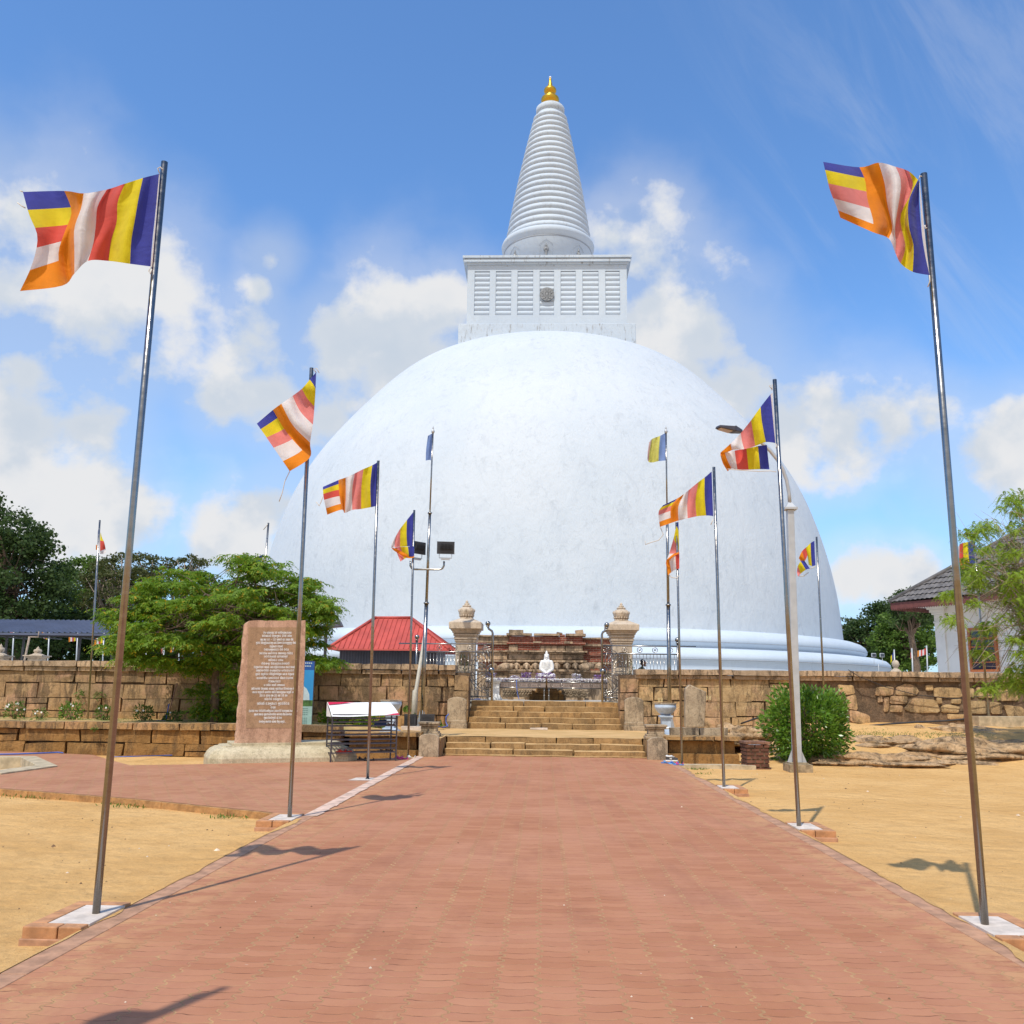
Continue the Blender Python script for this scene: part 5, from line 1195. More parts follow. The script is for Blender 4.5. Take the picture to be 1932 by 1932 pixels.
for s in (-1, 1):
    for i in range(4):
        q = [(px_+s*(.30-.06*i)*k_, PY-(.15+.02*i)*k_, zb+.16*k_), (px_+s*(.20-.05*i)*k_, PY-.215*k_, zb+(.12)*k_), (px_+s*(.05-.02*i)*k_, PY-.20*k_, zb+.05*k_)]; b.tube(q, .007*k_, 5)
put(b.build('robe_fold', M_MARBLE), st)
b = MB()
for s in (-1, 1):
    b.tube([(px_+s*.062*k_, PY-.093*k_, zb+.868*k_), (px_+s*.042*k_, PY-.106*k_, zb+.860*k_), (px_+s*.02*k_, PY-.100*k_, zb+.866*k_)], .0045*k_, 5)
b.tube([(px_-.025*k_, PY-.100*k_, zb+.805*k_), (px_, PY-.106*k_, zb+.800*k_), (px_+.025*k_, PY-.100*k_, zb+.805*k_)], .005*k_, 5)
put(b.build('face_line', mat_plain('soft_grey_marble', (.45, .44, .42))), st)
def table(x0, x1, label):
    Y = 33.1; zt = at(2035, 2540, Y).z; t = thing('flower_table', label, 'table', ((x0+x1)/2, Y, ZT), 0, 'steel flower offering tables')
    b = MB(); b.box(x0, x1, Y-.3, Y+.3, zt-.03, zt); b.box(x0, x1, Y-.31, Y-.29, zt-.20, zt-.04); put(b.build('table_top', mat_plain('brushed_steel_tray', (.36, .30, .27), .35, metal=.6)), t)
    b = MB()
    for z in (zt-.02, zt-.215): b.tube([(x0, Y-.32, z), (x1, Y-.32, z)], .017, 8)
    put(b.build('rail', M_STEEL), t)
    for xx in (x0+.05, x1-.05):
        for yy in (Y-.28, Y+.28):
            b = MB(); b.tube([(xx, yy, ZT), (xx, yy, zt)], .024, 8)
            for q in (.25, .5, .75): b.sphere((xx, yy, ZT+(zt-ZT)*q), .033, 8)
            put(b.build('leg', M_STEEL), t)
    b = MB(); n = int((x1-x0)/.19)
    for i in range(n):
        x = x0+.14+i*(x1-x0-.2)/n; k = 10; r = .045
        if i % 2 == 0: b.tube([(x+r*math.cos(2*math.pi*j/k), Y-.33, zt-.12+r*math.sin(2*math.pi*j/k)) for j in range(k+1)], .007, 4)
        else: b.tube([(x-.06, Y-.33, zt-.14), (x-.03, Y-.33, zt-.10), (x, Y-.33, zt-.14), (x+.03, Y-.33, zt-.10), (x+.06, Y-.33, zt-.14)], .006, 4)
    put(b.build('emblem', M_STEEL), t); return zt
xa, xb_, xm = at(1812, 2545, 33.1).x, at(2262, 2545, 33.1).x, at(2036, 2545, 33.1).x
zt = table(xa, xm-.03, 'left polished steel table heaped with white flowers'); table(xm+.03, xb_, 'right polished steel table heaped with white flowers')
rng = np.random.default_rng(5)
def petals(n, x0, x1, y0, y1, z0, h, size, name, label, mats, cat='flowers', kind=None):
    c = np.stack([rng.uniform(x0, x1, n), rng.uniform(y0, y1, n), z0+rng.uniform(0, h, n)], 1)
    V = []
    b = MB()
    for i in range(n):
        m = int(rng.choice(len(mats), p=mats_p)); a = rng.uniform(0, 6.28); r = size*rng.uniform(.6, 1.2)
        for k in range(4):
            th = a+k*1.57; d = Vector((math.cos(th), math.sin(th)*.9, rng.uniform(-.2, .7))); e = Vector((-math.sin(th), math.cos(th), 0)); q = Vector(c[i])
            b.poly([q, q+d*r*.5+e*r*.35, q+d*r, q+d*r*.5-e*r*.35], m)
        if kind and i < 1100: b.sphere(tuple(c[i]), .021, 5, 0 if rng.random() < .9 else 1)
    return tag(b.build(name, mats), label, cat, None, kind)
mats_p = [.86, .05, .06, .03]
M_YC = mat_plain('brown_calyx', (.25, .15, .05), .8)
petals(2400, xa+.03, xm-.05, 32.85, 33.35, zt+.0, .10, .042, 'flower_heap', 'carpet of white jasmine blossoms on the left steel table', [M_PETW, M_LILAC, M_YC, M_PURP], kind='stuff')
petals(2400, xm+.05, xb_-.03, 32.85, 33.35, zt+.0, .10, .042, 'flower_heap', 'carpet of white jasmine blossoms on the right steel table', [M_PETW, M_LILAC, M_YC, M_PURP], kind='stuff')
for (px, py, pp, lab) in ((1828, 2512, [.3, .3, .05, .35], 'small bunch of purple and white lotus flowers behind the left gate post'), (1918, 2524, [.7, .25, .03, .02], 'bunch of white lilac flowers on the left table'), (1960, 2514, [.25, .1, .05, .6], 'bunch of deep purple orchids on the left table'), (2012, 2516, [.35, .3, 0, .35], 'bunch of lilac lotus flowers at the left knee of the statue'), (2049, 2515, [.25, .15, 0, .6], 'bunch of magenta purple orchids at the right knee of the statue'), (2148, 2518, [.75, .2, .05, 0], 'bunch of white flowers standing on the right table'), (2232, 2522, [.1, .2, 0, .7], 'bunch of violet flowers beside the right gate post')):
    mats_p = pp; s_ = sum(pp); mats_p = [v/s_ for v in pp]; c = at(px, py, 33.3)
    petals(110, c.x-.17, c.x+.17, 33.2, 33.4, c.z-.13, .19, .055, 'flower_bunch', lab, [M_PETW, M_LILAC, M_YC, M_PURP])
b = MB()
def relief_slab(x0, x1, z1, label, style):
    t = MB(); Y = 34.6; t.rough(x0, x1, Y-.15, Y+.15, ZT+.08, z1, .2, .012, 0, .02, random.Random(3))
    n = int((x1-x0)/.11); h = z1-ZT-.08
    for r in range(3 if style else 2):
        for i in range(n):
            x = x0+.06+(i+.5*(r % 2))*(x1-x0-.12)/n; z = ZT+.15+h*(.15+.3*r)
            if style: t.tube([(x-.05, Y-.17, z-.03), (x, Y-.19, z+.04), (x+.05, Y-.17, z+.02)], [.018, .025, .012], 6)
            else:
                rr = .05+.03*((i+r) % 3); t.tube([(x+rr*math.cos(q), Y-.17, z+.05+rr*.8*math.sin(q)) for q in np.linspace(0, 6.28, 9)], .018, 5)
    o = t.build('carved_slab', M_GREY); tag(o, label, 'carved slab', 'carved stone slabs flanking the altar'); 
    t = MB(); t.box(x0+.2, x0+.4, Y-.1, Y+.1, ZT-.01, ZT+.1); t.box(x1-.4, x1-.2, Y-.1, Y+.1, ZT-.01, ZT+.1); tag(t.build('support_block', M_COPE), 'low support blocks under the '+label.split(' carved')[0]+' carved slab', 'block')
relief_slab(at(1872, 2590, 34.6).x, at(1996, 2590, 34.6).x, at(1900, 2573, 34.6).z, 'left carved stone slab with leaf scrolls, beside the altar', 1)
relief_slab(at(2068, 2590, 34.6).x, at(2192, 2590, 34.6).x, at(2100, 2576, 34.6).z, 'right carved stone slab with figures, beside the altar', 0)
b = MB(); x = at(1848, 2590, 33.0).x
for (o, a, c) in ((.22, 0, .08), (.17, .082, .16), (.13, .162, .56), (.16, .562, .62), (.2, .622, .68)): b.box(x-o, x+o, 32.6-o, 32.6+o, ZT+a, ZT+c)
tag(b.build('white_pedestal', M_WHITE, bevel=.01), 'small white painted pedestal behind the left gate post', 'pedestal')

# ---- person sitting behind the right railing
pp = thing('person', 'person with short dark hair in an olive shirt sitting behind the right railing', 'person', (at(2385, 2480, 33.4).x, 33.4, ZT))
hx = at(2396, 2470, 33.4); X, Yp, Zh = hx.x, 33.4, hx.z
b = MB(); S_ = lambda x, y, z, r, sc=(1, 1, 1): b.sphere((X+x, Yp+y, z), r, 12, 0, sc)
for t in np.linspace(0, 1, 9): S_(-.22*(1-t)-.06*t, 0, Zh-.78+.48*t, .15+.01*t, (1, .85, 1))
for s in (-1, 1):
    for t in np.linspace(0, 1, 6): S_(-.08+.02*t, s*(.17+.05*t), Zh-.30-.28*t, .062)
    for t in np.linspace(0, 1, 6): S_(-.06+.26*t, s*.2, Zh-.58-.04*t, .05)
    for t in np.linspace(0, 1, 7): S_(-.2+.45*t, s*.1, Zh-.80, .09)
    for t in np.linspace(0, 1, 6): S_(.25+.03*t, s*.1, Zh-.80-.38*t, .062)
    S_(.33, s*.1, Zh-1.18, .05, (1.8, 1, .7))
S_(-.03, 0, Zh-.16, .055, (1, 1, 1.3))
M_OLIVE = mat_plain('olive_shirt', (.06, .065, .03), .9); M_SKIN = mat_plain('brown_skin', (.20, .10, .06), .6)
put(b.build('body', M_OLIVE, remesh=.022, smooth=2), pp)
b = MB(); b.sphere((X, Yp, Zh), .10, 14, sc=(1.0, .82, 1.18)); b.sphere((X+.10, Yp, Zh-.01), .022, 8); b.sphere((X+.07, Yp, Zh-.09), .04, 8); b.sphere((X-.01, Yp-.085, Zh-.01), .026, 8, sc=(.8, .5, 1.2)); put(b.build('head', M_SKIN, remesh=.01, smooth=1), pp)
b = MB(); b.sphere((X-.025, Yp, Zh+.03), .108, 14, sc=(1.0, .88, 1.0)); put(b.build('hair', M_BLACK), pp)
ch = thing('chair', 'white plastic armchair the person sits on behind the right railing', 'chair', (X, Yp, ZT))
b = MB(); b.box(X-.35, X+.2, Yp-.25, Yp+.25, Zh-.95, Zh-.9); put(b.build('seat', M_WHITE), ch)
b = MB(); b.prism([(X-.36, Zh-.92), (X-.31, Zh-.92), (X-.42, Zh-.42), (X-.46, Zh-.42)], Yp-.24, Yp+.24); put(b.build('backrest', M_WHITE, bevel=.01), ch)
for sx in (-.32, .17):
    for sy in (-.23, .23): b = MB(); b.box(X+sx-.02, X+sx+.02, Yp+sy-.02, Yp+sy+.02, ZT, Zh-.9); put(b.build('leg', M_WHITE), ch)
for sy in (-.27, .27):
    b = MB(); b.tube([(X-.38, Yp+sy, Zh-.66), (X+.1, Yp+sy, Zh-.64), (X+.18, Yp+sy, Zh-.68), (X+.17, Yp+sy, Zh-.92)], .02, 6); put(b.build('armrest', M_WHITE), ch)
# creepers on the gate rails
def creeper(pxs, Y, label, seed):
    rr = np.random.default_rng(seed); b = MB(); L = MB()
    for (px, py0, py1) in pxs:
        a = at(px, py0, Y); c = at(px, py1, Y); n = 7
        q = [Vector((a.x+(c.x-a.x)*i/n+.06*math.sin(i*2.3+px), Y+.03*math.cos(i*1.7), a.z+(c.z-a.z)*i/n)) for i in range(n+1)]; b.tube(q, .010, 5)
        for i in range(26):
            p = q[rr.integers(0, n+1)]+Vector(rr.uniform(-.08, .08, 3)); d = Vector(rr.uniform(-1, 1, 3)).normalized()*.05; e = Vector(rr.uniform(-1, 1, 3)).normalized()*.03; L.poly([p, p+d*.5+e, p+d, p+d*.5-e])
    t = thing('creeper', label, 'plant', tuple(at(pxs[0][0], pxs[0][1], Y))); put(b.build('stem', M_BARK), t); put(L.build('foliage', M_LEAF3), t)
creeper([(1712, 2430, 2500), (1728, 2440, 2490), (1738, 2450, 2510)], 31.7, 'dark creeper climbing the left railing in front of the gate pillar', 1)
creeper([(2340, 2440, 2500), (2352, 2450, 2510)], 31.7, 'dark creeper climbing the right railing in front of the gate pillar', 2)
# ================================================================== BUILDINGS
# red roofed pavilion
Y0 = 40.0
pv = thing('pavilion', 'small pavilion with hipped red tin roof and dark slate walls behind the wall', 'pavilion', (at(1450, 2450, Y0).x, Y0, ZT))
e0 = at(1222, 2412, Y0); e1 = at(1672, 2418, Y0); r0_ = at(1400, 2303, Y0+2.4); r1_ = at(1530, 2303, Y0+2.4); ze = at(1400, 2417, Y0).z
D2 = 4.8; zr_ = r0_.z
c_ = [Vector((e0.x, Y0, ze)), Vector((e1.x, Y0, ze)), Vector((e1.x+.1, Y0+D2, ze)), Vector((e0.x-.1, Y0+D2, ze))]; rA = Vector((r0_.x, Y0+2.4, zr_)); rB = Vector((r1_.x, Y0+2.4, zr_))
b = MB()
for P in ([c_[0], c_[1], rB, rA], [c_[2], c_[3], rA, rB], [c_[1], c_[2], rB], [c_[3], c_[0], rA]):
    k = [p+Vector((0, 0, -.04)) for p in P]; b.poly(P); b.poly(k[::-1])
def ribs(b, pe0, pe1, pr0, pr1, n, w_=.03, h=.045):     # raised seams from eave to ridge
    for i in range(n+1):
        f = i/n; p = pe0.lerp(pe1, f)
        # seam runs straight up the slope: clip against the hip lines
        up_ = ((pr0+pr1)/2-(pe0+pe1)/2); along = (pe1-pe0).normalized(); up_ -= along*up_.dot(along)
        s = (p-pe0).dot(along); L = (pe1-pe0).length; a0 = (pr0-pe0).dot(along); a1 = (pr1-pe0).dot(along)
        t = 1.0 if a0 <= s <= a1 else (s/a0 if s < a0 else (L-s)/max(1e-6, L-a1))
        if t < .03: continue
        q = p+up_*t; nrm = along.cross(up_).normalized(); nrm = nrm if nrm.z > 0 else -nrm
        a_ = along*w_*.5; b.hexa([p-a_, p+a_, q+a_, q-a_, p-a_*.6+nrm*h, p+a_*.6+nrm*h, q+a_*.6+nrm*h, q-a_*.6+nrm*h])
ribs(b, c_[0], c_[1], rA, rB, 24); ribs(b, c_[1], c_[2], rB, rB+Vector((0, .01, 0)), 18); ribs(b, c_[3], c_[0], rA, rA+Vector((0, .01, 0)), 18)
for p, q in ((c_[0], rA), (c_[1], rB), (rA, rB), (c_[2], rB), (c_[3], rA)): b.tube([p+Vector((0, 0, .02)), q+Vector((0, 0, .04))], .07, 6)
for i in range(26):
    x = e0.x+(e1.x-e0.x)*(i+.5)/26; b.hexa([(x-.1, Y0-.02, ze-.07), (x+.1, Y0-.02, ze-.07), (x+.1, Y0+.02, ze-.02), (x-.1, Y0+.02, ze-.02), (x-.1, Y0-.01, ze), (x+.1, Y0-.01, ze), (x+.1, Y0+.02, ze), (x-.1, Y0+.02, ze)])
put(b.build('roof', M_REDTIN), pv)
wx0, wx1 = at(1264, 2440, Y0+.3).x, at(1624, 2440, Y0+.3).x
b = MB(); b.box(wx0, wx1, Y0+.4, Y0+4.3, ZT, ze-.02)
n = 34
for i in range(n): x = wx0+(wx1-wx0)*i/n; b.box(x, x+.045, Y0+.36, Y0+.41, ZT, ze-.03)
put(b.build('wall', M_DKTIN), pv)
for x in (e1.x-.25,):
    b = MB(); b.box(x, x+.08, Y0+.15, Y0+.23, ZT, ze); put(b.build('post', M_DKSTEEL), pv)
# long slate blue shed
sh = thing('shed', 'long open shed with corrugated slate blue roof on black posts', 'shed', (-16, 46, ZT))
Ys = 45.0; zs0 = at(300, 2358, Ys).z; zs1 = at(200, 2311, Ys+5.2).z; xs0, xs1 = -36.0, at(900, 2355, Ys).x
b = MB(); n = int((xs1-xs0)/.28)
for i in range(n):
    xa_ = xs0+(xs1-xs0)*i/n; xb2 = xs0+(xs1-xs0)*(i+1)/n; w3 = (xb2-xa_)
    A = [(xa_, 0), (xa_+w3*.62, 0), (xa_+w3*.72, .045), (xa_+w3*.9, .045), (xb2, 0)]
    for j in range(4): b.poly([(A[j][0], Ys, zs0+A[j][1]), (A[j+1][0], Ys, zs0+A[j+1][1]), (A[j+1][0], Ys+5.2, zs1+A[j+1][1]), (A[j][0], Ys+5.2, zs1+A[j][1])])
b.box(xs0, xs1, Ys-.01, Ys+.02, zs0-.13, zs0-.02)
put(b.build('roof', M_BLUETIN), sh)
for px in (14, 78, 288, 412, 770, 880):
    q0 = at(px+3, 2440, Ys+.3); b = MB(); b.box(q0.x-.045, q0.x+.045, Ys+.3, Ys+.4, ZT, zs0-.03); put(b.build('post', M_BLACK), sh)
b = MB()
for i in range(12): x = xs0+(xs1-xs0)*i/11; b.box(x-.04, x+.04, Ys+.2, Ys+5, zs0-.1, zs0-.04)
b.box(xs0, xs1, Ys+.25, Ys+.35, zs0-.2, zs0-.1); put(b.build('purlin', M_BLACK), sh)
# small brick ruin and small white stupa glimpsed through the tree
b = MB(); a = at(755, 2375, 52); c = at(880, 2430, 52); b.rough(a.x, c.x, 52, 53.5, ZT, a.z, .5, .03, 0, .03, random.Random(1)); tag(b.build('brick_ruin', M_BRICK), 'ruined red brick shrine wall glimpsed through the leafy tree', 'ruin')
b = MB(); a = at(860, 2440, 62); b.lathe([(4.2, 0), (4.2, .9), (3.9, 1.0), (3.7, 1.9), (3.4, 2.8), (2.6, 3.9), (1.4, 4.6), (.3, 4.8), (.25, 5.6), (.02, 6.2)], (a.x, 66, ZT-2.2), 40)
tag(b.build('small_stupa', M_STUPA2), 'small white dome glimpsed behind the leafy tree', 'small stupa')
# small slanting canopy beside the pavilion
cn = thing('lamp_canopy', 'small dark metal canopy lamp on a post left of the red pavilion', 'lamp', (at(1216, 2470, 37).x, 37, ZT))
p0 = at(1216, 2336, 37); b = MB(); b.box(p0.x-.05, p0.x+.05, 36.95, 37.05, ZT, p0.z); put(b.build('post', M_BLACK), cn)
q0, q1 = at(1190, 2338, 37), at(1276, 2325, 37); b = MB(); b.hexa([(q0.x, 36.8, q0.z-.05), (q1.x, 36.8, q1.z-.10), (q1.x, 37.3, q1.z-.10), (q0.x, 37.3, q0.z-.05), (q0.x, 36.85, q0.z+.03), (q1.x-.1, 36.85, q1.z+.12), (q1.x-.1, 37.25, q1.z+.12), (q0.x, 37.25, q0.z+.03)]); put(b.build('hood', M_DKSTEEL, bevel=.02), cn)

# white building with tiled roof on the right
P1 = at(3312, 2247, 42.0); P2 = at(3640, 2218, 38.2); P2.z = P1.z
ev = (P2-P1); ev.z = 0; ev.normalize(); nv = Vector((-ev.y, ev.x, 0)); nv = nv if nv.x > 0 else -nv        # nv: into the building
bw_ = thing('white_building', 'white plastered building with dark tiled roof and wooden window behind the wall', 'building', (P1.x, P1.y, ZT))
Lf, Wd, ov = 8.6, 11.0, 1.35; zE = P1.z
Mb = Matrix(((ev.x, nv.x, 0, P1.x), (ev.y, nv.y, 0, P1.y), (0, 0, 1, 0), (0, 0, 0, 1)))
rh = 3.3
A0, A1, A2, A3 = Vector((0, 0, zE)), Vector((Lf, 0, zE)), Vector((Lf, Wd, zE)), Vector((0, Wd, zE)); RA, RB = Vector((Lf/2, Lf/2, zE+rh)), Vector((Lf/2, Wd-Lf/2, zE+rh))
b = MB()
def tiled(P, Q, T0, T1, nrow=13):           # rows of tiles, each row overlapping the one below, with rolls
    al = (Q-P).normalized(); L = (Q-P).length; up_ = T0-P; a0 = (T0-P).dot(al); a1 = (T1-P).dot(al); upv = up_-al*a0
    nrm = al.cross(upv).normalized(); nrm = nrm if nrm.z > 0 else -nrm; roll = .24
    for r in range(nrow):
        f0, f1 = r/nrow, (r+1)/nrow+.02
        s0, s1 = a0*f0, L-(L-a1)*f0; n = max(1, int((s1-s0)/roll)); m = n*5
        k = len(b.v)
        for i in range(m+1):
            s = s0+(s1-s0)*i/m; wv = .045*abs(math.sin(math.pi*(s/roll))); 
            for (f, lift) in ((f0, .05), (f1, 0.0)):
                lo, hi = a0*f, L-(L-a1)*f; ss_ = min(max(s, lo-.02), hi+.02)
                b.v.append(tuple(Mb @ (P+al*ss_+upv*f+nrm*(wv+lift))))
        for i in range(m): b.face((k+2*i, k+2*i+2, k+2*i+3, k+2*i+1))
tiled(A0, A1, RA, RA+Vector((.01, 0, 0))); tiled(A3, A0, RB, RA, 13); tiled(A1, A2, RA, RB, 13); tiled(A2, A3, RB, RB)
for p, q in ((A0, RA), (A1, RA), (A2, RB), (A3, RB), (RA, RB)): b.tube([Mb @ (p+Vector((0, 0, .06))), Mb @ (q+Vector((0, 0, .1)))], .11, 7)
for (p, q) in ((A0, A1), (A3, A0)): pass
put(b.build('roof', M_TILE), bw_)
b = MB(); D_ = lambda x, y, z: tuple(Mb @ Vector((x, y, z)))
for (x0, x1, y0, y1) in ((0.05, Lf-.05, .03, .07), (.03, .07, .07, Wd-.07)): b.box(x0, x1, y0, y1, zE-.27, zE-.01, M=Mb)
for i in range(int(Lf/.12)): x = .06+i*.12; b.prism([(x, zE-.27), (x+.12, zE-.27), (x+.06, zE-.34)], .035, .065, axis='y', M=Mb)
for i in range(int(Wd/.12)): x = .06+i*.12; b.prism([(x, zE-.27), (x+.12, zE-.27), (x+.06, zE-.34)], .035, .065, axis='x', M=Mb)
put(b.build('fascia', M_FASC), bw_)
b = MB(); b.box(.08, Lf-.08, .08, Wd-.08, zE-.13, zE-.09, M=Mb); b.box(ov, Lf-ov, ov, Wd-ov, ZT, zE-.13, M=Mb)
for (x, y) in ((ov, ov), (ov, ov+4), (Lf-ov, ov)):
    b.box(x-.07, x+.42, y-.07, y+.42, ZT, zE-.9, M=Mb)
    for (o, z0, z1) in ((.10, zE-.92, zE-.84), (.07, zE-.84, zE-.55), (.14, zE-.55, zE-.45), (.20, zE-.45, zE-.32), (.27, zE-.32, zE-.14)): b.box(x-o, x+.35+o, y-o, y+.35+o, z0, z1-.003, M=Mb)
b.box(ov-.03, Lf-ov+.03, ov-.03, Wd-ov+.03, ZT, ZT+.85, M=Mb)
put(b.build('wall', M_BWALL, bevel=.012), bw_)
wq = at(3668, 2420, 36.6); loc = (wq-P1); wx = loc.dot(ev)
# window: find along the facade where the photo's window sits
best = min(((abs(at(3668, 2420, (Mb @ Vector((s, ov, 0))).y).x-(Mb @ Vector((s, ov, 0))).x), s) for s in np.linspace(1, 8, 200)))[1]
def wz(py, s): p = Mb @ Vector((s, ov, 0)); return at(3668, py, p.y).z
z1w, z0w = wz(2338, best), wz(2503, best)
wn = MB(); hw = .55
for (xa_, xb2) in ((-hw-.1, -hw), (hw, hw+.1), (-.04, .04)): wn.box(best+xa_, best+xb2, ov-.12, ov+.02, z0w, z1w, M=Mb)
for z in (z0w, z1w-.1, z0w+(z1w-z0w)*.72): wn.box(best-hw, best+hw, ov-.115, ov+.02, z, z+.1, M=Mb)
for q in (.2, .4, .55): wn.box(best-hw, best+hw, ov-.09, ov+.01, z0w+(z1w-z0w)*q, z0w+(z1w-z0w)*q+.05, M=Mb)
win = put(wn.build('window', M_WOOD), bw_)
g = MB(); g.box(best-hw, best+hw, ov-.05, ov-.03, z0w+.05, z1w-.05, M=Mb); o = g.build('pane', M_GLASS); o.parent = win

# pillars with urns far left, tall brown post
for (px, yt, lab) in ((5, 2398, 'distant stone urn pillar at the left edge behind the wall'), (143, 2408, 'distant stone urn pillar behind the wall, under the blue shed roof')):
    Y = 37; z1 = at(px, yt, Y).z; x = at(px, yt, Y).x; zc = at(px, 2442, Y).z; t = thing('urn_pillar', lab, 'pillar', (x, Y, ZT), 0, 'distant urn pillars')
    b = MB(); b.box(x-.25, x+.25, Y-.25, Y+.25, ZT, zc-.1); b.box(x-.33, x+.33, Y-.33, Y+.33, zc-.1, zc-.045); b.box(x-.39, x+.39, Y-.39, Y+.39, zc-.04, zc+.0); put(b.build('shaft', M_PILL), t)
    h = z1-zc; b = MB(); b.lathe([(.35, zc), (.22, zc+.12*h), (.11, zc+.25*h), (.15, zc+.38*h), (.16, zc+.52*h), (.14, zc+.63*h), (.06, zc+.72*h), (.075, zc+.78*h), (.03, zc+.88*h), (.005, z1)], (x, Y, 0), 20); put(b.build('pot_finial', M_PILL), t)
b = MB(); x = at(107, 2400, 41).x; zt_ = at(107, 2373, 41).z; b.tube([(x-.25, 41, ZT), (x, 41, zt_)], .05, 8); b.tube([(x-.05, 41, zt_), (x+.4, 41, zt_), (x+.4, 41, zt_+.25)], .03, 6); tag(b.build('lamp_post', M_BARKL), 'thin leaning brown post with bracket under the blue shed roof', 'post')
# distant little flags and poles under the shed roof and right of the stupa
def tinyflag(px, ytop, ybot, fx0, fy0, fx1, fy1, Y, label, cols='byrwo'):
    a = at(px, ytop, Y); g_ = at(px, ybot, Y); t = thing('small_flagpole', label.replace('flag', 'pole for the flag', 1) if 'flag' in label else label, 'flagpole', (g_.x, Y, ZT), 0, 'distant small flagpoles')
    b = MB(); b.tube([(g_.x, Y, ZT), (a.x, Y, a.z)], .035*Y/50, 6); put(b.build('pole_tube', M_GALV), t)
    n = len(cols); 
    b = MB(); N = n*3
    for i in range(N+1):
        f = i/N; sg = 1
        p = at(fx0+(fx1-fx0)*f, fy0+(fy1-fy0)*f*.9+2*math.sin(f*5), Y+.15*math.sin(f*6)); q = at(fx0+(fx1-fx0)*f, fy0+22+(fy1-fy0)*f+2*math.sin(f*4+1), Y+.15*math.sin(f*6+1)); b.v += [tuple(p), tuple(q)]
    for i in range(N): b.face((2*i, 2*i+2, 2*i+3, 2*i+1), CL[cols[min(n-1, i//3)]], True)
    tag(b.build('small_flag', CM), label, 'flag', 'distant small striped flags')
tinyflag(52, 2345, 2455, 50, 2352, 38, 2350, 58, 'tiny flag farthest left under the shed roof, just an orange tip', 'or')
tinyflag(184, 2350, 2455, 182, 2360, 156, 2356, 58, 'small striped flag second from the left under the shed roof')
tinyflag(290, 2350, 2455, 288, 2362, 256, 2372, 58, 'small striped flag between the two middle posts of the shed')
tinyflag(388, 2355, 2455, 390, 2368, 352, 2384, 58, 'small striped flag just left of the nearest left flagpole, under the shed')
tinyflag(548, 2370, 2455, 545, 2378, 522, 2398, 60, 'small drooping striped flag in the middle of the leafy tree')
tinyflag(612, 2400, 2460, 612, 2405, 600, 2418, 62, 'smallest flag glimpsed through the lower leaves of the tree', 'rwr')
tinyflag(669, 2390, 2460, 668, 2395, 634, 2412, 60, 'small striped flag under the right side of the leafy tree')
tinyflag(3331, 2420, 2500, 3329, 2426, 3318, 2452, 90, 'tiny striped flag above the stone bust on the right', 'by')
tinyflag(3397, 2415, 2500, 3398, 2422, 3392, 2436, 90, 'tiny red and white flag left of the white building', 'ywr')
tinyflag(3452, 2405, 2500, 3449, 2414, 3418, 2428, 70, 'orange and white flag at the corner of the white building', 'rwrwo')
# stone bust
bs_ = thing('stone_statue', 'grey stone head and shoulders statue peeping over the right wall', 'statue', (at(3335, 2480, 36).x, 36, ZT))
c = at(3336, 2474, 36); b = MB()
b.sphere((c.x, 36, c.z), .145, 14, sc=(.95, 1, 1.12)); b.sphere((c.x+.13, 35.98, c.z-.02), .03, 8); b.sphere((c.x+.02, 35.86, c.z-.02), .035, 8, sc=(1, .5, 1.4))
for t in np.linspace(0, 1, 5): b.sphere((c.x, 36, c.z-.14-.1*t), .075+.02*t, 10)
for t in np.linspace(-1, 1, 9): b.sphere((c.x+.2*t, 36, c.z-.36-.06*abs(t)), .13, 12)
for t in np.linspace(0, 1, 8): b.sphere((c.x, 36, c.z-.4-.9*t), .24, 14)
for s in (-1, 1):
    for t in np.linspace(0, 1, 6): b.sphere((c.x+s*.27, 36, c.z-.42-.5*t), .085, 10)
put(b.build('body', M_PILL, remesh=.02, smooth=2), bs_)
b = MB(); b.box(c.x-.35, c.x+.35, 35.7, 36.3, ZT-.3, c.z-1.3); put(b.build('plinth', M_PILL), bs_)
for (px, lab) in ((3255, 'left small floodlight on a frame beyond the right wall'), (3286, 'right small floodlight on a frame beyond the right wall')):
    c = at(px, 2441, 75); t = thing('floodlight', lab, 'floodlight', (c.x, 75, c.z), 0, 'distant floodlights'); b = MB(); b.box(-.18, .18, -.07, .07, -.16, .16); b.build('housing', M_GALV, t, bevel=.04)
    b = MB(); b.box(-.14, .14, -.09, -.07, -.12, .12); b.build('glass', M_GLASS, t); b = MB(); b.tube([(0, 0, -.16), (0, 0, -.7), (.33 if px < 3270 else -.33, 0, -.7), (.33 if px < 3270 else -.33, 0, -3.5)], .02, 6); b.build('stand', M_GALV, t)
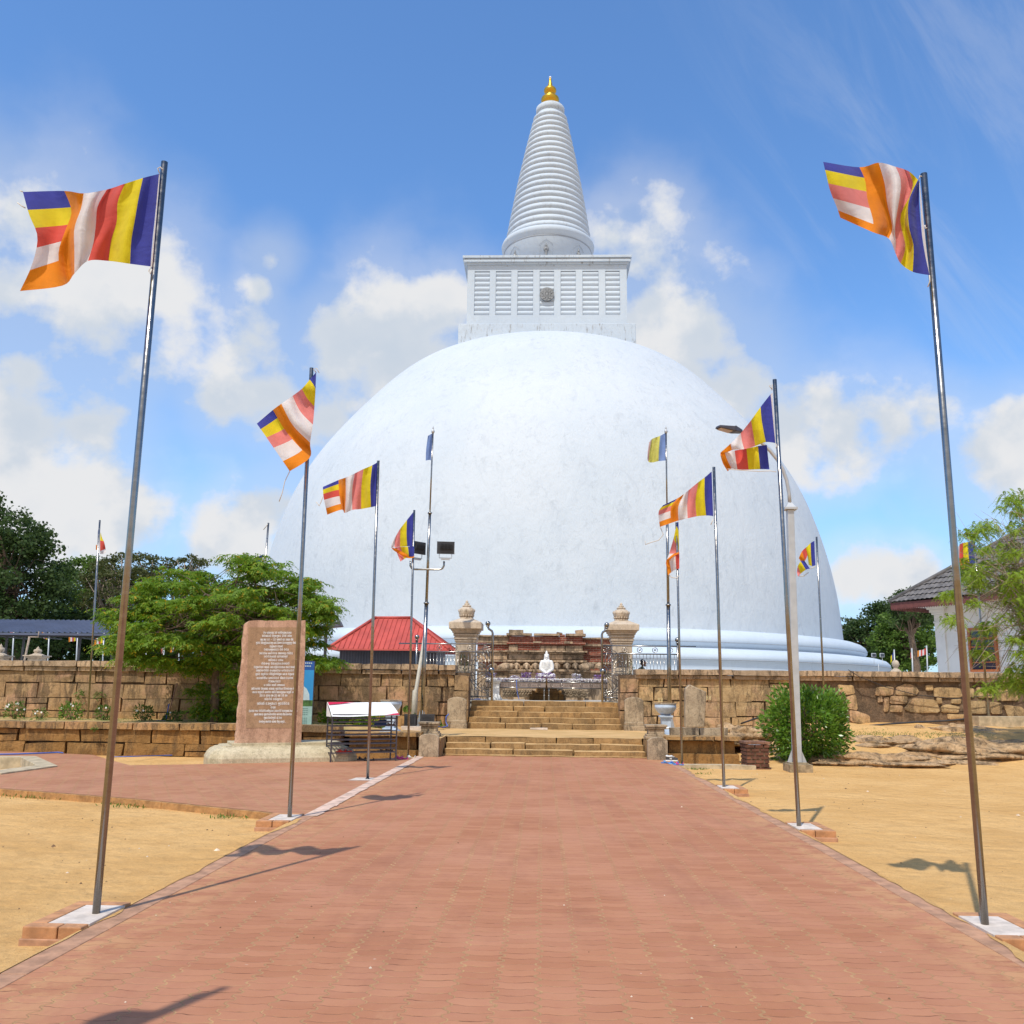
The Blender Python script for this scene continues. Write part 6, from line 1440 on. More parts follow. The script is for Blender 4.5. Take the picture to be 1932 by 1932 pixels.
# ================================================================== INSCRIBED STONE
def plane_at(px, py, P0, n):
    d = Vector(ray(px, py)); o = Vector(CAM); return o+d*((P0-o).dot(n)/d.dot(n))
A24 = R(24); E1 = Vector((math.cos(A24), math.sin(A24), 0)); N1 = Vector((math.sin(A24), -math.cos(A24), 0))   # N1 faces the camera side
pc = Vector((-7.29, 20.57, 0))
stt = thing('inscribed_stone', 'tall pinkish granite stone with white inscription on a pale rounded pedestal', 'inscribed stone', (-6.2, 21.6, 0))
Mp = Matrix(((E1.x, -N1.x, 0, pc.x), (E1.y, -N1.y, 0, pc.y), (0, 0, 1, 0), (0, 0, 0, 1)))
b = MB(); prof = [(0, -0.12), (0, .10), (.012, .11), (.05, .19), (.12, .265), (.22, .315), (.30, .33), (.30, .355)]
Lp, Wp = 3.35, 1.75; ch = .28
def octo(o):
    return [(ch+o*.4, o), (Lp-ch-o*.4, o), (Lp-o, ch+o*.4), (Lp-o, Wp-ch-o*.4), (Lp-ch-o*.4, Wp-o), (ch+o*.4, Wp-o), (o, Wp-ch-o*.4), (o, ch+o*.4)]
k0 = 0
for i, (o, z) in enumerate(prof):
    for (x, y) in octo(o): b.v.append(tuple(Mp @ Vector((x, y, z))))
for i in range(len(prof)-1):
    for j in range(8): j2 = (j+1) % 8; b.face((i*8+j, i*8+j2, (i+1)*8+j2, (i+1)*8+j), 0, False)
b.face([(len(prof)-1)*8+j for j in range(8)])
b.box(.5, Lp-.35, .42, Wp-.3, .35, .415, M=Mp)
put(b.build('pedestal', M_PED, bevel=.01), stt)
b = MB(); b.box(1.03, 1.045, -.006, .3, .0, .30, M=Mp); b.box(2.2, 2.21, -.004, .2, .0, .28, M=Mp)
S0 = gnd(887, 2768, 0.415); P0 = Vector((S0.x, S0.y, 0))
rnd = random.Random(8)
L_edge = [(887, 2768), (893, 2710), (897, 2655), (905, 2600), (899, 2560), (911, 2500), (915, 2440), (916, 2380), (921, 2345), (925, 2318)]
R_edge = [(1138, 2314), (1137, 2400), (1133, 2500), (1128, 2620), (1122, 2766)]
front = [plane_at(px+rnd.uniform(-1.2, 1.2), py, P0, N1) for px, py in [(L_edge[i][0]+(L_edge[i+1][0]-L_edge[i][0])*f/4, L_edge[i][1]+(L_edge[i+1][1]-L_edge[i][1])*f/4) for i in range(len(L_edge)-1) for f in range(4)]]
front += [plane_at(928+210*f/10, 2311+rnd.uniform(-1.5, 2.0), P0, N1) for f in range(0, 11)]+[plane_at(px, py, P0, N1) for px, py in R_edge[1:]]
front = [Vector((p.x, p.y, max(p.z, .41))) for p in front]
b = MB(); n = len(front); rings = [(0, 0), (.015, -.02), (.06, -.045), (.14, -.045), (.20, -.02), (.22, 0)]
for (dpt, grow) in rings:
    for i, p in enumerate(front):
        left = i < 36; g = -grow*(1.6 if left else .5); j = noise.noise(p*6+Vector((dpt*20, 0, 0)))*.02*(1 if 0 < dpt < .22 else 0)
        q = p-N1*dpt-E1*((g+j) if left else -(g*.4+j)); b.v.append(tuple(q))
for r in range(len(rings)-1):
    for i in range(n): j = (i+1) % n; b.face((r*n+i, r*n+j, (r+1)*n+j, (r+1)*n+i), 0, False)
b.face(range(n)); b.face(range(len(rings)*n-1, (len(rings)-1)*n-1, -1))
slab = put(b.build('slab', M_STELE), stt)
def z8(x, y, off=0.0): return plane_at(880+x/3.33, 2280+y/3.33, P0+N1*off, N1)
b = MB(); q = [z8(x, y, .004) for x, y in ((150, 190), (755, 190), (720, 1440), (120, 1440))]; nn_ = 14; k = len(b.v)
b.poly(q[::-1]); o = b.build('polished_panel', M_STFACE); put(o, stt)
GL = [[[(.5, .1), (.15, .3), (.1, .7), (.5, .95), (.9, .7), (.85, .3), (.5, .1)], [(.5, .95), (.8, 1.15)]],
      [[(.1, .8), (.1, .3), (.4, .05), (.6, .3), (.6, .7), (.6, .3), (.85, .1), (1.0, .4), (.9, .9)]],
      [[(.2, .9), (.05, .5), (.3, .1), (.8, .15), (.95, .55), (.7, .9), (.5, .6), (.7, .45)]],
      [[(.1, .9), (.5, 1.0), (.9, .75), (.8, .5), (.4, .5), (.2, .3), (.5, .05), (.9, .2)]],
      [[(.15, .85), (.05, .4), (.35, .05), (.8, .2), (.8, .7), (.45, .9), (.3, .6)], [(1.0, .1), (1.0, .9)]],
      [[(.05, .2), (.3, .05), (.6, .3), (.4, .6), (.2, .8), (.5, 1.0), (.9, .8), (.9, .1)]],
      [[(.5, .5), (.25, .7), (.1, .4), (.4, .05), (.9, .2), (.95, .7), (.5, 1.0), (.1, .9)], [(.6, 1.1), (.9, 1.3)]],
      [[(.1, .1), (.1, .8), (.5, 1.0), (.8, .75), (.5, .5), (.9, .3), (.7, .05), (.35, .1)]],
      [[(.0, .55), (.3, .9), (.6, .55), (.3, .2), (.0, .55)], [(.6, .55), (1.0, .9), (1.0, .1)], [(.2, -.1), (.7, -.3), (1., -.1)]]]
DG = {'0': [[(.5, 0), (.15, .25), (.15, .75), (.5, 1), (.85, .75), (.85, .25), (.5, 0)]], '1': [[(.25, .75), (.55, 1), (.55, 0)]], '2': [[(.1, .8), (.5, 1), (.85, .75), (.1, 0), (.9, 0)]],
      '3': [[(.1, .9), (.6, 1), (.8, .75), (.4, .52), (.85, .3), (.55, 0), (.1, .1)]], '5': [[(.85, 1), (.2, 1), (.15, .55), (.6, .6), (.85, .3), (.5, 0), (.1, .1)]],
      '6': [[(.75, 1), (.2, .6), (.15, .25), (.5, 0), (.85, .25), (.6, .55), (.2, .4)]], '7': [[(.1, 1), (.9, 1), (.4, 0)]], '-': [[(.1, .5), (.9, .5)]], '.': [[(.4, 0), (.6, 0)]]}
LN = [(257,335,685,'**(*****(**(******(***'),(297,320,690,'******(******(***(***'),(342,300,710,'**(**(161(-(137(****(**(****(**'),(383,245,750,'***(*********(******(*******(***'),(427,415,580,'*****(****'),(467,342,652,'*********(**(***'),(513,285,703,'*****(******(*****(****'),(553,345,640,'*******(******'),(597,398,583,'*****(***'),(640,310,663,'****(*********'),(685,218,735,'******(***(*********(******'),(726,247,718,'*******(******(*******'),(771,238,718,'***(*****(********(***(****'),(820,252,703,'******(******(*******'),(862,398,552,'*******'),(907,343,603,'*(***(***(*****'),(952,187,740,'******(*****(****(*****(******(**'),(995,198,730,'***(****(****(*********(***(**'),(1037,290,637,'2011(***(**(25(**(**(**'),(1082,350,573,'****(*****'),(1137,258,660,'****(******(******'),(1183,428,492,'***'),(1227,155,760,'2600(**(**********(*****(*******(***'),(1270,222,687,'******(********(**********'),(1313,342,565,'*******(***'),(1360,282,618,'****(****(***(**(***.')]
b = MB(); rnd = random.Random(2)
for (yy, xa_, xb2, s) in LN:
    n = sum(.5 if c == '(' else 1 for c in s); wch = (xb2-xa_)/n; x = xa_; big = 30 if yy in (1137,) else 25
    for c in s:
        if c == '(': x += wch*.5; continue
        g = GL[rnd.randrange(len(GL))] if c == '*' else DG[c]
        for st_ in g:
            pts = [z8(x+wch*(.08+.8*u), yy+big*.5-big*v, .009) for u, v in st_]
            wd = .0052
            for p, q in zip(pts[:-1], pts[1:]):
                d = (q-p)
                if d.length < 1e-5: continue
                d.normalize(); s_ = d.cross(N1)*wd; p2, q2 = p-d*wd*.6, q+d*wd*.6; b.poly([p2-s_, q2-s_, q2+s_, p2+s_])
        x += wch
put(b.build('inscription', mat_plain('white_lettering', (.80, .78, .74), .8)), stt)

# picture board behind it
sg = thing('picture_board', 'tall narrow blue board with a picture of a white dome, behind the inscribed stone', 'sign', (at(1155, 2700, 24.6).x, 24.6, .45))
ns = Vector((.30, -1, 0)).normalized(); Pb = Vector((at(1155, 2700, 24.6).x, 24.6, 0)); zb0, zb1 = at(1155, 2712, 24.6).z, at(1155, 2462, 24.6).z
al_ = Vector((1, .30, 0)).normalized(); bl = at(1168, 2600, 24.62); wl_ = .72
B0 = Vector((bl.x, 24.62, 0))-al_*wl_
def bp(u, v, o=0): p = B0+al_*(wl_*u)+ns*o; return Vector((p.x, p.y, zb0+(zb1-zb0)*v))
b = MB(); b.hexa([bp(0, 0), bp(1, 0), bp(1, 0, -.05), bp(0, 0, -.05), bp(0, 1), bp(1, 1), bp(1, 1, -.05), bp(0, 1, -.05)]); put(b.build('board', M_DKSTEEL), sg)
mS = [mat_plain('print_sky_blue', (.03, .28, .60), .5, var=.15, scale=1), mat_plain('print_deep_blue', (.02, .10, .36), .5), mat_plain('print_white', (.55, .68, .70), .5), mat_plain('print_green', (.07, .16, .04), .5, var=.5, scale=8), mat_plain('print_pale_green', (.36, .55, .50), .5), mat_plain('print_text', (.12, .22, .2), .5)]
b = MB()
def bq(u0, u1, v0, v1, m, o=.004): b.poly([bp(u0, v0, o), bp(u1, v0, o), bp(u1, v1, o), bp(u0, v1, o)], m)
bq(.03, .97, .86, .99, 1); bq(.03, .97, .38, .86, 0); bq(.03, .97, .32, .41, 3, .006); bq(.03, .97, .01, .32, 4)
b.poly([bp(u, v, .008) for u, v in ((.22, .41), (.86, .41), (.84, .50), (.74, .58), (.62, .62), (.58, .66), (.55, .79), (.53, .66), (.46, .62), (.34, .58), (.24, .50))], 2)
for i, (u0, u1) in enumerate(((.35, .9), (.42, .86))):
    for k in range(8): b.poly([bp(u0+(u1-u0)*(k+.1)/8, .955-.045*i, .008), bp(u0+(u1-u0)*(k+.8)/8, .955-.045*i, .008), bp(u0+(u1-u0)*(k+.7)/8, .975-.045*i, .008), bp(u0+(u1-u0)*(k+.15)/8, .975-.045*i, .008)], 2)
for i in range(9):
    if i == 4: continue
    for k in range(9): b.poly([bp(.2+.07*k, .28-.028*i, .008), bp(.2+.07*k+.05, .28-.028*i, .008), bp(.2+.07*k+.05, .29-.028*i, .008), bp(.2+.07*k, .29-.028*i, .008)], 5)
put(b.build('printed_picture', mS), sg)
b = MB()
for u in (.12, .88): p = bp(u, 0, -.06); b.box(p.x-.025, p.x+.025, p.y-.02, p.y+.02, .35, zb1)
put(b.build('leg', M_GALV), sg)

# ---- shoe rack
A27 = R(27); rk_ = thing('shoe_rack', 'black wire shoe rack with a white tilted banner roof', 'shoe rack', (-4.81, 21.48, 0), A27)
Wk, Dk, Hk = 1.55, .42, 1.02
def rb(name, mat, fn, par=None): b = MB(); fn(b); return b.build(name, mat, par or rk_)
for (x, y) in ((0, 0), (Wk, 0), (0, Dk), (Wk, Dk)):
    rb('post', M_DKSTEEL, lambda b: b.box(x-.015, x+.015, y-.015, y+.015, 0, Hk+(.0 if y == 0 else .18)))
for i, z in enumerate((.20, .40, .60, .80, .97)):
    def f(b):
        for (x0, x1, y0, y1) in ((0, Wk, -.012, .012), (0, Wk, Dk-.012, Dk+.012)): b.box(x0, x1, y0, y1, z-.012, z+.012); b.box(x0, x1, y0, y1, z+.08, z+.10)
        for x in (0, Wk): b.box(x-.012, x+.012, 0, Dk, z-.012, z+.012); 
        for k in range(1, 20): x = Wk*k/20; b.box(x-.002, x+.002, 0, Dk, z-.003, z+.001)
        for k in range(1, 6): y = Dk*k/6; b.box(0, Wk, y-.002, y+.002, z-.003, z+.001)
    rb('wire_shelf', M_DKSTEEL, f)
b = MB(); N = 8; k = 0
for i in range(N+1):
    u = i/N; sag = -.012*math.sin(math.pi*u*2)
    b.v += [(-.03+(Wk+.08)*u, -.05, Hk+.0+sag+.02*u), (-.03+(Wk+.04)*u, Dk*.45, Hk+.17+sag+.01), (-.03+(Wk+.0)*u, Dk+.03, Hk+.31+sag*.5)]
for i in range(N):
    for j in range(2): q = i*3+j; b.face((q, q+3, q+4, q+1), 0, True)
ban = b.build('banner_roof', M_SIGNW, rk_)
for tri_ in ([(-.02, Dk+.01, Hk+.308), (.62, Dk+.01, Hk+.31), (-.02, Dk*.72, Hk+.25)], [(Wk+.045, -.045, Hk+.032), (Wk+.03, .03, Hk+.068), (Wk-.5, -.045, Hk+.014)]):
    b = MB(); b.poly([(x, y-.004, z+.008) for x, y, z in tri_]); b.build('red_stripe', M_SIGNR, ban)
b = MB(); b.poly([(-.035, 0, Hk-.01), (-.035, Dk+.02, Hk-.01), (-.035, Dk+.02, Hk+.30), (-.035, .02, Hk+.02)]); b.build('banner_side', M_SIGNW, rk_)

# ---- footwear
M_RED = mat_plain('red_strap', (.50, .03, .02), .6); M_PNK = mat_plain('pink_rubber', (.60, .05, .22), .6); M_BLU = mat_plain('blue_rubber', (.05, .16, .5), .6); M_SKY = mat_plain('sky_blue_rubber', (.12, .35, .65), .6); M_BRN = mat_plain('brown_leather', (.13, .07, .05), .6); M_NAV = mat_plain('navy_canvas', (.03, .06, .16), .8)
def sole_pts(L, w_, s=1):
    return [(s*w_*x, L*y) for x, y in ((-.35, -.5), (.35, -.5), (.45, -.3), (.36, 0), (.5, .25), (.4, .44), (.1, .5), (-.2, .46), (-.42, .28), (-.36, 0), (-.44, -.3))]
def sandal(x, y, z, rz, m_sole, m_strap, label, grp=None):
    t = thing('sandal', label, 'sandal', (x, y, z), rz, grp); b = MB(); b.prism(sole_pts(.25, .10), 0.0, .025, axis='z'); b.build('sole', m_sole, t, bevel=.006)
    b = MB(); b.tube([(-.045, -.01, .02), (-.03, .03, .05), (0, .075, .05), (.03, .03, .05), (.045, -.01, .02)], .009, 5); b.tube([(-.04, .04, .02), (0, .04, .065), (.04, .04, .02)], .012, 5); b.tube([(-.035, -.09, .02), (-.03, -.11, .06), (.03, -.11, .06), (.035, -.09, .02)], .008, 5); b.build('strap', m_strap, t); return t
def sneaker(x, y, z, rz, label, mark=True, mats=None):
    mu, ms = mats or (mat_plain('charcoal_suede', (.05, .045, .045), .85), M_WHITE)
    t = thing('shoe', label, 'shoe', (x, y, z), rz, 'black and white sneakers'); b = MB(); b.prism(sole_pts(.30, .11), 0.0, .03, axis='z'); b.build('sole', ms, t, bevel=.006)
    b = MB(); k = 0; secs = [(-.145, .03, .085), (-.12, .042, .10), (-.06, .042, .095), (0, .042, .085), (.05, .045, .065), (.10, .044, .05), (.14, .025, .04)]
    for (yy, hw, h) in secs:
        for a in range(9): th = math.pi*a/8; b.v.append((hw*math.cos(th), yy, .03+h*math.sin(th)**.8))
    for i in range(len(secs)-1):
        for a in range(8): q = i*9+a; b.face((q, q+1, q+10, q+9), 0, True)
    b.face(range(9)); b.face(range(6*9+8, 6*9-1, -1)); u = b.build('upper', mu, t)
    b = MB(); b.tube([(-.03, -.11, .115), (-.035, -.05, .11), (0, .0, .12), (.035, -.05, .11), (.03, -.11, .115), (0, -.14, .12), (-.03, -.11, .115)], .014, 6)
    for yy in (.0, .025, .05): b.tube([(-.03, yy, .10), (0, yy, .125-.6*yy), (.03, yy, .10)], .006, 4)
    b.build('lace', ms, t)
    if mark:
        b = MB(); x0 = .047
        for (p, q) in (((-.035, .045), (-.045, .085)), ((-.045, .085), (.0, .045)), ((.0, .045), (-.01, .085))):
            d = Vector((0, q[0]-p[0], q[1]-p[1])).normalized()*.0; s_ = Vector((0, -(q[1]-p[1]), q[0]-p[0])).normalized()*.0055
            for sx in (-x0, x0): P = Vector((sx, *p)); Q = Vector((sx, *q)); b.poly([P-s_, Q-s_, Q+s_, P+s_])
        b.build('letter_mark', ms, t)
    return t
def gp(px, py, z=0): g = gnd(px, py, z); return g.x, g.y
x, y = gp(2503, 2836); sneaker(x, y, .0, R(-100), 'black sneaker with white letter N lying before the right guard stone'); sneaker(x+.03, y+.17, .0, R(-115), 'second black and white sneaker just behind the one with the letter N', False)
for (px, py, a, m1, m2, lab) in ((2482, 2844, 80, M_BLU, M_SKY, 'leftmost blue flip flop on the red paving before the sneakers'), (2510, 2847, 95, M_SKY, M_BLU, 'bright sky blue flip flop just right of the leftmost one'), (2528, 2851, 75, M_BLU, M_PNK, 'small blue and pink flip flop at the edge of the paving'),
    (2545, 2841, 70, M_BLACK, M_WHITE, 'left black sandal with white strap at the foot of the right flagpole'), (2562, 2843, 100, M_BLACK, M_CONC, 'right black sandal with pale strap at the foot of the right flagpole'), (2580, 2842, 60, M_RED, M_RED, 'left red strappy sandal on the sand'), (2600, 2845, 95, M_RED, M_RED, 'right red strappy sandal on the sand'),
    (1485, 2826, 75, M_PNK, M_PNK, 'left pink sandal beside the fourth left flagpole'), (1502, 2829, 100, M_PNK, M_PNK, 'right pink sandal beside the fourth left flagpole'), (1345, 2830, 80, M_BLACK, M_BLACK, 'left black flip flop under the shoe rack'), (1375, 2834, 105, M_BLACK, M_BLACK, 'right black flip flop under the shoe rack'),
    (1530, 2825, 90, M_CONC, M_WHITE, 'pale sandal right of the fourth left flagpole')):
    x, y = gp(px, py, -.0); sandal(x, y, 0.0 if px < 2540 else -.09, R(a), m1, m2, lab, 'sandals left on the ground')
TR = Matrix.Translation((-4.81, 21.48, 0)) @ Matrix.Rotation(A27, 4, 'Z')
for (x, y, z, a, m1, m2, lab) in ((.28, .15, .21, 60, M_RED, M_RED, 'left red sandal on the bottom shelf of the rack'), (.42, .2, .21, 100, M_RED, M_NAV, 'right red sandal on the bottom shelf of the rack'), (1.28, .2, .21, 80, M_BLACK, M_BRN, 'left dark sandal at the right end of the bottom shelf'), (1.42, .2, .21, 100, M_BLACK, M_BRN, 'right dark sandal at the right end of the bottom shelf'), (1.42, .15, .81, 80, M_BRN, M_BRN, 'brown leather sandal at the right end of the top shelf')):
    p = TR @ Vector((x, y, z)); sandal(p.x, p.y, p.z, R(a)+A27, m1, m2, lab, 'sandals on the rack')
p = TR @ Vector((1.2, .18, .812)); sneaker(p.x, p.y, p.z, R(80)+A27, 'navy blue canvas shoe on the top shelf of the rack', False, (M_NAV, M_NAV))

# ---- bowls on pedestals
def bowl(px, label, Y=27.0):
    c = at(px, 2625, Y); x = c.x; zt = 1.33; t = thing('bowl_pedestal', label, 'planter', (x, Y, .46), 0, 'pale blue bowls on pedestals')
    b = MB()
    for (o, z0, z1) in ((.26, .44, .50), (.20, .502, .56), (.13, .562, .90), (.15, .902, .94), (.19, .942, 1.0)): b.box(x-o, x+o, Y-o, Y+o, z0, z1)
    put(b.build('pedestal', M_BLUEP, bevel=.01), t)
    b = MB(); b.lathe([(.10, 1.0), (.14, 1.02), (.22, 1.08), (.285, 1.16), (.29, 1.18), (.30, 1.19), (.31, 1.23), (.305, 1.28), (.295, 1.29), (.31, 1.30), (.315, 1.335), (.30, 1.34), (.275, 1.30), (.2, 1.26), (.01, 1.25)], (x, Y, 0), 28)
    put(b.build('bowl', M_BLUEP), t)
    b = MB(); b.lathe([(.312, 1.315), (.318, 1.32), (.318, 1.34), (.30, 1.345), (.29, 1.33)], (x, Y, 0), 28); put(b.build('rim', M_GREY), t)
bowl(2479, 'pale blue stone bowl on a square pedestal right of the steps'); bowl(1457, 'pale blue stone bowl on a square pedestal half hidden behind the shoe rack')
b = MB(); c = at(2482, 2707, 26.0); b.lathe([(.14, 0), (.145, .02), (.13, .04), (.01, .05)], (c.x, 26.0, c.z-.05), 16); tag(b.build('white_basin', M_WHITE), 'round white basin tipped beside the blue pedestal', 'basin')

# ---- brick box
bx = thing('brick_box', 'square dark brick box with grey lid opening on the sand', 'brick box', (5.06, 22.75, -.1), R(4)); rnd = random.Random(5)
b = MB(); h = .088; nrow = 7
for r in range(nrow):
    z = -.05+r*h; o = .27+(.03 if r == 0 else 0)+(.012 if r == nrow-1 else 0); off = (r % 2)*.1
    for s in range(4):
        M = Matrix.Rotation(s*math.pi/2, 4, 'Z'); x = -o-off
        while x < o:
            a_, e = max(x, -o), min(x+.205, o)
            if e-a_ > .03: b.rough(a_+.007, e-.007, -o, -o+.09, z+.008, z+h-.008, .1, .005, 0, 0, rnd, M)
            x += .21
bb = b.build('brickwork', mat_stone('dark_fired_brick', (.10, .042, .028), (.18, .08, .052), stain_amt=.4, bump=.6, bdist=.01), bx)
b = MB(); b.box(-.245, .245, -.245, .245, -.05, .53); b.build('mortar', M_MORT, bx)
b = MB()
for s in range(4): b.box(-.29, .17, -.29, -.17, nrow*h-.05, nrow*h+.01, M=Matrix.Rotation(s*math.pi/2, 4, 'Z'))
b.build('rim', M_SLAB if False else mat_stone('brown_brick_rim', (.20, .10, .07), (.28, .15, .10), bump=.5, bdist=.01), bx, bevel=.008)
b = MB(); b.box(-.17, .17, -.17, .17, .50, .54); b.build('lid', M_GALV, bx)

# ---- hoses, cables, broom
def cord(pts, r, mat, name, label, cat):
    b = MB(); P = []
    for i in range(len(pts)-1):
        for k in range(4): P.append(pts[i].lerp(pts[i+1], k/4)+Vector((0, 0, .0)))
    P.append(pts[-1]); b.tube(P, r, 6); return tag(b.build(name, mat), label, cat)
cord([gnd(-60, 2811, .02), gnd(60, 2809, .02), gnd(150, 2806, .02), gnd(215, 2803, .02), gnd(235, 2805, .02)], .018, M_HOSE, 'hose', 'blue hose lying across the paving near the drain at the left edge', 'hose')
cord([gnd(420, 2820, .02), gnd(500, 2818, .02), gnd(600, 2815, -.06), gnd(720, 2811, -.06)], .012, M_HOSE, 'hose', 'thin blue hose on the sand between flagpole and inscribed stone', 'hose')
cord([at(1672, 2660, 29.8), at(1662, 2670, 29.7), at(1661, 2690, 29.7), at(1668, 2705, 29.6), at(1650, 2710, 29.2), at(1632, 2707, 28.8), at(1625, 2700, 28.6)], .016, M_HOSE, 'hose', 'blue hose curled round the tall left guard stone', 'hose')
cord([at(1735, 2603, 31.2), at(1760, 2606, 31.1), at(1790, 2604, 31.1)], .014, M_HOSE, 'hose', 'short blue hose on the top step beside the left gate wheel', 'hose')
cord([at(1924, 2533, 32.7), at(1925, 2560, 32.6), at(1928, 2585, 32.55), at(1934, 2606, 32.5)], .012, M_HOSE, 'hose', 'blue tube hanging down in front of the left flower table', 'hose')
cord([at(3160, 2495, 30.42), at(3200, 2520, 30.36), at(3300, 2560, 30.4), at(3420, 2590, 30.42), at(3560, 2603, 30.42), at(3700, 2590, 30.4), at(3815, 2560, 30.4)], .012, M_CABLE, 'cable', 'thin black cable hanging across the rubble wall', 'cable')
cord([at(3215, 2706, 29.9), at(3300, 2698, 29.8), at(3420, 2690, 29.8), at(3520, 2686, 29.8), at(3600, 2678, 29.8)], .03, M_CABLE, 'pipe', 'thick black pipe lying along the foot of the rubble wall', 'pipe')
cord([at(2760, 2696, 29.9), at(2830, 2672, 29.6), at(2900, 2655, 29.5)], .03, M_CABLE, 'pipe', 'grey black pipe leaning over the boulder left of the shrub', 'pipe')
br = thing('broom', 'broom with red and brown stick leaning on the wall under the leafy tree', 'broom', tuple(at(622, 2685, 29.8)))
b = MB(); b.tube([at(622, 2680, 29.6), at(660, 2545, 30.5)], .016, 6); put(b.build('stick', mat_plain('painted_stick', (.35, .16, .10), .6, var=.5, scale=4)), br)
b = MB(); b.tube([at(607, 2688, 29.5), at(624, 2655, 29.6)], [.09, .02], 8); put(b.build('bristles', M_LEAF6), br)
dp = thing('dustpan', 'blue dustpan with long handle lying beside the broom', 'dustpan', tuple(at(608, 2688, 29.2)))
b = MB(); c = at(600, 2690, 29.2); b.box(c.x-.22, c.x+.2, 29.1, 29.4, c.z, c.z+.05, taper=.03); put(b.build('pan', M_HOSE), dp)
b = MB(); b.tube([at(618, 2682, 29.3), at(630, 2622, 29.5)], .018, 6); put(b.build('handle', M_HOSE), dp)
for (px, lab) in ((1532, 'black floodlight on the ground left of the tall pole base'), (1593, 'black floodlight on the ground right of the tall pole base')):
    c = at(px, 2684, 28.7); t = thing('floodlight', lab, 'floodlight', (c.x, 28.7, c.z), R(12 if px > 1550 else -25), 'floodlights on the ground'); b = MB(); b.box(-.19, .19, -.06, .06, -.14, .17); b.box(-.21, .21, -.08, -.055, -.16, .19); 
    for k in range(6): b.box(-.15+k*.055, -.135+k*.055, -.1, -.08, -.1, .13)
    b.build('housing', M_BLACK, t, bevel=.008); b = MB(); b.box(-.17, .17, -.03, .03, -.24, -.14); b.build('foot', M_BLACK, t)
b = MB(); c = at(1990, 2712, 29.9); b.rough(at(1975, 2712, 29.9).x, at(2040, 2712, 29.9).x, 29.75, 29.95, .44, .50, .2, .006, 0, .01, random.Random(1)); tag(b.build('marble_block', M_CEM), 'long pinkish marble piece lying at the foot of the upper steps', 'stone')
b = MB(); c = at(1520, 2712, 28.2); b.rough(c.x-.2, c.x+.45, 28.1, 28.4, .44, .56, .2, .01, 0, .02, random.Random(6)); tag(b.build('broken_stone', M_CEM), 'broken pale stone piece on the earth between rack and pedestal', 'stone')

# ================================================================== VEGETATION
rg = np.random.default_rng(42)
def leafquads(P, D, S, Lh, W):            # rhombic leaves: base P, direction D, side S
    a = P; t = P+D*Lh[:, None]; m = P+D*(Lh*.45)[:, None]
    return np.stack([a, m+S*W[:, None], t, m-S*W[:, None]], 1)
def unit(v): return v/np.maximum(np.linalg.norm(v, axis=1, keepdims=True), 1e-9)
def simple_leaves(P, size, wid, droop=0.3, updir=0.0):
    n = len(P); D = rg.normal(size=(n, 3)); D[:, 2] = D[:, 2]*.6-droop+updir; D = unit(D)
    S = unit(np.cross(D, rg.normal(size=(n, 3)))); L = size*rg.uniform(.6, 1.25, n); return leafquads(P, D, S, L, L*wid)
def compound(P, length, nlf, lsize, droop=.8, wid=.22):
    n = len(P); th = rg.uniform(0, 2*np.pi, n); D = np.stack([np.cos(th), np.sin(th), rg.uniform(-.25, .25, n)], 1); D = unit(D)
    side = unit(np.cross(D, np.array([0, 0, 1.0]))+rg.normal(size=(n, 3))*.15); out = []
    L = length*rg.uniform(.7, 1.2, n)
    for k in range(nlf):
        f = (k+.6)/nlf; base = P+D*(L*f)[:, None]+np.array([0, 0, -1.0])*(droop*L*f*f*.5)[:, None]
        for s in (-1, 1):
            d = unit(side*s*.85+D*.45+np.array([0, 0, -1.0])*(.35+.5*droop*f)+rg.normal(size=(n, 3))*.12)
            sd = unit(np.cross(d, side)*0.6+D*.5); l = np.full(n, lsize)*rg.uniform(.75, 1.2, n)*(1-.35*f); out.append(leafquads(base, d, sd, l, l*wid))
    return np.concatenate(out)
def poly_pts(poly, n, Y, dep, rgn):       # points filling a rounded crown whose outline is poly (photo pixels), at distance Y
    P = np.array(poly, float); x0, y0 = P.min(0); x1, y1 = P.max(0); out = []
    sc = Y/F_ if False else 1
    while len(out) < n:
        px, py = rgn.uniform(x0, x1), rgn.uniform(y0, y1)
        if not inpoly(px, py, poly): continue
        d = min(segd(px, py, poly[i], poly[i-1]) for i in range(len(poly))); m = min(1, d/(.32*min(x1-x0, y1-y0)))
        yo = rgn.uniform(-1, 1)*dep*math.sqrt(m)
        q = at(px, py, Y); k = (Y+yo)/Y
        out.append((q.x, Y+yo, q.z))
    return np.array(out)
def segd(x, y, a, b):
    dx, dy = b[0]-a[0], b[1]-a[1]; t = max(0, min(1, ((x-a[0])*dx+(y-a[1])*dy)/max(1e-9, dx*dx+dy*dy))); return math.hypot(x-a[0]-t*dx, y-a[1]-t*dy)
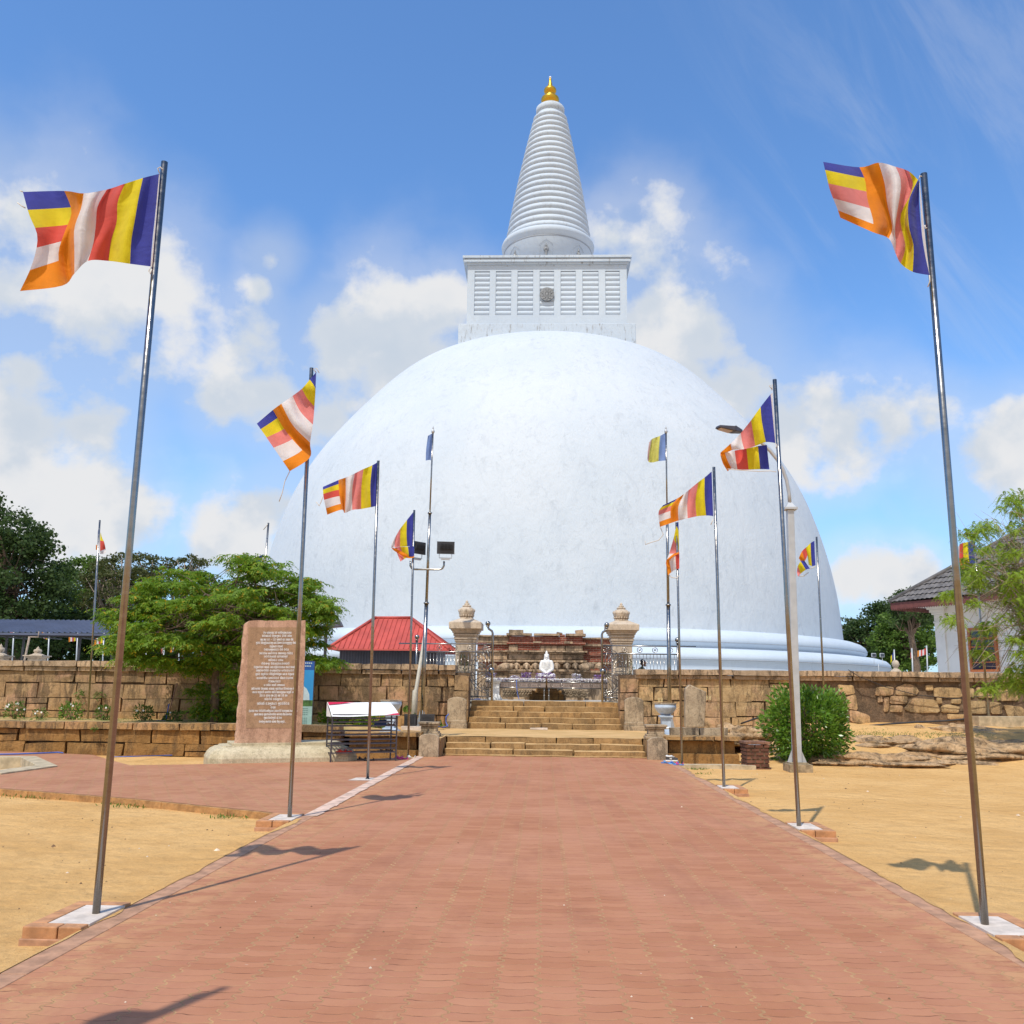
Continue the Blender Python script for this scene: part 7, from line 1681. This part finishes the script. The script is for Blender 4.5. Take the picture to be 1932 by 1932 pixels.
def tree(label, poly, Y, dep, npad, nleaf, mat, trunk, pad=(.5, .5, .16), leaf=('c', .3, 5, .12), bark=M_BARK, tr=.12, cat='tree', name='tree', limbs=22, seed=1, zbase=ZT):
    rn = np.random.default_rng(seed); C = poly_pts(poly, npad, Y, dep, rn)
    tp_ = [Vector(p) for p in trunk]; t = thing(name, label, cat, tuple(tp_[0]))
    n = npad*nleaf; ci = np.repeat(np.arange(npad), nleaf); u = rn.normal(size=(n, 3)); u = unit(u)*(rn.uniform(0, 1, n)**.45)[:, None]
    psz = rn.uniform(.6, 1.25, npad)[ci][:, None]
    P = C[ci]+u*np.array(pad)*psz
    if leaf[0] == 'c': V = compound(P, leaf[1], leaf[2], leaf[3], *(leaf[4:]))
    else: V = simple_leaves(P, leaf[1], leaf[2], *(leaf[3:]))
    np_mesh('crown', V, 4, mat, t)
    b = MB(); r_ = [tr*(1-.55*i/(len(tp_)-1)) for i in range(len(tp_))]; b.tube(tp_, r_, 10)
    top = tp_[-1]
    for i in rn.permutation(npad)[:limbs]:
        c = Vector(C[i]); k = int(rn.integers(max(1, len(tp_)//2), len(tp_))); s = tp_[k]; m = s.lerp(c, .5)+Vector((0, 0, abs(c.z-s.z)*.1+.02*Y*rn.uniform(-.3, .6))); rr = tr*.38*rn.uniform(.5, 1)
        pts = [s.lerp(m, f/3).lerp(m.lerp(c, f/3), f/3)+Vector(rn.normal(size=3))*.012*Y*.15*(f > 0) for f in range(4)]; b.tube(pts, [rr, rr*.75, rr*.5, rr*.22], 6)
        for q in range(3):
            j = int(rn.integers(0, npad)); e = Vector(C[j])
            if (e-c).length < dep*1.2+1: b.tube([pts[2], pts[2].lerp(e, .5)+Vector((0, 0, .1)), e], [rr*.4, rr*.25, rr*.1], 4)
    put(b.build('trunk', bark), t); return t
# the leafy tree in the flower bed
tp1 = [at(797, 2695, 28.2), at(800, 2600, 28.2), at(803, 2520, 28.2), at(812, 2430, 28.2), at(826, 2350, 28.2), at(835, 2290, 28.2), at(840, 2230, 28.2)]
polyA = [(430,2322),(470,2270),(480,2230),(530,2170),(600,2135),(690,2120),(760,2125),(860,2110),(905,2070),(960,2055),(1010,2090),(1080,2130),(1150,2150),(1170,2200),(1215,2240),(1240,2265),(1190,2290),(1195,2330),(1240,2385),(1270,2400),(1230,2425),(1220,2470),(1215,2500),(1170,2490),(1140,2440),(1090,2420),(1000,2430),(930,2450),(900,2500),(860,2480),(800,2470),(760,2500),(690,2490),(620,2490),(560,2500),(500,2470),(460,2430),(450,2380),(500,2350)]
tree('leafy green tree with drooping compound leaves behind the inscribed stone', polyA, 28.0, 2.6, 190, 50, M_LEAF1, tp1, (.62, .6, .13), ('c', .40, 5, .15, .9, .24), tr=.13, seed=4, limbs=60)
tree('low leafy suckers growing at the foot of the leafy tree', [(690,2560),(760,2540),(830,2560),(880,2600),(860,2680),(780,2690),(720,2660)], 28.6, .6, 26, 26, M_LEAF1, [at(790, 2700, 28.5), at(785, 2640, 28.5), at(780, 2600, 28.5)], (.3, .3, .2), ('c', .3, 5, .11, .9, .24), tr=.04, seed=9, cat='plant', name='sapling', limbs=8)
tree('hanging leaf sprays growing on the inscribed stone side of the tree', [(860,2500),(900,2480),(925,2520),(915,2600),(880,2620),(850,2560)], 27.0, .4, 12, 22, M_LEAF1, [at(830, 2500, 28), at(850, 2480, 27.6), at(880, 2470, 27.2)], (.3, .3, .25), ('c', .3, 5, .11, .9, .24), tr=.03, seed=10, cat='plant', name='branch_spray', limbs=6)
# feathery tree at the right edge
polyB = [(3815,1810),(3740,1840),(3690,1890),(3640,1960),(3580,1990),(3600,2060),(3560,2120),(3520,2190),(3540,2260),(3500,2320),(3560,2330),(3600,2280),(3650,2330),(3620,2420),(3640,2470),(3700,2450),(3690,2530),(3665,2560),(3700,2600),(3760,2560),(3830,2600),(4050,2560),(4080,1700)]
rootB = [gnd(4160, 2900, -.1), at(4130, 2650, 25.5), at(4080, 2450, 25.2), at(4020, 2330, 25), at(3960, 2250, 25), at(3930, 2180, 25), at(3900, 2100, 25)]
tb = tree('feathery yellow green tree with bare twigs reaching in from the right edge', polyB, 25.0, 1.6, 190, 32, M_LEAF5, rootB, (.34, .3, .16), ('c', .28, 11, .055, 1.5, .34), bark=M_BARKL, tr=.10, seed=7, limbs=70)
b = MB(); rn = np.random.default_rng(3)
for i in range(90):
    s = at(rn.uniform(3800, 3990), rn.uniform(1950, 2450), 25+rn.uniform(-1, 1)); e = at(rn.uniform(3520, 3800), rn.uniform(1900, 2560), 25+rn.uniform(-1.3, 1.3))
    m1 = s.lerp(e, .35)+Vector((0, 0, rn.uniform(-.1, .45))); m2 = s.lerp(e, .7)+Vector((0, 0, rn.uniform(-.2, .4))); b.tube([s, s.lerp(m1, .5)+Vector(rn.normal(size=3))*.04, m1, m2, e], [.014, .012, .009, .006, .003], 5)
put(b.build('bare_twigs', M_BARKL), tb)
# round shrub
def shrub(label, c, rx, ry, rz, n, size, mat, wid=.16, name='shrub', flowers=0, cat='shrub'):
    t = thing(name, label, cat, (c[0], c[1], c[2]-rz)); u = unit(rg.normal(size=(n, 3))); r = rg.uniform(.35, 1.02, n)**.5
    lump = 1+.16*np.sin(u[:, 0]*5+1)*np.cos(u[:, 2]*4.5)+.12*np.sin(u[:, 1]*7+u[:, 0]*6+u[:, 2]*5); P = np.array(c)+u*(r*lump)[:, None]*np.array([rx, ry, rz]); P[:, 2] = np.maximum(P[:, 2], c[2]-rz*.93)
    D = unit(u*.9+rg.normal(size=(n, 3))*.55+np.array([0, 0, .25])); S = unit(np.cross(D, rg.normal(size=(n, 3)))); L = size*rg.uniform(.6, 1.3, n)
    np_mesh('foliage', leafquads(P, D, S, L, L*wid), 4, mat, t)
    b = MB()
    for i in range(14):
        d = Vector(unit(rg.normal(size=(1, 3)))[0]); d.z = abs(d.z); base = Vector((c[0]+d.x*.1*rx, c[1], c[2]-rz*1.05)); b.tube([base, base.lerp(Vector(c)+Vector((d.x*rx, d.y*ry, d.z*rz))*.8, .5), Vector(c)+Vector((d.x*rx, d.y*ry, d.z*rz))*.8], [.03*rx, .02*rx, .008*rx], 5)
    put(b.build('stem', M_BARK), t)
    if flowers:
        b = MB()
        for i in range(flowers):
            d = Vector(unit(rg.normal(size=(1, 3)))[0]); d.z = abs(d.z)*.8+.1; d.y = -abs(d.y); q = Vector(c)+Vector((d.x*rx, d.y*ry, d.z*rz))*1.03
            for k in range(5): a = k*1.256; e = Vector((math.cos(a), -.2, math.sin(a))); f = Vector((-math.sin(a), 0, math.cos(a))); b.poly([q, q+e*.02+f*.014, q+e*.036, q+e*.02-f*.014])
        put(b.build('flower', M_PETW), t)
    return t
sc_ = at(3012, 2692, 24.2)
shrub('big round glossy green shrub on the sand right of the street lamp', (sc_.x, 24.3, .86), 1.0, .95, .96, 10500, .125, M_LEAF2, .19)
for (px, py, w_, n, fl, lab) in ((55, 2650, .30, 240, 9, 'leftmost small white flowering bush in the flower bed'), (150, 2664, .2, 90, 3, 'sparse low flowering plant beside the leftmost bush'), (267, 2655, .34, 420, 3, 'dense rounded small bush on short stems in the flower bed'), (393, 2660, .28, 300, 2, 'small bush half hidden by the nearest left flagpole'),
    (535, 2662, .30, 280, 3, 'loose small bush with pale buds before the broom'), (645, 2680, .26, 240, 1, 'dark small bush right of the dustpan'), (770, 2682, .32, 240, 2, 'small shaded bush at the foot of the leafy tree'), (873, 2672, .2, 120, 0, 'small shaded bush touching the inscribed stone')):
    c = at(px, py, 29.0); shrub(lab, (c.x, 29.0, c.z+.02), w_, w_*.9, w_*.85, n, .10, M_LEAF4 if n < 400 else M_LEAF2, .2, 'flowering_bush', fl, 'bush')
for (px, lab) in ((1258, 'left leafy plant behind the shoe rack'), (1330, 'middle leafy plant behind the shoe rack'), (1400, 'right leafy plant behind the shoe rack')):
    c = at(px, 2682, 28.6); shrub(lab, (c.x, 28.6, c.z), .55, .4, .30, 500, .15, M_LEAF1, .2, 'leafy_plant', 0, 'plant')
for (px, py, Y, s, n, lab) in ((300, 2582, 30.5, .3, 70, 'left fern tuft growing from a crack high in the left wall'), (368, 2586, 30.5, .26, 60, 'right fern tuft growing from a crack high in the left wall'), (352, 2716, 23.6, .12, 26, 'tiny plant hanging from the coping of the low wall'), (1513, 2640, 30.4, .2, 40, 'small cactus like weed growing on the wall beside the fourth flagpole'), (2835, 2668, 29.6, .14, 40, 'tiny bright weed beside the grey pipe left of the shrub'), (1638, 2697, 29, .16, 40, 'weed at the foot of the tall left guard stone'), (1545, 2668, 28.9, .14, 30, 'yellow flowering weed behind the left ground floodlight')):
    c = at(px, py, Y); t = thing('weed', lab, 'plant', tuple(c)); n_ = n; P = np.tile(np.array(c), (n_, 1))+rg.normal(size=(n_, 3))*s*.25
    np_mesh('foliage', compound(P[:max(6, n//4)], s*.6, 4, s*.3, 1.0, .25) if 'fern' in lab else simple_leaves(P, s*.6, .3), 4, M_LEAF4, t)
# background trees
def btree(label, poly, Y, dep, npad, nleaf, mat, x, seed, pad, size, bark=M_BARK, tr=.5, wid=.42, limbs=30):
    q0 = at(x, 2480, Y); q0.z = ZT; ys = [p[1] for p in poly]; top = at(x, min(ys)*.35+max(ys)*.65, Y); tk = [q0, q0.lerp(top, .35)+Vector((.3, 0, 0)), q0.lerp(top, .7)-Vector((.3, .2, 0)), top]
    tree(label, poly, Y, dep, int(npad*1.15), int(nleaf*1.6), mat, tk, tuple(v*.85 for v in pad), ('s', size*.62, wid, .2), bark, tr, seed=seed, limbs=limbs)
btree('very tall dark bushy tree at the left edge beyond the shed', [(-160,1900),(-60,1850),(20,1862),(60,1900),(110,1925),(150,1960),(165,2010),(200,2060),(205,2120),(255,2165),(215,2230),(190,2310),(200,2400),(120,2440),(-160,2440)], 78, 6, 230, 75, M_LEAF3, 40, 21, (1.5, 1.5, .9), .50, tr=.7)
btree('mid green tree between the dark tree and the thin flagpole', [(205,2150),(240,2110),(290,2090),(330,2070),(360,2110),(440,2120),(470,2180),(450,2300),(430,2440),(180,2440),(190,2300)], 100, 6, 170, 60, M_LEAF4, 310, 22, (1.5, 1.5, .8), .5)
btree('flat topped olive tree behind the thin flagpole', [(340,2080),(380,2050),(400,2045),(450,2060),(470,2090),(560,2130),(560,2230),(540,2440),(340,2440),(330,2250)], 92, 5, 120, 50, M_LEAF6, 440, 23, (1.5, 1.4, .5), .45, M_BARKL, limbs=50)
btree('airy tree with open crown right of the nearest left flagpole', [(490,2080),(530,2055),(580,2062),(630,2050),(645,2090),(620,2130),(580,2150),(560,2300),(640,2440),(480,2440),(470,2200)], 98, 4, 85, 46, M_LEAF6, 560, 24, (1.4, 1.3, .4), .42, M_BARKL, limbs=50)
btree('small open topped tree just left of the leafy tree top', [(660,2075),(690,2055),(740,2050),(750,2085),(730,2120),(760,2180),(760,2440),(640,2440),(650,2200)], 96, 4, 60, 46, M_LEAF6, 700, 25, (1.2, 1.2, .4), .42, M_BARKL, limbs=40)
btree('dark tree behind the right half of the blue shed', [(740,2190),(800,2150),(900,2160),(960,2200),(980,2300),(960,2440),(740,2440)], 88, 4, 90, 46, M_LEAF3, 850, 26, (1.5, 1.3, .7), .5)
btree('low dark thicket tree seen under the left shed roof', [(-60,2300),(300,2280),(320,2400),(310,2470),(-60,2470)], 84, 3, 90, 46, M_LEAF3, 150, 27, (1.6, 1.2, .7), .55)
btree('low dark thicket tree seen under the middle of the shed roof', [(300,2290),(560,2280),(700,2300),(700,2470),(300,2470)], 84, 3, 100, 46, M_LEAF3, 480, 28, (1.6, 1.2, .7), .55)
btree('wide dark green tree right of the stupa', [(3132,2350),(3150,2325),(3190,2315),(3215,2300),(3235,2290),(3240,2262),(3265,2252),(3320,2248),(3350,2290),(3360,2400),(3340,2500),(3130,2500),(3120,2420)], 165, 6, 170, 60, M_LEAF3, 3240, 31, (2.0, 2.0, 1.2), .66)
btree('bright green spreading tree beside the white building', [(3250,2400),(3265,2360),(3290,2330),(3290,2300),(3330,2280),(3370,2262),(3430,2262),(3475,2300),(3490,2400),(3480,2500),(3290,2500),(3300,2440)], 150, 6, 150, 60, M_LEAF4, 3390, 32, (2.0, 2.0, .95), .68, tr=.7, limbs=40)
btree('dark tree top peeping over the roof of the white building', [(3320,2245),(3340,2215),(3370,2200),(3400,2205),(3425,2190),(3455,2180),(3470,2230),(3480,2330),(3330,2330)], 105, 3, 70, 50, M_LEAF3, 3400, 33, (1.3, 1.2, .7), .45)
btree('thin airy tree at the right foot of the stupa', [(3135,2300),(3165,2290),(3180,2315),(3210,2345),(3200,2420),(3215,2500),(3130,2500)], 170, 3, 50, 40, M_LEAF6, 3170, 34, (1.8, 1.7, .7), .6, limbs=30)
# grass: blades along kerbs and in the bed
def blades(pts, h, mat=M_GRASS):
    P = np.array(pts); n = len(P); D = unit(rg.normal(size=(n, 3))*.45+np.array([0, 0, 1.0])); S = unit(np.cross(D, rg.normal(size=(n, 3)))); L = h*rg.uniform(.5, 1.4, n); return leafquads(P, D, S, L, np.full(n, .006)+L*.03)
pts = []
for i in range(2600): x = rg.uniform(-16, -5.6); y = rg.uniform(24.3, 30.5); pts += [(x, y, .59+noise.noise(Vector((x*1.3, y*1.3, 1)))*.02)] if noise.noise(Vector((x*.9, y*.9, 0))) > -.05 else []
for (px, py, n, s) in ((55,2965,30,.15),(100,2968,40,.2),(140,2975,40,.22),(165,2972,20,.1),(215,2978,10,.1),(330,2985,30,.15),(440,3000,30,.12),(500,3008,60,.2),(770,3032,16,.1),(825,3050,16,.1),(880,3048,50,.18),(60,2850,200,.35),(40,2836,120,.3),(485,3402,36,.1),(2595,2868,60,.15),(2610,2885,30,.1),(3600,2750,60,.5),(3240,2730,260,.6),(3330,2740,140,.5),(3440,2740,120,.4),(3520,2760,60,.3),(3190,2715,150,.3),(1360,2790,40,.2)):
    z = -.28 if py in (2850, 2836) else (-.1 if py > 2860 else .3); g = gnd(px, py, z) if z != .3 else at(px, py, 27.3)
    for i in range(n):
        x, y = g.x+rg.normal()*s, g.y+rg.normal()*s*.5; pts.append((x, y, z if z != .3 else ground_z(x, y)))
np_mesh('grass', blades(pts, .05), 4, M_GRASS)['kind'] = 'stuff'
# pebbles and dry leaves scattered on the sand and paving
b = MB(); rn = random.Random(21)
for i in range(700):
    s = rn.random(); x = rn.uniform(3.3, 14) if s < .6 else rn.uniform(-9, -3.3); y = rn.uniform(2.5, 22)
    if x < 0 and y > 11.5+(-x-3.2)*.4: continue
    if i > 560: x = rn.uniform(-2.9, 2.9)
    z = ground_z(x, y) if i <= 560 else 0.001; r = (.55 if i > 560 else 1)*rn.uniform(.006, .02)*(1 if rn.random() < .92 else 1.8); k = len(b.v); a = rn.uniform(0, 6)
    for (u, v, w2) in ((1, 0, 0), (0, .8, 0), (-1, 0, 0), (0, -.8, 0), (0, 0, .7)): b.v.append((x+r*(u*math.cos(a)-v*math.sin(a)), y+r*(u*math.sin(a)+v*math.cos(a)), z+r*w2))
    m = 0 if rn.random() < .7 else 1
    for q in ((0, 1, 4), (1, 2, 4), (2, 3, 4), (3, 0, 4)): b.face([k+j for j in q], m)
b.build('pebbles', [mat_plain('dark_pebble', (.16, .09, .045), .9, var=.4), mat_plain('pale_pebble', (.62, .5, .38), .9, var=.3)], kind='stuff')
